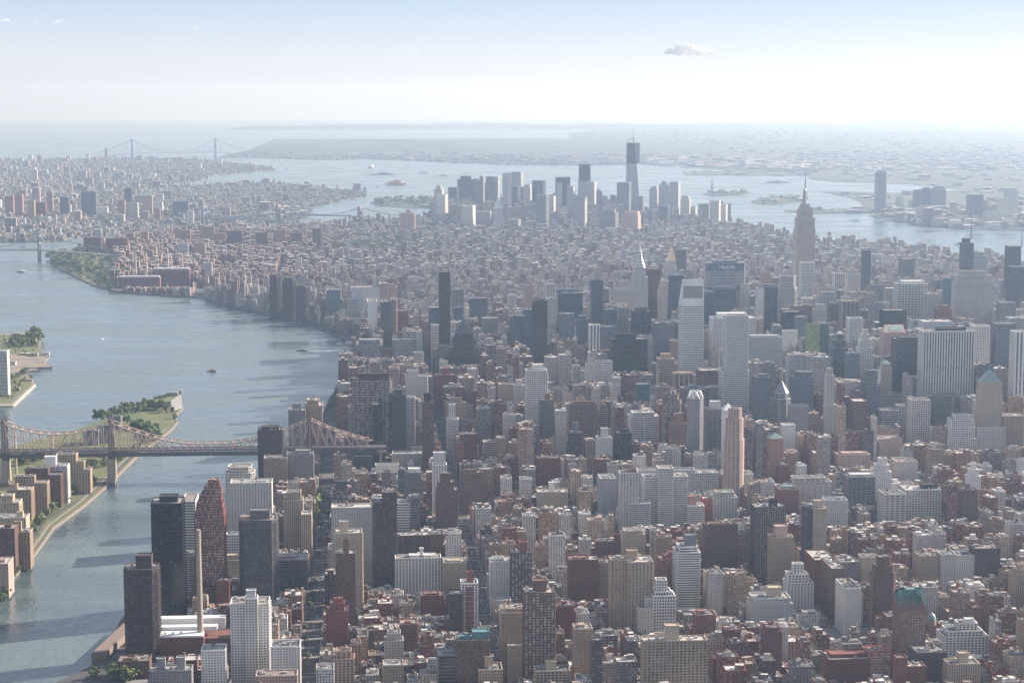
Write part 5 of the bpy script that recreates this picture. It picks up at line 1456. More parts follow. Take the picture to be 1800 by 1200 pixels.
# green-roofed brick tower with paired gables
Y = gnd(1604, 1212)[1]
X0, z = at_y(1582, 1072, Y)
X1, _ = at_y(1627, 1072, Y)
zr = at_y(1604, 1040, Y)[1]
D = 30
cx, cyy = (X0 + X1) / 2, Y + D / 2
r = empty('gabled_tower', (cx, cyy, -drop(cx, cyy)), 'red brick tower with zigzag gables and a green copper roof at lower right', 'apartment tower')
hw, hd = (X1 - X0) / 2, D / 2
BRK = wall_mat((.22, .11, .085))
rf = tower_parts(r, rect(-hw, hw, -hd, hd), 0, z, STY['p'], BRK, glass_mat(GLS['w'], .4))
rf.build('roof', roof_mat((.2, .2, .2)), r)
c, g = MB(), MB()
for f, (L, off) in enumerate(((hw, hd), (hd, hw), (hw, hd), (hd, hw))):
    ca, sa = math.cos(f * math.pi / 2), math.sin(f * math.pi / 2)
    R_ = lambda x, y, q: (x * ca - y * sa, x * sa + y * ca, q)
    ng = 3 if L > hd * .9 else 2
    for k in range(ng):
        a, b = -L + 2 * L * k / ng, -L + 2 * L * (k + 1) / ng
        m_ = (a + b) / 2
        g.face([R_(a, -off - .5, z + 1.2), R_(b, -off - .5, z + 1.2), R_(m_, -off - .5, zr - 6)])
        c.face([R_(a, -off - .4, z + 1.2), R_(m_, -off - .4, zr - 6), R_(m_, -off * .3, zr)])
        c.face([R_(m_, -off - .4, zr - 6), R_(b, -off - .4, z + 1.2), R_(m_, -off * .3, zr)])
        if k:
            m0 = a - (b - a) / 2
            c.face([R_(a, -off - .4, z + 1.2), R_(m_, -off * .3, zr), R_(m0, -off * .3, zr)])
        c.face([R_(a, -off * .9, z + 8), R_(b, -off * .9, z + 8), R_(b, -off * .25, zr - .3), R_(a, -off * .25, zr - .3)])
c.box(-hw * .35, hw * .35, -hd * .35, hd * .35, z, zr + .5)
c.build('copper_roof', plain_mat('green_copper', (.09, .19, .165), .5), r)
g.build('gable', BRK, r)
reserve(1580, 1630, 1195, X0, X1, Y, Y + D)

# the pale green dome on its drum
Y = gnd(1641, 1118)[1]
X, zb = at_y(1641, 1094, Y)
zd = at_y(1641, 1080, Y)[1]
sc = at_y(1642, 1090, Y)[0] - X
r = empty('domed_church', (X, Y + 10, -drop(X, Y)), 'small church with pale green dome on a buff drum behind the green-gabled tower', 'church')
mb = MB()
rad = 9.5 * sc
mb.box(-16, 16, -8, 30, 0, zb * .45)
mb.prism(ngon(0, 0, rad, 16), zb * .45, zb)
mb.prism(ngon(0, 0, rad + .6, 16), zb - 1.2, zb - .4, bottom=True)
mb.build('drum', wall_mat((.42, .33, .25)), r)
mb = MB()
prev, pz = rad, zb
for k in range(1, 7):
    a = k / 7 * math.pi / 2
    rr, zz = rad * math.cos(a) ** .9, zb + (zd - zb) * math.sin(a)
    mb.prism(ngon(0, 0, prev, 16), pz, zz, poly2=ngon(0, 0, rr, 16), top=False)
    prev, pz = rr, zz
mb.cone(ngon(0, 0, prev, 16), pz, (0, 0, zd + 2.5))
mb.bar((0, 0, zd), (0, 0, zd + 6), .5)
mb.build('dome', plain_mat('pale_copper', (.22, .34, .34), .5), r, smooth=False)
reserve(1628, 1654, 1118, X - 18, X + 18, Y, Y + 40)

# power station with its white roof sheds and the tan smokestack
Y = gnd(310, 1160)[1]
X0, z = at_y(262, 1122, Y)
X1, _ = at_y(358, 1122, Y)
r = empty('power_station', ((X0 + X1) / 2, Y + 25, 0), 'red brick power station with long white roof sheds behind the dark river slab', 'power station')
hw = (X1 - X0) / 2
mb = MB()
mb.box(-hw, hw, -25, 25, 0, z)
for k in range(9):
    x = -hw + (k + .3) * 2 * hw / 9
    mb.box(x, x + 4, -25.5, -24.8, 2, z - 4)
mb.box(hw, hw + 30, -10, 40, 0, z * .8)
mb.build('brick_hall', wall_mat((.17, .075, .06)), r)
mb = MB()
mb.box(-hw + 1, hw - 1, -24, 24, z - .2, z + 2)
mb.box(-hw + 2, hw + 14, 2, 14, z + 1, z + 6)
mb.box(-hw + 2, hw + 22, 30, 44, 0, z + 9)
for k in range(4):
    mb.box(-hw + 8 + k * 9, -hw + 11 + k * 9, -15, -12, z + 2, z + 4.5)
mb.build('roof_shed', plain_mat('white_shed', (.68, .69, .70), .5), r)
reserve(262, 360, 1150, X0, X1 + 30, Y, Y + 70)
Ys = Y + 18
X, zt = at_y(348.5, 931, Ys)
r = empty('smokestack', (X, Ys, 0), 'tall tan concrete smokestack rising from the power station roof', 'smokestack')
mb = MB()
zs = [0, 40, 80, zt * .84, zt]
rs = [3.9, 3.6, 3.3, 2.8, 2.6]
for k in range(4):
    mb.prism(ngon(0, 0, rs[k], 16), zs[k], zs[k + 1], poly2=ngon(0, 0, rs[k + 1], 16), top=False)
mb.prism(ngon(0, 0, 2.6, 16), zt, zt + .01)
mb.build('shaft', wall_mat((.38, .31, .24)), r)
mb = MB()
for q, rr in ((zt - 2.5, 3.0), (zt * .60, 3.45), (zt * .32, 3.8)):
    mb.prism(ngon(0, 0, rr, 16), q, q + 1.2, bottom=True)
mb.build('ring_band', wall_mat((.30, .23, .17)), r)

# far brick power station with four chimneys at the river bend
Y = gnd(268, 506)[1]
for (a, b, yt, lab) in ((207, 281, 488, 'long low brick generating hall by the river bend, left half'), (268, 333, 474, 'taller brick generating hall by the river bend with chimneys behind')):
    Yk = Y + (60 if a == 268 else 0)
    X0, z = at_y(a, yt, Yk)
    X1, _ = at_y(b, yt, Yk)
    r = empty('generating_hall', ((X0 + X1) / 2, Yk, -drop(X0, Yk)), lab, 'power station')
    hw = (X1 - X0) / 2
    mb = MB()
    mb.box(-hw, hw, 0, 55, 0, z)
    for k in range(12):
        x = -hw + (k + .5) * 2 * hw / 12
        mb.box(x - 2, x + 2, -1, .5, 0, z - 3)
    mb.build('brick_hall', wall_mat((.20, .10, .085)), r)
    mb = MB()
    mb.box(-hw + 3, hw - 3, 8, 24, z - .1, z + 5)
    mb.build('roof_shed', plain_mat('white_shed', (.68, .69, .70), .5), r)
    reserve(a, b, 505, X0, X1, Yk, Yk + 55)
for k, (px, yt, lab) in enumerate(((238, 447, 'leftmost'), (257, 443, 'second from left'), (295, 446, 'third from left'), (320, 447, 'rightmost'))):
    Yk = Y + 130
    X, zt = at_y(px, yt, Yk)
    r = empty('chimney', (X, Yk, -drop(X, Yk)), lab + ' of four slim pale chimneys behind the brick generating halls', 'chimney', 'chimneys of the power station at the river bend')
    mb = MB()
    mb.prism(ngon(0, 0, 3.6, 10), 0, zt, poly2=ngon(0, 0, 2.6, 10))
    mb.build('shaft', wall_mat((.52, .44, .38)), r)
for k, (px, yt, yb, lab) in enumerate(((99, 378, 400, 'left slim chimney above the far red factory at upper left'), (114, 378, 400, 'right slim chimney above the far red factory at upper left'))):
    X, Yk = gnd(px, yb)
    zt = at_y(px, yt, Yk)[1]
    r = empty('chimney', (X, Yk, -drop(X, Yk)), lab, 'chimney')
    mb = MB()
    mb.prism(ngon(0, 0, 4, 8), 0, zt, poly2=ngon(0, 0, 3, 8))
    mb.build('shaft', wall_mat((.52, .44, .38)), r)

# harbour statue on its star base
X, Y = gnd(1251.5, 338)
r = empty('harbor_statue', (X, Y, -drop(X, Y)), 'tiny green statue with raised arm on a stone pedestal on its harbour island', 'statue')
mb = MB()
mb.prism(ngon(0, 0, 30, 10), 0, 12)
mb.prism(rect(-10, 10, -10, 10), 12, 46, poly2=rect(-7, 7, -7, 7))
mb.build('pedestal', plain_mat('pale_stone', (.42, .38, .33), .8, 0, .5, .1), r)
mb = MB()
for (z0, z1, r0, r1) in ((46, 60, 6, 5), (60, 74, 5, 4.4), (74, 79, 4.4, 1.6), (79, 85, 2.4, 2.2)):
    mb.prism(ngon(0, 0, r0, 10), z0, z1, poly2=ngon(0, 0, r1, 10))
mb.bar((3.2, 0, 76), (5.2, 0, 92), 1.1, r2=.8)
mb.bar((5.2, 0, 92), (5.3, 0, 97), 1.1, r2=.3)
mb.bar((-3.5, -1, 75), (-4.5, -2, 66), 1.2)
for k in range(7):
    a = k * math.pi / 6
    mb.bar((0, 0, 84), (3.4 * math.cos(a), 0, 84 + 3.4 * math.sin(a)), .25)
mb.build('robed_figure', plain_mat('green_copper', (.085, .24, .20), .5), r)

# ------------------------------------------------------------------ bridges
def cantilever_bridge():
    Y = 3490.0
    zd = at_y(300, 789, Y)[1]          # roadway
    dx = lambda px: at_y(px, 790, Y)[0]
    T = [dx(9), dx(196), dx(545)]
    top = at_y(196, 731, Y)[1]
    low = at_y(196, 800, Y)[1]
    W = 13.0
    r = empty('cantilever_bridge', (0, Y, -drop(0, Y)), 'long steel cantilever truss bridge with spired towers crossing the river and island', 'bridge')
    PINK = plain_mat('bridge_steel', (.50, .36, .295), .6, .1, .4, .2)
    DARK = plain_mat('bridge_dark_steel', (.12, .10, .105), .6, .1)
    TOWR = plain_mat('bridge_tower_steel', (.13, .085, .085), .6, .1)
    xs0, xe = dx(-130), dx(657)
    # upper chord height along the bridge: high at the towers, sagging between them
    Ts = [T[0] - (T[1] - T[0]) * 1.6] + T + [T[2] + (T[2] - T[1]) * .95]
    def chord(x):
        for a, b in zip(Ts, Ts[1:]):
            if a <= x <= b:
                t = (x - a) / (b - a)
                u = abs(2 * t - 1)
                mid = zd + (30 if abs(b - T[1]) < 1 or b < T[1] else 10.5 if abs(b - T[2]) < 1 else 8)
                return mid + (top - 9 - mid) * max(0, (u - .12) / .88) ** 1.75
        return zd + 10
    deck = MB()
    deck.box(xs0, xe + 22, -W - 1.5, W + 1.5, zd - 1.2, zd, bottom=True)
    deck.box(xs0, xe + 22, -W - .6, W + .6, low - .5, low + .7, bottom=True)
    for s in (-W, W):
        deck.box(xs0, xe + 22, s - .45, s + .45, zd + .3, zd + 1.6)
        deck.box(xs0, xe + 22, s - .5, s + .5, low + 1, low + 2.4, bottom=True)
        x = xs0
        while x < xe + 14:
            deck.bar((x, s, low + .5), (x + 5, s, zd - 1), .22)
            deck.bar((x + 10, s, low + .5), (x + 5, s, zd - 1), .22)
            deck.bar((x, s, low + .5), (x, s, zd - 1), .25)
            x += 10
    deck.build('deck', DARK, r)
    tr = MB()
    step = 15.0
    for s in (-W, W):
        xs = []
        for a, b in zip(Ts, Ts[1:]):
            n = max(2, round((b - a) / step))
            xs += [a + (b - a) * k / n for k in range(n)]
        xs = [x for x in xs if xs0 <= x <= xe]
        for x, x2 in zip(xs, xs[1:]):
            za, zb = chord(x), chord(x2)
            tr.bar((x, s, za), (x2, s, zb), .85)
            tr.bar((x, s, zd), (x, s, za), .6)
            tr.bar((x, s, zd), (x2, s, zb), .5) if chord(x2) > za else tr.bar((x, s, za), (x2, s, zd), .5)
            if za - zd > 26:
                zm_ = zd + (za - zd) * .5
                tr.bar((x, s, zm_), (x2, s, zd + (zb - zd) * .5), .3)
    for x in xs:
        tr.bar((x, -W, chord(x)), (x, W, chord(x)), .4)
        tr.bar((x, -W, chord(x)), (x + 6, 0, chord(x)), .25)
    tr.build('truss', PINK, r)
    for k, x in enumerate(T):
        tb = MB()
        for s in (-W, W):
            for dxx in (-3.2, 3.2):
                tb.bar((x + dxx, s, low - 4), (x + dxx * .55, s, top - 8), 1.05, r2=.8)
            for q in range(9):
                z0, z1 = zd + (top - 10 - zd) * q / 9, zd + (top - 10 - zd) * (q + 1) / 9
                tb.bar((x - 2.6, s, z0), (x + 2.4, s, z1), .35)
                tb.bar((x + 2.6, s, z0), (x - 2.4, s, z1), .35)
            tb.box(x - 3.4, x + 3.4, s - 1.8, s + 1.8, top - 9, top - 6.5, bottom=True)
            tb.bar((x, s, top - 7), (x, s, top - 2), 1.5, r2=.9)
            tb.bar((x, s, top - 2), (x, s, top + 4), .7, r2=.1)
            for dxx in (-2.4, 2.4):
                tb.bar((x + dxx, s, top - 7), (x + dxx, s, top - 1), .4, r2=.1)
        for z0 in (zd + 14, (zd + top) / 2, top - 12):
            tb.bar((x, -W, z0), (x, W, z0 + 8), .5)
            tb.bar((x, W, z0), (x, -W, z0 + 8), .5)
            tb.bar((x, -W, z0), (x, W, z0), .6)
        tb.build('tower', TOWR, r)
        pb = MB()
        for s in (-W, W):
            pb.prism(rect(x - 7, x + 7, s - 5, s + 5, 1.5), -3.2, low - 4, poly2=rect(x - 5.4, x + 5.4, s - 4, s + 4, 1.2))
        pb.box(x - 6, x + 6, -W + 3, W - 3, low - 12, low - 4.2, bottom=True)
        pb.build('pier', wall_mat((.40, .33, .28)), r)
    ap = MB()
    x = xe + 12
    while x < xe + 20:
        ap.box(x - 2, x + 2, -W, W, 0, low - .6)
        x += 22
    ap.build('approach_pier', wall_mat((.36, .31, .27)), r)
    FOOT.append((T[2] + 12, xe + 32, Y - 18, Y + 18))
    return zd, Y
BR_Z, BR_Y = cantilever_bridge()

def suspension(name, label, A, B, zt, zd, mat, hw, side, over=1.0, stone=False, tw=8.0, hang=22.0, sag=None):
    """A, B: tower places; side: length of the side spans"""
    A, B = Vector((*A, 0)), Vector((*B, 0))
    u = (B - A).normalized()
    nrm = Vector((-u.y, u.x, 0))
    r = empty(name, (A.x, A.y, 0), label, 'bridge')
    O = A.copy()
    def P(s, t, z):
        q = A + u * s + nrm * t
        return (q.x - O.x, q.y - O.y, z - drop(q.x, q.y))
    L = (B - A).length
    dk = MB()
    n = 24
    for k in range(n):
        s0, s1 = -side * over + (L + 2 * side * over) * k / n, -side * over + (L + 2 * side * over) * (k + 1) / n
        zz = lambda s: zd - (max(0, -s, s - L) / side) * zd * .55
        for t0, z_ in ((-hw, 0), (hw, 0)):
            dk.bar(P(s0, t0, zz(s0)), P(s1, t0, zz(s1)), 2.2)
        dk.face([P(s0, -hw, zz(s0) + 1), P(s1, -hw, zz(s1) + 1), P(s1, hw, zz(s1) + 1), P(s0, hw, zz(s0) + 1)])
        dk.face([P(s0, hw, zz(s0) - 1), P(s1, hw, zz(s1) - 1), P(s1, -hw, zz(s1) - 1), P(s0, -hw, zz(s0) - 1)])
    dk.build('deck', mat, r)
    zc = lambda s: zd + 4 + (zt - zd - 4) * (2 * s / L - 1) ** 2 if 0 <= s <= L else zt + (zd - zt) * min(1, (max(-s, s - L) / side)) ** .9
    for t in (-hw, hw):
        cb = MB()
        m = 60
        for k in range(m):
            s0, s1 = -side + (L + 2 * side) * k / m, -side + (L + 2 * side) * (k + 1) / m
            cb.bar(P(s0, t, zc(s0)), P(s1, t, zc(s1)), max(.8, tw * .07))
        cb.build('main_cable', mat, r)
    hb_ = MB()
    for t in (-hw, hw):
        s = -side + hang
        while s < L + side:
            if zc(s) > zd + 3:
                hb_.bar(P(s, t, zd), P(s, t, zc(s)), max(.22, tw * .035))
            s += hang
    hb_.build('suspender', mat, r)
    for s in (0, L):
        tb = MB()
        if stone:
            for t in (-hw, 0, hw):
                tb.bar(P(s, t, -3), P(s, t, zt), tw * .42)
            tb.bar(P(s, -hw - 3, zt), P(s, hw + 3, zt), tw * .55)
            tb.bar(P(s, -hw, zd + 2), P(s, hw, zd + 2), tw * .4)
            tb.bar(P(s, -hw, zt - 8), P(s, hw, zt - 8), tw * .5)
        else:
            for t in (-hw, hw):
                tb.bar(P(s, t, -3), P(s, t, zt + 3), tw * .5, r2=tw * .38)
            for z_ in (zt - 1, zd + (zt - zd) * .5, zd - 4):
                tb.bar(P(s, -hw, z_), P(s, hw, z_), tw * .4)
            tb.bar(P(s, -hw, zd), P(s, hw, zd + (zt - zd) * .5), tw * .16)
            tb.bar(P(s, hw, zd), P(s, -hw, zd + (zt - zd) * .5), tw * .16)
        tb.build('tower', mat, r)
    return r
BLUEST = plain_mat('blue_grey_steel', (.16, .20, .25), .6, .1)
GREYST = plain_mat('grey_steel', (.22, .22, .22), .6, .1)
X, Y = gnd(70, 457)
suspension('suspension_bridge', 'grey steel suspension bridge at the far left, one tower standing in the river', (X, Y), (X - 488, Y + 20), 98, 42, GREYST, 18, 290, 1.6, False, 9)
X, Y = gnd(360, 397)
suspension('suspension_bridge', 'hazy blue-grey suspension bridge between the far flats and the distant shore', (X, Y), (X + 400, Y - 230), 98, 40, BLUEST, 18, 220, 1.6, False, 10)
X, Y = gnd(633, 394)
suspension('stone_bridge', 'old stone-towered suspension bridge beside the lone reddish slab near downtown', (X, Y), (X - 430, Y + 215), 84, 40, wall_mat((.24, .20, .18)), 13, 285, 1.2, True, 14)
A, B = gnd(233, 281), gnd(379, 279)
suspension('strait_bridge', 'very distant tall suspension bridge over the strait at the upper left', A, B, 211, 69, plain_mat('pale_blue_steel', (.36, .42, .5), .6, .1), 16, 370, 1.5, False, 22, 60)
# ------------------------------------------------------------------ the city fabric: blocks, lots, row houses
def dist_class(S, X):
    if Y_of(S) > 9700:
        return 'down' if X > 430 and Y_of(S) > 9950 else 'proj' if X < -100 else 'flat'
    if S > 59:
        return 'ues'
    if S > 40 and 560 < X < 2100:
        return 'mid'
    if S > 40:
        return 'east'
    if S < 23 and X < -180:
        return 'proj'
    if S > 20:
        return 'murray'
    return 'flat'
Y_of = street
WALLC = dict(ues=[(.20, .066, .045), (.16, .062, .042), (.25, .10, .07), (.36, .25, .17), (.31, .19, .12), (.42, .31, .22), (.52, .49, .45), (.22, .20, .19), (.13, .10, .095), (.34, .30, .27), (.60, .58, .55)],
             mid=[(.42, .38, .34), (.30, .28, .27), (.52, .49, .46), (.22, .23, .25), (.35, .31, .28), (.26, .19, .16), (.15, .16, .19), (.45, .44, .43)],
             east=[(.21, .12, .09), (.32, .24, .18), (.45, .41, .37), (.20, .17, .16), (.56, .53, .50), (.18, .11, .095)],
             murray=[(.30, .24, .21), (.42, .37, .33), (.52, .48, .44), (.25, .17, .14), (.36, .33, .31), (.22, .14, .12), (.48, .46, .45)],
             proj=[(.27, .155, .115), (.31, .20, .15), (.25, .15, .115), (.38, .28, .22), (.23, .15, .12)],
             flat=[(.26, .15, .12), (.34, .25, .21), (.42, .36, .32), (.50, .47, .44), (.24, .17, .15), (.55, .52, .49), (.30, .28, .27)],
             down=[(.40, .36, .33), (.48, .45, .42), (.30, .29, .29), (.36, .29, .25)])
ROOFC = [(.36, .35, .34), (.24, .235, .23), (.16, .155, .15), (.45, .43, .40), (.55, .54, .53), (.28, .23, .20), (.12, .12, .12), (.34, .30, .27), (.52, .50, .48), (.20, .16, .14)]
R2 = random.Random(5)
LOTS = []      # (x0, x1, y0, y1, h, wall colour, roof colour, class)
TREES = []     # (x, y, size)
PARKS = [(gnd(690, 433), 300, 170), (gnd(1010, 560), 1, 1), (gnd(600, 470), 140, 90)]
def in_frame(x, y, z, m=70):
    px, py = proj(x, y, z)
    return -m < px < 1800 + m and -50 < py < 1200 + m * 2

def hits_foot(x0, x1, y0, y1):
    for a in FOOT_NEAR:
        if x0 < a[1] and x1 > a[0] and y0 < a[3] and y1 > a[2]:
            return True
    return False

def cap_height(x0, x1, y0, h, y1=None):
    """real sight line: whatever stands nearer than a tower seen whole in the photo must be lower than that view"""
    pa, pb = proj(x0, y0, h)[0], proj(x1, y0, h)[0]
    if x1 - x0 < 1:
        return h
    yb0 = y0
    y0 = y1 if y1 is not None else y0
    top = proj((x0 + x1) / 2, y0, h)[1]
    worst = top
    for c0, c1, yb, Yc in CAPS:
        if Yc > yb0 + 8 and c0 < pb and c1 > pa and yb > worst:
            worst = yb
    if worst > top:
        xm = proj((x0 + x1) / 2, y0, h)[0]
        h = min(h, at_y(xm, worst, y0)[1])
    return h

def pick_h(cls, kind, S, X):
    r = R2.random()
    if cls == 'ues':
        if kind == 'row':
            return R2.uniform(13, 19)
        if S < 66 and 180 < X < 1250 and r < .62:
            return R2.uniform(50, 130)
        if X > 560:
            return R2.uniform(36, 60) if r < .65 else R2.uniform(20, 34)
        return R2.choice([R2.uniform(18, 26)] * 3 + [R2.uniform(28, 52)] * 4 + [R2.uniform(50, 80)] * 2)
    if cls == 'mid':
        return R2.uniform(40, 95) if r < .35 else R2.uniform(90, 185)
    if cls == 'east':
        return R2.uniform(18, 45) if r < .4 else R2.uniform(45, 120)
    if cls == 'murray':
        if X > 720 and S > 26:
            return R2.uniform(25, 55) if r < .45 else R2.uniform(50, 125)
        return R2.uniform(15, 35) if r < .6 else R2.uniform(35, 80)
    if cls == 'down':
        return R2.uniform(18, 50) if r < .6 else R2.uniform(50, 125)
    if cls == 'proj':
        return R2.uniform(30, 44) if r < .7 else R2.uniform(14, 22)
    return R2.uniform(11, 22) if r < .8 else R2.uniform(24, 62)

for line in ([(887, 1183), (868, 1130), (847, 1067), (820, 947), (797, 857), (777, 763), (763, 720)], [(1482, 1116), (1447, 1060), (1432, 1015)], [(1082, 900), (1072, 862)]):
    for a_, b_ in zip(line, line[1:]):          # the avenue canyons seen down to the roadway
        for q in range(5):
            px, py = a_[0] + (b_[0] - a_[0]) * q / 5, a_[1] + (b_[1] - a_[1]) * q / 5
            CAPS.append((px - 4, px + 4, py + 7, gnd(px, py)[1]))
for S in range(80, -42, -1):
    y0b, y1b = street(S) + 9, street(S - 1) - 9
    if S in (72, 57, 42, 34, 23, 14):
        y0b += 6
    ymid = (y0b + y1b) / 2
    FOOT_NEAR = [(-470, -232, 2000, 2490)] * (y0b < 2500) + [f for f in FOOT if f[3] > y0b - 5 and f[2] < y1b + 5]
    for ai in range(-9 if S < 25 else -2, len(AVE) - 1):
        if S < 38 and ai > -2:
            # down town the grid bends and shifts: no straight avenue runs on
            sh = lambda a_, s_: 55 * math.sin(a_ * 2.3 + (s_ // 4) * 1.9)
            A_ = [AVE[0] - 280] + AVE
            xa, xb = A_[ai + 1] + sh(ai, S) + 8, A_[ai + 2] + sh(ai + 1, S) - 8
        elif ai >= 0:
            xa, xb = AVE[ai] + 13, AVE[ai + 1] - 13
        else:
            xa, xb = AVE[0] - 280 * (-ai) + 10, AVE[0] - 280 * (-ai - 1) - 10
        if S < 14 and ai < 1:
            pass
        if not (in_frame(xa, ymid, 30, 300) or in_frame(xb, ymid, 30, 300) or in_frame((xa + xb) / 2, ymid, 30, 300)):
            continue
        far = ymid > 6400
        xm = (xa + xb) / 2
        if not (inside(MANHATTAN, xa, ymid) or inside(MANHATTAN, xb, ymid)):
            continue
        cls = dist_class(S, xm)
        def lot(x0, x1, y0, y1, kind):
            cx_, cy_ = (x0 + x1) / 2, (y0 + y1) / 2
            if not in_frame(cx_, cy_, 20, 260 if cy_ < 4500 else 130) or not inside(MANHATTAN, x0 - 12, cy_) or not inside(MANHATTAN, x1 + 6, cy_):
                return
            if inside(PARK_E, cx_, cy_):
                return
            for (p, ra, rb) in PARKS:
                if ((cx_ - p[0]) / ra) ** 2 + ((cy_ - p[1]) / rb) ** 2 < 1:
                    return
            if hits_foot(x0, x1, y0, y1):
                return
            h = pick_h(cls, kind, S, cx_)
            if cls == 'ues' and cx_ < 120 and kind != 'row':
                h *= .8
            h2 = cap_height(x0, x1, y0, h, y1)
            if h2 < 6:
                return
            if h2 < h:
                h = h2 - R2.uniform(0, 3)
            if h < 5:
                return
            wc = R2.choice(WALLC[cls])
            j = R2.uniform(.85, 1.15)
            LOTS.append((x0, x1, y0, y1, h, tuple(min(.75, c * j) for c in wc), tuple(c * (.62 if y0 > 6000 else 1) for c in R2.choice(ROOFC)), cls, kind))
        depth = (y1b - y0b - (16 if cls == 'ues' else 5)) / 2
        if cls == 'ues' and False:
            lot(xa, xa + (xb - xa) * .45, y0b, y1b, 'apt')
            lot(xa + (xb - xa) * .47, xb, y0b, y1b, 'apt')
            continue
        for row in (0, 1):
            ya, yb_ = (y0b, y0b + depth) if row == 0 else (y1b - depth, y1b)
            x = xa
            while x < xb - 5:
                edge = x < xa + 25 or x > xb - 32
                if cls == 'ues':
                    if edge:
                        wd, kind = R2.uniform(14, 25), 'apt'
                    elif R2.random() < (.32 if xm < 500 else .5):
                        wd, kind = R2.uniform(11, 24), 'apt'
                    else:
                        wd, kind = R2.uniform(5.6, 8.0), 'row'
                elif cls == 'mid':
                    wd, kind = R2.uniform(22, 52), 'off'
                elif cls == 'proj':
                    x += R2.uniform(8, 26)
                    wd, kind = R2.uniform(13, 22), 'apt'
                elif cls == 'down':
                    wd, kind = R2.uniform(14, 30), 'off'
                else:
                    wd, kind = R2.uniform(18, 30) if edge and not far else R2.uniform(8, 22), 'apt'
                x1 = min(x + wd, xb)
                if xb - x1 < 5:
                    x1 = xb
                dd = depth - (R2.uniform(0, 5) if kind == 'row' else R2.uniform(-1.5, 3))
                if row == 0:
                    lot(x, x1 - (.05 if kind == 'row' else .4), ya, ya + dd, kind)
                else:
                    lot(x, x1 - (.05 if kind == 'row' else .4), yb_ - dd, yb_, kind)
                x = x1
            if cls in ('ues', 'east', 'flat', 'proj') and ymid < 9500:
                nt = R2.randint(10, 18) if not far else R2.randint(3, 7) if cls != 'proj' else R2.randint(12, 20)
                for _ in range(nt):
                    if not inside(MANHATTAN, xa - 25, ymid) or not inside(MANHATTAN, xb, ymid):
                        continue
                    if cls == 'ues' or R2.random() < .5:
                        TREES.append((R2.uniform(xa + 25, xb - 25), ymid + R2.uniform(-6, 6), R2.uniform(3.6, 6.5), 'yard'))
                    else:
                        TREES.append((R2.uniform(xa, xb), y0b - 4, R2.uniform(3.5, 5), 'street'))
print('LOTS', len(LOTS))

def vis_area(l):
    x0, x1, y0, y1, h = l[:5]
    a, b = proj(x0, y0, h), proj(x1, y0, 0)
    w_ = max(0, min(1800, b[0]) - max(0, a[0]))
    hh = max(0, min(1200, b[1]) - max(0, a[1]))
    return w_ * min(hh, w_ * 2.2 + 6)
LOTS.sort(key=vis_area, reverse=True)
big = [l for l in LOTS if l[8] != 'row']
rows = [l for l in LOTS if l[8] == 'row']
N_BIG, N_ROW = 165, 220

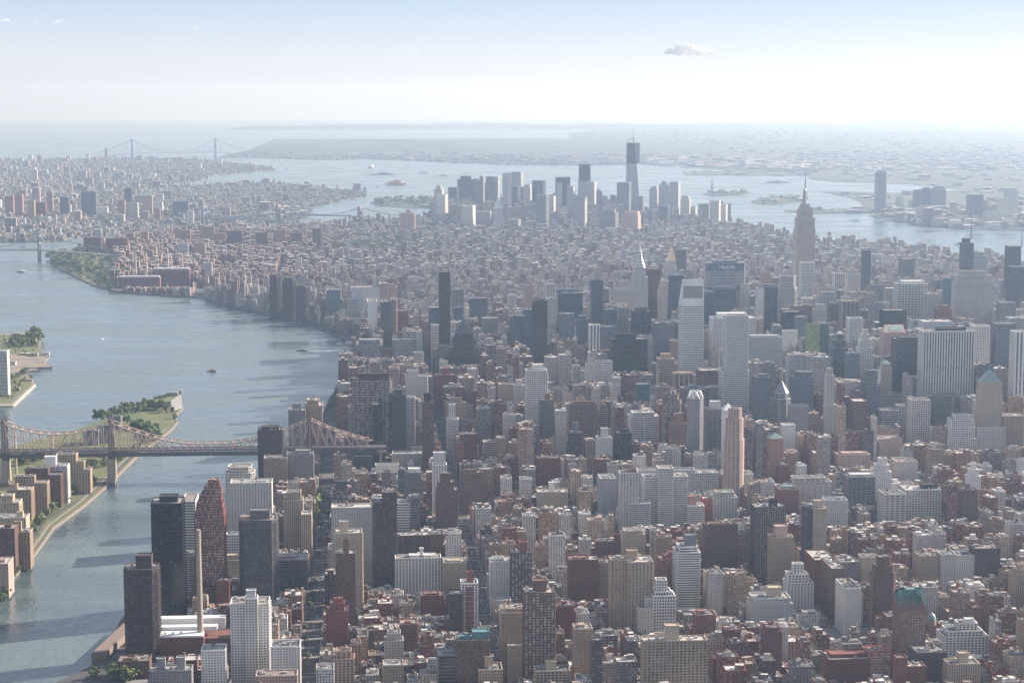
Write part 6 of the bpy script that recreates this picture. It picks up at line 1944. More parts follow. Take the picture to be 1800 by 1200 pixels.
def add_building(W, RF, l, rnd, ox=0, oy=0, simple=False, drp=None):
    """walls into W, roof and roof clutter into RF (colours per building)"""
    x0, x1, y0, y1, h, wc, rc, cls, kind = l
    x0, x1, y0, y1 = x0 - ox, x1 - ox, y0 - oy, y1 - oy
    d = drop((l[0] + l[1]) / 2, (l[2] + l[3]) / 2) if drp is None else drp
    zb, zt = -d, h - d
    u0 = rnd.random() * 900
    P = [(x0, y0), (x1, y0), (x1, y1), (x0, y1)]
    u = u0
    for i in range(4):
        a, b = P[i], P[(i + 1) % 4]
        L = math.hypot(b[0] - a[0], b[1] - a[1])
        nb = max(1, round(L / 3.3))
        un = u + nb * 3.3
        u_ = math.floor(u / 3.3) * 3.3
        nf = max(1, round(h / 3.1))
        W.face([(*a, zb), (*b, zb), (*b, zt), (*a, zt)], [(u_, 0), (u_ + nb * 3.3, 0), (u_ + nb * 3.3, nf * 3.1), (u_, nf * 3.1)], 0, wc)
        u = un + 33
    t = min(.5, (x1 - x0) * .08)
    RF.face([(x0, y0, zt), (x1, y0, zt), (x1, y1, zt), (x0, y1, zt)], None, 0, rc)
    if simple:
        return
    # parapet
    ph = .9 if kind == 'row' else 1.2
    for bx in ((x0 - .04, x1 + .04, y0 - .06, y0 + t), (x0 - .04, x1 + .04, y1 - t, y1 + .06), (x0 - .05, x0 + t, y0 + t, y1 - t), (x1 - t, x1 + .05, y0 + t, y1 - t)):
        RF.box(*bx, zt - .4, zt + ph, 0, tuple(c * 1.0 for c in wc))
    wx, wy = x1 - x0, y1 - y0
    # stair bulkhead, tanks and boxes on the roof
    if wx > 5:
        nbk = 1 if kind == 'row' else rnd.choice([1, 2, 2])
        for _ in range(nbk):
            bw, bd, bh = (rnd.uniform(1.8, 2.6), rnd.uniform(2.5, 4), rnd.uniform(1.8, 2.8)) if kind == 'row' else (min(wx * .5, rnd.uniform(4, 9)), min(wy * .5, rnd.uniform(4, 9)), rnd.uniform(3, 6.5))
            bx, by = x0 + .6 + rnd.random() * max(.1, wx - bw - 1.2), y0 + .8 + rnd.random() * max(.1, wy - bd - 1.6)
            c = rnd.choice([wc, wc, (.5, .48, .46), (.22, .2, .19)])
            RF.box(bx, bx + bw, by, by + bd, zt - .2, zt + bh, 0, c, top_col=rc, top_mi=0)
        for _ in range(rnd.randint(1, 3) if kind == 'row' else rnd.randint(3, 7)):
            bw, bh = rnd.uniform(.7, 2.2), rnd.uniform(.6, 1.8)
            bx, by = x0 + .6 + rnd.random() * max(.1, wx - bw - 1.2), y0 + .8 + rnd.random() * max(.1, wy - bw - 1.6)
            RF.box(bx, bx + bw, by, by + bw * rnd.uniform(.6, 1.6), zt - .2, zt + bh, 0, rnd.choice([(.6, .6, .6), (.4, .38, .36), (.25, .16, .13), (.7, .69, .67)]))
        if kind != 'row' and h > 20 and rnd.random() < .45:
            tx, ty = x0 + wx * rnd.uniform(.25, .75), y0 + wy * rnd.uniform(.3, .7)
            RF.prism(ngon(tx, ty, 1.9, 8), zt + 3.4, zt + 7.2, 0, (.17, .12, .09), bottom=True)
            RF.cone(ngon(tx, ty, 2.1, 8), zt + 7.2, (tx, ty, zt + 8.4), 0, (.14, .11, .09))
            for sx in (-1.2, 1.2):
                RF.bar((tx + sx, ty, zt), (tx + sx, ty, zt + 3.4), .2, 0, (.2, .17, .15))

LABELS = {}
ANCH = []
for (k0, k1), (rt, inf) in made.items():
    if inf['Y'] < 4300:
        ANCH.append((inf['cx'], inf['cy'], rt['label']))
def colour_word(c):
    m_, s = sum(c) / 3, max(c) - min(c)
    if m_ > .48:
        return 'white' if s < .08 else 'cream'
    if s / max(m_, .01) > .75:
        return 'red brick' if m_ < .2 else 'rosy brick'
    if s / max(m_, .01) > .45:
        return 'brown brick' if m_ < .2 else 'tan'
    if m_ < .2:
        return 'dark grey'
    return 'grey' if m_ < .36 else 'pale grey'
import re as _re
def short(lbl):
    t = _re.split(r' (?:with|at|right|left|in front|behind|beside|by|standing|below|among|rising|between|of|on|near|topped|crowned|stepping|along|joined|lining|and|cut|dotted|,)\b', lbl)[0]
    return t.strip(' ,')
SHORTS = {}
for a in ANCH:
    SHORTS.setdefault(short(a[2]), []).append(a)
UNIQ = [(v[0][0], v[0][1], k) for k, v in SHORTS.items() if len(v) == 1 and 3 <= len(k.split()) <= 7]

def auto_label(l, noun, roofed):
    cx_, cy_ = (l[0] + l[1]) / 2, (l[2] + l[3]) / 2
    near = sorted(UNIQ, key=lambda a: (a[0] - cx_) ** 2 + ((a[1] - cy_) * .7) ** 2)[:8]
    cw = colour_word(l[5])
    size = 'low' if l[4] < 20 else 'mid-rise' if l[4] < 40 else 'tall'
    for a in near:
        dx, dy = cx_ - a[0], cy_ - a[1]
        rel = ('right of' if dx > 0 else 'left of') if abs(dx) > abs(dy) * .8 else ('behind' if dy > 0 else 'in front of')
        for extra in ('', roofed):
            t = f"{size} {cw} {noun} {extra + ' ' if extra else ''}{rel} the {a[2]}"
            if len(t.split()) <= 16 and t not in LABELS:
                LABELS[t] = 1
                return t, None
    g = f'{cw} {noun}s among the near avenues'
    return f'{size} {cw} {noun} among similar ones between the near avenues', g

rb = random.Random(21)
for l in big[:N_BIG]:
    x0, x1, y0, y1, h, wc, rc, cls, kind = l
    cx_, cy_ = (x0 + x1) / 2, (y0 + y1) / 2
    noun = 'office block' if cls in ('mid', 'down') else 'apartment block'
    roofed = 'with pale roof' if sum(rc) > 1.1 else 'with dark roof'
    lab, grp = auto_label(l, noun, roofed)
    root = empty('office_block' if cls in ('mid', 'down') else 'apartment_block', (cx_, cy_, -drop(cx_, cy_)), lab, 'office block' if cls in ('mid', 'down') else 'apartment block', grp)
    p = rect(x0 - cx_, x1 - cx_, y0 - cy_, y1 - cy_)
    tiers, zt, pl = [], h, p
    if h > 26 and rb.random() < .75:
        zt2 = h
        hh = h - rb.uniform(4, 8)
        q = shrink(p, min(rb.uniform(2, 4), (x1 - x0) * .2, (y1 - y0) * .2))
        tiers, h, pl = [(q, hh - .3, zt2)], hh, q
    st = list(STY[rb.choice('ppppskh' if cls != 'mid' else 'grvcpV')])
    st[0] *= rb.uniform(.85, 1.2)
    st[1] = min(.9, st[1] * rb.uniform(.85, 1.15))
    rf = tower_parts(root, p, 0, h, st, wall_mat(tuple(round(c * 40) / 40 + .005 for c in wc)), glass_mat(GLS[rb.choice('ddddlb')], rb.choice([.1, .2, .3])), tiers)
    rf.build('roof', roof_mat(rc), root)
    mb = MB()
    roof_clutter(mb, pl, zt - .12, rb, rb.randint(3, 8))
    mb.build('roof_machinery', PLANT, root)
    bb = MB()
    xs, ys = [q[0] for q in pl], [q[1] for q in pl]
    bx, by = rb.uniform(.1, .5), rb.uniform(.1, .5)
    W_, D_ = max(xs) - min(xs), max(ys) - min(ys)
    bb.box(min(xs) + bx * W_, min(xs) + (bx + .35) * W_, min(ys) + by * D_, min(ys) + (by + .35) * D_, zt - .2, zt + rb.uniform(3, 6))
    bb.build('bulkhead', wall_mat(tuple(round(c * 40) / 40 + .005 for c in wc)), root)
    if cls != 'mid' and rb.random() < .5:
        water_tank(root, rb.uniform(-.2, .2) * W_, rb.uniform(-.2, .2) * D_, zt - .1, .9)

for l in rows[:N_ROW]:
    x0, x1, y0, y1, h, wc, rc, cls, kind = l
    cx_, cy_ = (x0 + x1) / 2, (y0 + y1) / 2
    cw = colour_word(wc)
    W, RF = MB(), MB()
    root = empty('row_house', (cx_, cy_, -drop(cx_, cy_)), f"narrow {cw} row house with {'pale' if sum(rc) > 1.05 else 'dark'} flat roof in the low blocks near the bottom", 'row house', f"{cw} row houses with {'pale' if sum(rc) > 1.05 else 'dark'} roofs")
    add_building(W, RF, l, rb, cx_, cy_, drp=0)
    W.build('wall', CITY_WALL, root, colors=True)
    RF.build('roof', CITY_ROOF, root, colors=True)

W, RF = MB(), MB()
for l in big[N_BIG:] + rows[N_ROW:]:
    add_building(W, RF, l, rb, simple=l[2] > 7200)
ci = W.build('city_fabric', [CITY_WALL], None, colors=True)
tag(ci, kind='stuff')
ri = RF.build('city_roofs', [CITY_ROOF], ci, colors=True)
tag(ri, kind='stuff')

# sidewalks with kerbs: one raised slab per block (near part of town)
mb = MB()
for S in range(80, 54, -1):
    for ai in range(len(AVE) - 1):
        x0, x1, y0, y1 = AVE[ai] + 9.5, AVE[ai + 1] - 9.5, street(S) + 5.5, street(S - 1) - 5.5
        if inside(MANHATTAN, x0, y0) and inside(MANHATTAN, x1, y1) and in_frame((x0 + x1) / 2, (y0 + y1) / 2, 0, 300):
            d = drop((x0 + x1) / 2, (y0 + y1) / 2)
            mb.box(x0, x1, y0, y1, -d - .3, .15 - d + .25)
tag(mb.build('sidewalk', plain_mat('pavement', (.20, .195, .19), .85, 0, .5, .1)), kind='structure')
# lane and crosswalk markings
mb = MB()
for ax in AVE[1:6]:
    for S in range(79, 54, -1):
        y = street(S)
        d = drop(ax, y)
        if not in_frame(ax, y, 0, 20):
            continue
        z = .12 - d
        for k in range(8):
            xx = ax - 7.5 + k * 2.1
            for off in (-7.2, 7.2):
                mb.face([(xx, y + off - 1.4, z), (xx + 1.0, y + off - 1.4, z), (xx + 1.0, y + off + 1.4, z), (xx, y + off + 1.4, z)])
        yy = y + 10
        while yy < y + 72:
            for lx in (-5.4, -1.8, 1.8, 5.4):
                mb.face([(ax + lx - .12, yy, z), (ax + lx + .12, yy, z), (ax + lx + .12, yy + 3, z), (ax + lx - .12, yy + 3, z)])
            yy += 9
tag(mb.build('road_markings', plain_mat('road_paint', (.62, .62, .58), .7)), kind='structure')
# ------------------------------------------------------------------ trees
def crown_mesh(seed, n_clump, n_leaf, leaf):
    rr = random.Random(seed)
    mb = MB()
    cl = []
    for _ in range(n_clump):
        a, z = rr.uniform(0, 6.28), rr.uniform(-.55, .95)
        rad = math.sqrt(max(.05, 1 - z * z * .9)) * rr.uniform(.35, .8)
        cl.append((rad * math.cos(a), rad * math.sin(a), z * .85, rr.uniform(.22, .42)))
    for k in range(n_leaf):
        c = cl[k % n_clump]
        d = Vector((rr.gauss(0, 1), rr.gauss(0, 1), rr.gauss(0, 1))).normalized()
        p = Vector(c[:3]) + d * c[3] * rr.uniform(.6, 1.05)
        nrm = (d + Vector((rr.gauss(0, .5), rr.gauss(0, .5), rr.gauss(0, .5) + .4))).normalized()
        t = nrm.orthogonal().normalized()
        b = nrm.cross(t)
        s = leaf * rr.uniform(.6, 1.3)
        mb.face([tuple(p + t * s), tuple(p + b * s * .8), tuple(p - t * s), tuple(p - b * s * .8)])
    return mb
def trunk_mesh(seed):
    rr = random.Random(seed)
    mb = MB()
    mb.prism(ngon(0, 0, .12, 7), -1.75, -.4, poly2=ngon(0, 0, .075, 7))
    for k in range(5):
        a = k * 1.256 + rr.uniform(-.4, .4)
        mb.bar((0, 0, -.7 + .1 * k), (.45 * math.cos(a), .45 * math.sin(a), .05 + rr.uniform(0, .3)), .05, r2=.02)
    mb.bar((0, 0, -.4), (.05, 0, .4), .07, r2=.03)
    return mb
PROTO = []
for k in range(5):
    cr = crown_mesh(40 + k, 15, 330, .16).build('crown', LEAF)
    tk = trunk_mesh(40 + k).build('trunk', BARK)
    COL.objects.unlink(cr)
    COL.objects.unlink(tk)
    PROTO.append((cr, tk))

def plant(x, y, s, label, group, squat=1.0, z=0.0):
    cr, tk = PROTO[R2.randrange(5)]
    h = s * 1.1
    e = empty('tree', (x, y, z - drop(x, y)), label, 'tree', group)
    for src in (tk, cr):
        o = src.copy()
        COL.objects.link(o)
        o.parent = e
        o.location = (0, 0, h * .98)
        o.scale = (s * 1.25, s * 1.25, s * 1.1 * squat) if src is cr else (s, s, s * .62)
        o.rotation_euler = (0, 0, R2.uniform(0, 6.28)) if src is cr else (0, 0, 0)
    return e

SPOT = []       # (px, py, size m, label, group)
def belt(l, n, s0, s1, label, group, jx=4, jy=2.5):
    """n trees along a picture line, set on the ground"""
    for k in range(n):
        t = k / max(1, n - 1) * (len(l) - 1)
        i = min(int(t), len(l) - 2)
        f = t - i
        SPOT.append((l[i][0] + (l[i + 1][0] - l[i][0]) * f + R2.uniform(-jx, jx), l[i][1] + (l[i + 1][1] - l[i][1]) * f + R2.uniform(-jy, jy), R2.uniform(s0, s1), label, group))
gi = 'trees of the island park beyond the bridge'
belt([(172, 740), (215, 728), (240, 722), (262, 716), (290, 722)], 28, 7, 11, 'leafy tree in the row crossing the island park beyond the bridge', gi)
belt([(232, 748), (255, 757), (275, 762), (268, 772)], 34, 6, 10, 'leafy tree in the dense grove beside the meadow beyond the bridge', 'trees of the meadow grove', 9, 5)
belt([(302, 722), (308, 733)], 3, 4, 6, 'small tree at the narrow neck of the island point', 'trees at the island point')
belt([(272, 704), (296, 697)], 9, 3, 4.5, 'small clipped tree lining the stone memorial at the island point', 'trees of the memorial rows', 1, 1)
gj = 'trees along the island drive'
belt([(20, 1000), (52, 945), (85, 905), (110, 880), (140, 862), (165, 850)], 36, 5, 8.5, 'leafy tree beside the island drive below the bridge', gj, 7, 5)
belt([(120, 838), (165, 822), (196, 812), (230, 800)], 21, 5, 8, 'leafy tree under the bridge on the island', 'trees under the bridge', 10, 5)
belt([(205, 810), (240, 788), (270, 772)], 10, 4, 6, 'tree on the strip behind the island sea wall', 'trees behind the sea wall', 4, 3)
belt([(30, 815), (75, 806)], 8, 6, 9, 'leafy tree behind the island blocks by the far channel', 'trees by the far channel', 6, 4)
belt([(8, 1055), (20, 1020), (40, 975)], 8, 5, 8, 'leafy tree at the lower left sea wall of the island', 'trees at the lower left', 6, 8)
belt([(20, 606), (45, 607), (66, 600), (60, 590)], 26, 8, 12, 'big tree in the waste-ground wood on the far riverbank', 'trees on the far riverbank', 8, 5)
belt([(18, 668), (35, 664), (45, 655)], 7, 5, 7, 'tree on the grassy point of the far riverbank', 'trees on the far riverbank point', 4, 3)
belt([(28, 690), (34, 676), (52, 668)], 6, 3, 5, 'bush on the grassy point of the far riverbank', 'bushes on the far riverbank point', 4, 3)
belt([(487, 925), (492, 912), (484, 905)], 4, 8, 10, 'tall leafy tree right of the broad pale stone hospital', 'trees by the stone hospital', 3, 3)
belt([(544, 938), (548, 912), (552, 895), (556, 880)], 9, 9, 12, 'tall sunlit tree in the grove beside the tree-lined left avenue', 'trees of the avenue grove', 4, 4)
belt([(207, 1192), (225, 1198), (243, 1196), (170, 1190)], 9, 6, 9, 'leafy tree at the bottom edge below the dark river slab', 'trees at the bottom left edge', 6, 4)
belt([(536, 1180), (538, 1100), (552, 1040), (562, 960), (570, 880)], 14, 3.5, 5, 'street tree on the left side of the tree-lined avenue', 'street trees, left avenue', 2, 3)
belt([(572, 1190), (574, 1100), (577, 1040), (577, 960), (580, 880)], 14, 3.5, 5.5, 'street tree on the right side of the tree-lined avenue', 'street trees, left avenue right side', 2, 3)
belt([(95, 460), (130, 470), (150, 480), (185, 492)], 18, 11, 17, 'broad tree in the riverside park at the distant bend', 'trees of the distant riverside park', 8, 6)
belt([(90, 452), (120, 452), (150, 448)], 8, 11, 16, 'broad tree beside the grey suspension bridge at the distant bend', 'trees beside the grey suspension bridge', 6, 3)
belt([(440, 545), (560, 572), (600, 585)], 8, 6, 9, 'small tree on the riverside walk at the river bend', 'trees on the riverside walk', 6, 3)
belt([(620, 640), (592, 690), (576, 735)], 12, 5, 8, 'tree on the narrow riverside strip by the dark slabs', 'trees on the narrow riverside strip', 4, 4)
for px, py, s, lab, grp in SPOT:
    x, y = gnd(px, py)
    plant(x, y, s, lab, grp)
NT = len(SPOT)

# street and yard trees of the town: the largest in view one by one, the rest as one green mass
TREES = [t for t in TREES if in_frame(t[0], t[1], 4, 10)]
TREES.sort(key=lambda t: -t[2] / t[1])
print('TREES', NT, len(TREES))
for t in TREES[:max(0, 292 - NT)]:
    plant(t[0], t[1], t[2], 'small leafy tree in a back yard among the near row houses' if t[3] == 'yard' else 'small street tree before a near apartment block', 'back yard trees of the near blocks' if t[3] == 'yard' else 'street trees of the near blocks')
base = [crown_mesh(90 + k, 9, 70, .27) for k in range(4)]
B = [np.asarray(b.v, np.float32) for b in base]
mb = MB()
rest = TREES[max(0, 292 - NT):][:4200]
def add_clump(x, y, z, s, k, sq=1.0):
    a = R2.uniform(0, 6.28)
    ca, sa = math.cos(a) * s, math.sin(a) * s
    v = B[k]
    q = np.stack([v[:, 0] * ca - v[:, 1] * sa + x, v[:, 0] * sa + v[:, 1] * ca + y, v[:, 2] * s * sq + z], 1)
    n = len(mb.v)
    mb.v.extend(map(tuple, q.tolist()))
    m = len(v) // 4
    mb.f.extend([(n + 4 * i, n + 4 * i + 1, n + 4 * i + 2, n + 4 * i + 3) for i in range(m)])
    mb.uv.extend([(0, 0)] * (4 * m))
    mb.mi.extend([0] * m)
    mb.col.extend([(.1, .1, .1)] * m)
for t in rest:
    add_clump(t[0], t[1], t[2] * 1.2 - drop(t[0], t[1]), t[2], R2.randrange(4))
for c, ra, rb_ in [(PARKS[0][0], 280, 150)]:
    for _ in range(160):
        a, q = R2.uniform(0, 6.28), math.sqrt(R2.random())
        x, y = c[0] + ra * q * math.cos(a), c[1] + rb_ * q * math.sin(a)
        add_clump(x, y, 12 - drop(x, y), R2.uniform(9, 15), R2.randrange(4))
for _ in range(150):
    x, y = gnd(R2.uniform(-20, 70), R2.choice([R2.uniform(590, 625), R2.uniform(650, 705)]))
    if inside(QUEENS, x, y):
        s = R2.uniform(1.5, 4.5)
        add_clump(x, y, s * .8 - drop(x, y), s, R2.randrange(4))
for poly, n, s0, s1 in ((GOVERNORS, 150, 10, 18), (LIBERTY, 40, 8, 14), (ELLIS, 50, 8, 13)):
    xs, ys = [p[0] for p in poly], [p[1] for p in poly]
    c = 0
    while c < n:
        x, y = R2.uniform(min(xs), max(xs)), R2.uniform(min(ys), max(ys))
        c += 1
        if inside(poly, x, y):
            s = R2.uniform(s0, s1)
            add_clump(x, y, s * .9 - drop(x, y), s, R2.randrange(4), .8)
for _ in range(260):
    x, y = gnd(R2.uniform(88, 205), R2.uniform(440, 512))
    if inside(PARK_E, x, y):
        s = R2.uniform(6, 12)
        add_clump(x, y, s * .8 - drop(x, y), s, R2.randrange(4))
xs, ys = [p[0] for p in BROOKLYN], [p[1] for p in BROOKLYN]
for _ in range(3200):
    x, y = R2.uniform(max(min(xs), -4200), max(xs)), min(ys) + (max(ys) - min(ys)) * R2.random() ** 1.5
    if inside(BROOKLYN, x, y) and in_frame(x, y, 0, 30):
        add_clump(x, y, 7 - drop(x, y), R2.uniform(10, 22), R2.randrange(4), .6)
tag(mb.build('foliage', LEAF), kind='stuff')

# ------------------------------------------------------------------ far towns: thousands of small houses and sheds
FARC = [(.62, .60, .57), (.50, .46, .42), (.38, .30, .26), (.30, .2, .17), (.45, .42, .40), (.68, .67, .66), (.25, .24, .24), (.42, .30, .24)]
W, RF = MB(), MB()
def scatter(poly, n, s0, s1, h0, h1, pw, x0=None, x1=None, keep=None, dim=1.0):
    xs, ys = [p[0] for p in poly], [p[1] for p in poly]
    xa, xb = (x0 if x0 is not None else min(xs)), (x1 if x1 is not None else max(xs))
    for _ in range(n):
        y = min(ys) + (max(ys) - min(ys)) * R2.random() ** pw
        x = R2.uniform(xa, xb)
        if not inside(poly, x, y) or not in_frame(x, y, 0, 20) or (keep and not keep(x, y)):
            continue
        if any(x > a[0] - 10 and x < a[1] + 10 and y > a[2] - 10 and y < a[3] + 10 for a in FOOT):
            continue
        w_, d_ = R2.uniform(s0, s1), R2.uniform(s0, s1)
        h = R2.uniform(h0, h1) * (1 if R2.random() < .93 else 2.2)
        h = cap_height(x, x + w_, y, h)
        if h < 4:
            continue
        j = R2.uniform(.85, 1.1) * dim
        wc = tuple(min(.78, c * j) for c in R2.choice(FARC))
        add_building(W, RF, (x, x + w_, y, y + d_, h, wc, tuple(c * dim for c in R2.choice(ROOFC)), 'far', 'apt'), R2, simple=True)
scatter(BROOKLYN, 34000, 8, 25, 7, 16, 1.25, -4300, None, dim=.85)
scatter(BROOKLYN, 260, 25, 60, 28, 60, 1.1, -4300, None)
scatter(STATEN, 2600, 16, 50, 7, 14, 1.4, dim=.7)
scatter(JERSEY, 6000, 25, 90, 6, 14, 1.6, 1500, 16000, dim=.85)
scatter(px_poly([(1130, 289), (1420, 304), (1420, 284), (1130, 276)]), 900, 40, 120, 12, 26, 1)
scatter(px_poly([(1545, 385), (1640, 399), (1800, 406), (1800, 372), (1560, 366)]), 420, 20, 60, 14, 45, 1)
scatter(px_poly([(1400, 300), (1800, 300), (1800, 268), (1400, 268)]), 900, 30, 90, 8, 16, 1, dim=1)
scatter(px_poly([(600, 278), (1120, 290), (1120, 276), (600, 268)]), 900, 25, 80, 8, 20, 1)
scatter(GOVERNORS, 40, 20, 60, 8, 14, 1)
scatter(ELLIS, 14, 30, 70, 10, 16, 1)
scatter(QUEENS, 60, 8, 22, 4, 9, 1)
tag(W.build('far_towns', [CITY_WALL], None, colors=True), kind='stuff')
rf = RF.build('far_town_roofs', [CITY_ROOF], bpy.data.objects['far_towns'], colors=True)
tag(rf, kind='stuff')

# ------------------------------------------------------------------ island works: sea wall, drive, memorial, posts
STONEW = plain_mat('pale_stone', (.42, .38, .33), .8, 0, .5, .1)
def ribbon(name, l, wdt, z, mat, kind='structure', closed=False, h=None):
    mb = MB()
    P = [gnd(*p) for p in l]
    for (a, b) in zip(P, P[1:]):
        L = math.hypot(b[0] - a[0], b[1] - a[1])
        n = (-(b[1] - a[1]) / L * wdt / 2, (b[0] - a[0]) / L * wdt / 2)
        d0, d1 = drop(*a), drop(*b)
        q = [(a[0] - n[0], a[1] - n[1]), (b[0] - n[0], b[1] - n[1]), (b[0] + n[0], b[1] + n[1]), (a[0] + n[0], a[1] + n[1])]
        if h:
            c = ((q[0][0], q[0][1], -d0), (q[1][0], q[1][1], -d1), (q[2][0], q[2][1], -d1), (q[3][0], q[3][1], -d0))
            area = (q[1][0] - q[0][0]) * (q[2][1] - q[0][1]) - (q[2][0] - q[0][0]) * (q[1][1] - q[0][1])
            idx = (0, 1, 2, 3) if area > 0 else (3, 2, 1, 0)
            for i in range(4):
                j = (i + 1) % 4
                u, v = c[idx[i]], c[idx[j]]
                mb.face([(u[0], u[1], u[2] - 3), (v[0], v[1], v[2] - 3), (v[0], v[1], v[2] + z), (u[0], u[1], u[2] + z)])
            mb.face([(c[i][0], c[i][1], c[i][2] + z) for i in idx])
        else:
            f = [(q[0][0], q[0][1], z - d0), (q[1][0], q[1][1], z - d1), (q[2][0], q[2][1], z - d1), (q[3][0], q[3][1], z - d0)]
            area = (q[1][0] - q[0][0]) * (q[2][1] - q[0][1]) - (q[2][0] - q[0][0]) * (q[1][1] - q[0][1])
            mb.face(f if area > 0 else f[::-1])
    return tag(mb.build(name, mat), kind=kind)
sw = ribbon('sea_wall', [(-20, 1050), (0, 1036), (58, 977), (93, 927), (148, 887), (192, 849), (242, 799), (300, 755), (312, 741), (306, 730), (322, 717)], 3.2, .9, plain_mat('sea_wall_stone', (.20, .165, .14), .85, 0, .6, .1), 'structure', h=1)
ribbon('promenade', [(-10, 1022), (52, 972), (86, 922), (138, 884), (180, 846), (232, 796), (292, 754)], 5, .12, plain_mat('promenade_paving', (.22, .20, .18), .85), 'structure')
ribbon('island_road', [(0, 1010), (48, 960), (75, 915), (110, 895), (150, 874), (176, 850), (205, 826), (240, 790)], 9, .09, ASPHALT, 'structure')
ribbon('riverbank_wall', [(-10, 713), (22, 713), (61, 676)], 5, .9, STONEW, 'structure', h=1)
ribbon('expressway', [(182, 1180), (210, 1130), (226, 1090), (300, 1010), (400, 925), (500, 840), (560, 770), (590, 705), (616, 650), (626, 610)], 22, .10, ASPHALT, 'structure')
# stone memorial at the point
Pm = [gnd(300, 706), gnd(318, 694), gnd(321, 716), gnd(303, 722)]
mb = MB()
mb.prism([Pm[3], Pm[2], Pm[1], Pm[0]], -3, 1.3)
a, b = gnd(298, 695), gnd(320, 693)
mb.box(min(a[0], b[0]), max(a[0], b[0]) - 8, a[1] - 8, a[1] + 2, 0, 7)
mb.box(b[0] - 6, b[0] + 1, b[1] - 12, b[1] - 2, 0, 9)
o = mb.build('stone_memorial', plain_mat('white_granite', (.30, .285, .265), .8, 0, .5, .1))
tag(o, 'white granite memorial terrace at the tip of the long island', 'memorial')
for px, yt, yb, lab in ((29, 767, 828, 'left'), (93, 767, 800, 'right')):
    X, Y = gnd(px, yb + 12)
    z = at_y(px, yt, Y)[1]
    e = empty('chimney', (X, Y, 0), f'{lab} of two slim pale chimneys rising in front of the bridge truss', 'chimney')
    mb = MB()
    mb.prism(ngon(0, 0, 2.1, 12), 0, z, poly2=ngon(0, 0, 1.7, 12))
    mb.build('shaft', wall_mat((.50, .43, .36)), e)
    mb = MB()
    mb.prism(ngon(0, 0, 1.95, 12), z - 1.2, z + .3)
    mb.build('ring_band', wall_mat((.30, .23, .17)), e)
# ferry pier with its long white shed
X0, Y = gnd(606, 604)
X1, _ = gnd(631, 603)
e = empty('ferry_pier', ((X0 + X1) / 2, Y, -drop(X0, Y)), 'pier with a long white shed reaching into the river by the dark slabs', 'pier')
mb = MB()
mb.box(-(X1 - X0) / 2, (X1 - X0) / 2, -7, 7, -3, .6)
mb.build('pier_deck', STONEW, e)
mb = MB()
mb.box(-(X1 - X0) / 2 + 2, (X1 - X0) / 2 - 2, -5, 5, .6, 6.5)
mb.build('shed', plain_mat('white_shed', (.68, .69, .70), .5), e)
for k, (a, b, lab) in enumerate((((38, 650), (93, 647), 'upper'), ((38, 655), (73, 653), 'lower'))):
    A, B_ = gnd(*a), gnd(*b)
    mb = MB()
    n = 26
    for i in range(n):
        x, y = A[0] + (B_[0] - A[0]) * i / n, A[1] + (B_[1] - A[1]) * i / n
        mb.box(x - .5, x + .5, y - .5, y + .5, -3.2, 2.2)
    mb.bar((*A, 1.6), (*B_, 1.6), .7)
    o = mb.build('pile_pier', plain_mat('old_wood', (.14, .11, .09), .85))
    tag(o, f'{lab} of two old timber pile piers on the far riverbank', 'pier')
# two long waterside terminals by the far harbour
for k, (x0, x1, y) in enumerate(((463, 527, 366), (463, 530, 377))):
    X0, Y = gnd(x0, y)
    X1, _ = gnd(x1, y)
    mb = MB()
    mb.box(X0, X1, Y, Y + 60, -3 - drop(X0, Y), 11 - drop(X0, Y))
    o = mb.build('pier_shed', plain_mat('white_shed', (.68, .69, .70), .5))
    tag(o, ('farther' if k == 0 else 'nearer') + ' of two long white pier sheds at the distant shore left of the stone-towered bridge', 'pier shed')

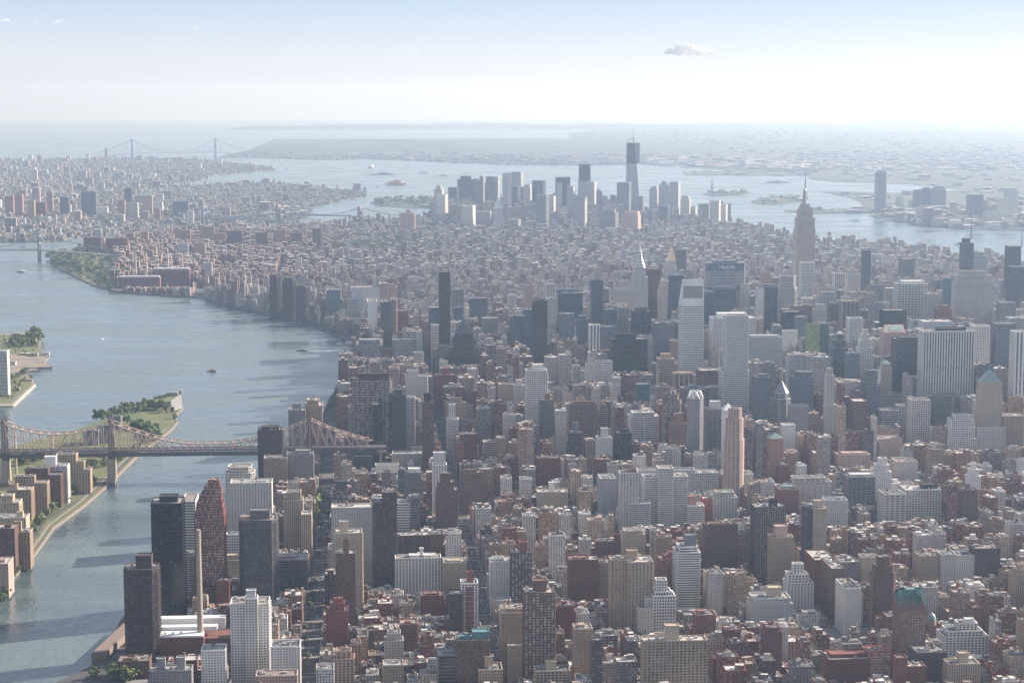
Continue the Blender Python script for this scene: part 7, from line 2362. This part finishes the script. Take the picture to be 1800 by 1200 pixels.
# ------------------------------------------------------------------ boats and their wakes
def boat(px, py, L, head, label, hull, cabin, tall=1.0, wake=0, name='boat', mast=True):
    X, Y = gnd(px, py, -3)
    e = empty(name, (X, Y, -3 - drop(X, Y)), label, 'boat')
    e.rotation_euler = (0, 0, math.radians(head))
    w_ = L * .26
    mb = MB()
    s = L / 2
    poly = [(-s, -w_ / 2), (s * .45, -w_ / 2), (s * .82, -w_ * .3), (s, 0), (s * .82, w_ * .3), (s * .45, w_ / 2), (-s, w_ / 2)]
    mb.prism(shrink(poly, w_ * .08), -.3, L * .075 * tall, poly2=poly)
    mb.build('hull', plain_mat('hull_paint', hull, .4), e)
    mb = MB()
    h0 = L * .075 * tall
    mb.box(-s * .7, s * .35, -w_ * .36, w_ * .36, h0, h0 + L * .085 * tall)
    mb.box(-s * .25, s * .2, -w_ * .28, w_ * .28, h0 + L * .085 * tall, h0 + L * .15 * tall)
    mb.build('cabin', plain_mat('cabin_paint', cabin, .4), e)
    if mast:
        mb = MB()
        mb.bar((-s * .1, 0, h0 + L * .1), (-s * .1, 0, h0 + L * .34), L * .008)
        mb.build('mast', plain_mat('mast_steel', (.3, .3, .31), .4, .5), e)
    if wake:
        ca, sa = math.cos(math.radians(head)), math.sin(math.radians(head))
        mb = MB()
        for k in range(14):
            t0, t1 = k / 14, (k + 1) / 14
            q = []
            for t, sg in ((t0, -1), (t1, -1), (t1, 1), (t0, 1)):
                u, v = -s * .8 - wake * t, sg * (w_ * .35 + wake * .07 * t) * (1 - .35 * t)
                x, y = X + u * ca - v * sa, Y + u * sa + v * ca
                q.append((x, y, -2.93 - drop(x, y) + .04))
            mb.face(q[::-1] if (q[1][0] - q[0][0]) * (q[2][1] - q[0][1]) - (q[2][0] - q[0][0]) * (q[1][1] - q[0][1]) < 0 else q)
        m = _mats.get('foam')
        if not m:
            m, nt, p = new_mat('wake_foam')
            f = noise(nt, .12, 4, obj_coord(nt), .7)
            p.inputs['Base Color'].default_value = (.72, .76, .78, 1)
            p.inputs['Roughness'].default_value = .6
            nt.links.new(ramp(nt, f, .42, .72), p.inputs['Alpha'])
            _mats['foam'] = m
        tag(mb.build('wake_foam', m), kind='stuff')
WH, BLU, ORG = (.72, .72, .72), (.06, .08, .12), (.45, .16, .07)
boat(37, 478, 38, 165, 'grey ferry with a long fanned white wake at the far left of the river', (.2, .22, .25), WH, 1, 150)
boat(180, 596, 11, 250, 'small white speedboat throwing spray in mid river', WH, WH, 1, 45, mast=False)
boat(372, 653, 22, 185, 'brown tugboat alone in the middle of the river', (.14, .07, .05), (.42, .3, .22), 1.5, 30)
boat(531, 617, 30, 178, 'dark blue ferry crossing towards the left from the pier', BLU, (.35, .37, .42), 1.1, 110)
boat(597, 607, 26, 10, 'white ferry moored at the end of the pier with the white shed', (.5, .47, .45), WH, 1.4)
boat(653, 295, 150, 80, 'pale ship far out in the harbour straight above the reddish slab', (.25, .25, .28), WH, 1.0)
boat(672, 307, 190, 175, 'long dark barge lying far out in the harbour', (.10, .12, .15), (.2, .2, .22), .5, mast=False)
boat(697, 325, 170, 10, 'orange ferry ship in the harbour above the island', ORG, (.5, .26, .16), 1.0)
boat(662, 329, 45, 175, 'white speed ferry leading a very long thin wake in the harbour', WH, WH, 1, 800, mast=False)
boat(746, 304, 120, 5, 'white ferry far out in the harbour left of the needle spire', WH, WH, .8, 200, mast=False)
boat(780, 309, 90, 5, 'small pale ferry far out in the harbour above the ribbed downtown tower', (.5, .5, .5), WH, .8, mast=False)
boat(1440, 370, 90, 5, 'dark moored ship beside the long thin pier right of the tallest spire', (.25, .27, .3), (.4, .4, .42), 1.2)
boat(1462, 371, 75, 5, 'white moored ship beside the long thin pier right of the tallest spire', WH, WH, 1, mast=False)
boat(1368, 321, 200, 5, 'long barge in the far harbour left of the tallest spire tip', (.2, .22, .24), (.3, .3, .3), .4, mast=False)
boat(1503, 388, 50, 185, 'small white ferry in the wide river left of the tallest blue tower', WH, WH, 1, 500, mast=False)
boat(1685, 430, 40, 185, 'grey tugboat on the wide river at right', (.22, .24, .27), (.4, .4, .42), 1.2, 60)
boat(1554, 426, 36, 5, 'small grey boat on the wide river right of the tallest spire tower', (.3, .32, .34), WH, 1.1, 120)
boat(505, 296, 60, 20, 'fast boat with a curved wake below the strait bridge', WH, WH, 1, 420, mast=False)
boat(1172, 291, 220, 5, 'pale ship off the far shore right of the tallest downtown tower', (.4, .4, .42), WH, .8, mast=False)

# ------------------------------------------------------------------ cars on the avenues
def car_mesh(col, van=False):
    mb = MB()
    L, w_ = (4.7, 1.85) if not van else (6.4, 2.2)
    h1, h2 = (.95, 1.5) if not van else (1.3, 2.7)
    mb.prism(rect(-w_ / 2, w_ / 2, -L / 2, L / 2, .3), .35, h1, 0, bottom=True, poly2=rect(-w_ / 2 + .05, w_ / 2 - .05, -L / 2 + .05, L / 2 - .05, .35))
    a = rect(-w_ / 2 + .1, w_ / 2 - .1, -L * .36, L * .2 if not van else L * .3)
    b = rect(-w_ / 2 + .3, w_ / 2 - .3, -L * .26, L * .06 if not van else L * .28)
    mb.prism(a, h1, h2, 1, poly2=b, top_mi=0)
    for sx in (-1, 1):
        for yy in (-L * .31, L * .31):
            c = [(sx * w_ / 2, yy + .33 * math.cos(t * math.pi / 4), .33 + .33 * math.sin(t * math.pi / 4)) for t in range(8)]
            mb.face([(p[0] + sx * .02, p[1], p[2]) for p in (c if sx > 0 else c[::-1])], None, 2)
    return mb
CP = [('yellow', (.55, .33, .04)), ('white', (.7, .7, .7)), ('black', (.02, .02, .022)), ('silver', (.4, .41, .42)), ('dark blue', (.04, .06, .12)), ('red', (.30, .03, .025))]
GLSC, TYR = plain_mat('car_glass', (.02, .025, .03), .1), plain_mat('tyre_rubber', (.02, .02, .02), .9)
CARS = []
for nme, c in CP:
    o = car_mesh(c).build('car', [plain_mat('car_paint_' + nme.replace(' ', '_'), c, .3), GLSC, TYR])
    COL.objects.unlink(o)
    CARS.append((nme, o, 'car'))
for nme, c in (('white', (.72, .72, .72)), ('brown', (.12, .07, .04))):
    o = car_mesh(c, True).build('van', [plain_mat('van_paint_' + nme, c, .4), GLSC, TYR])
    COL.objects.unlink(o)
    CARS.append((nme, o, 'van'))
AVN = {-67: ('the tree-lined left avenue', 110), 151: ('the long straight avenue', 130), 380: ('the second straight avenue', 20), 596: ('the dark avenue canyon', 24)}
for ax, (an, n) in AVN.items():
    k = 0
    while k < n:
        y = R2.uniform(2240, 3350)
        lane = R2.choice([-7.4, -3.6, 0, 3.6, 7.4])
        k += 1
        if not in_frame(ax, y, 0, 5):
            continue
        nme, src, kd = R2.choice(CARS + CARS[:2])
        o = src.copy()
        COL.objects.link(o)
        o.location = (ax + lane, y, .05 - drop(ax, y))
        o.rotation_euler = (0, 0, 0 if ax != 151 else math.pi)
        tag(o, f'{nme} {kd} {"parked at the kerb of" if abs(lane) > 7 else "driving down"} {an}', kd, f'{nme} {kd}s on {an}' + (', parked' if abs(lane) > 7 else ''))

EX = [gnd(*p) for p in [(182, 1180), (210, 1130), (226, 1090), (300, 1010), (400, 925), (500, 840), (560, 770), (590, 705), (616, 650)]]
for k in range(70):
    t = R2.random() ** 2 * 7.99
    i = int(t)
    a, b = EX[i], EX[i + 1]
    x, y = a[0] + (b[0] - a[0]) * (t - i), a[1] + (b[1] - a[1]) * (t - i)
    L = math.hypot(b[0] - a[0], b[1] - a[1])
    off = R2.choice([-8, -4.6, 4.6, 8])
    x, y = x + (b[1] - a[1]) / L * off, y - (b[0] - a[0]) / L * off
    if not in_frame(x, y, 0, 5):
        continue
    nme, src, kd = R2.choice(CARS + CARS[1:5])
    o = src.copy()
    COL.objects.link(o)
    o.location = (x, y, .14 - drop(x, y))
    o.rotation_euler = (0, 0, math.atan2(b[1] - a[1], b[0] - a[0]) - math.pi / 2)
    tag(o, f'{nme} {kd} driving on the riverside expressway', kd, f'{nme} {kd}s on the riverside expressway')
X0, Y = gnd(196, 1136)
mb = MB()
mb.prism([(X0 - 16, Y - 60), (X0 + 2, Y - 56), (X0 + 22, Y + 70), (X0 + 6, Y + 74)], -3, 9)
o = mb.build('river_shed', plain_mat('brown_shed_roof', (.20, .15, .12), .7))
tag(o, 'long low brown-roofed shed on the river edge left of the dark brown slab tower', 'shed')
# ------------------------------------------------------------------ clouds, far above the haze
def cloud(px, py, wpx, hpx, Y, label, n, dens, seed):
    X, Z = at_y(px, py, Y)
    sc = at_y(px + 1, py, Y)[0] - X
    rr = random.Random(seed)
    bm = bmesh.new()
    for k in range(n):
        t = (k + .5) / n * 2 - 1
        r_ = hpx * sc * rr.uniform(.22, .42) * (1 - .55 * abs(t))
        cx_ = t * wpx / 2 * sc * .85
        m = Matrix.Translation((cx_, rr.uniform(-.3, .3) * wpx * sc * .3, r_ * rr.uniform(.3, 1.5) * (1 - abs(t) * .6))) @ Matrix.Diagonal((r_ * rr.uniform(1, 1.7), r_ * 1.2, r_ * rr.uniform(.6, 1), 1))
        bmesh.ops.create_icosphere(bm, subdivisions=3, radius=1, matrix=m)
    me = bpy.data.meshes.new('cloud')
    bm.to_mesh(me)
    bm.free()
    o = bpy.data.objects.new('cloud', me)
    COL.objects.link(o)
    o.location = (X, Y, Z - drop(X, Y))
    rm = o.modifiers.new('merge', 'REMESH')
    rm.mode, rm.voxel_size = 'VOXEL', max(sc * 1.2, 6)
    tx = bpy.data.textures.new('puffs', 'CLOUDS')
    tx.noise_scale = hpx * sc * .35
    tx.noise_depth = 2
    dm = o.modifiers.new('puffs', 'DISPLACE')
    dm.texture, dm.strength, dm.mid_level = tx, hpx * sc * .25, .5
    m, nt, p = new_mat('cloud_vapour')
    p.inputs['Base Color'].default_value = (.98, .98, .98, 1)
    p.inputs['Roughness'].default_value = 1
    p.inputs['Specular IOR Level'].default_value = 0
    p.inputs['Alpha'].default_value = dens
    tr = N(nt, 'ShaderNodeBsdfTranslucent')
    tr.inputs[0].default_value = (.95, .95, .95, 1)
    tp = N(nt, 'ShaderNodeBsdfTransparent')
    m1, m2 = N(nt, 'ShaderNodeMixShader'), N(nt, 'ShaderNodeMixShader')
    m1.inputs[0].default_value, m2.inputs[0].default_value = dens, .5
    nt.links.new(p.outputs[0], m2.inputs[1])
    nt.links.new(tr.outputs[0], m2.inputs[2])
    nt.links.new(tp.outputs[0], m1.inputs[1])
    nt.links.new(m2.outputs[0], m1.inputs[2])
    p.inputs['Alpha'].default_value = 1
    nt.links.new(m1.outputs[0], nt.nodes['Material Output'].inputs[0])
    for pl_ in me.polygons:
        pl_.use_smooth = True
    rm.use_smooth_shade = True
    me.materials.append(m)
    tag(o, label, 'cloud')
cloud(1212, 94, 96, 26, 34000, 'bright small puffy white cloud high at the upper right', 30, .92, 3)
cloud(716, 92, 60, 20, 36000, 'very faint wispy cloud above the middle of the skyline', 9, .06, 5)
cloud(9, 38, 18, 9, 36000, 'small white cloud scrap at the upper left corner', 6, .4, 6)
cloud(60, 40, 16, 8, 36000, 'second small cloud scrap near the upper left corner', 5, .3, 7)
cloud(104, 39, 24, 10, 36000, 'third small cloud scrap near the upper left corner', 7, .3, 8)
cloud(346, 50, 14, 7, 36000, 'tiny faint cloud scrap above the strait bridge', 5, .2, 9)

# ------------------------------------------------------------------ haze: one closed box of even air round the camera and the whole place
mb = MB()
mb.box(-95000, 95000, -3000, 103000, -1250, 950, bottom=True)
hz = mb.build('haze', [])
m = bpy.data.materials.new('haze_air')
m.use_nodes = True
nt = m.node_tree
nt.nodes.remove(nt.nodes['Principled BSDF'])
v = N(nt, 'ShaderNodeVolumePrincipled')
v.inputs['Color'].default_value = HAZE_COL
v.inputs['Density'].default_value = HAZE
v.inputs['Anisotropy'].default_value = 0.43
v.inputs['Absorption Color'].default_value = (.7, .7, .75, 1)
nt.links.new(v.outputs[0], nt.nodes['Material Output'].inputs['Volume'])
hz.data.materials.append(m)
tag(hz, kind='stuff')
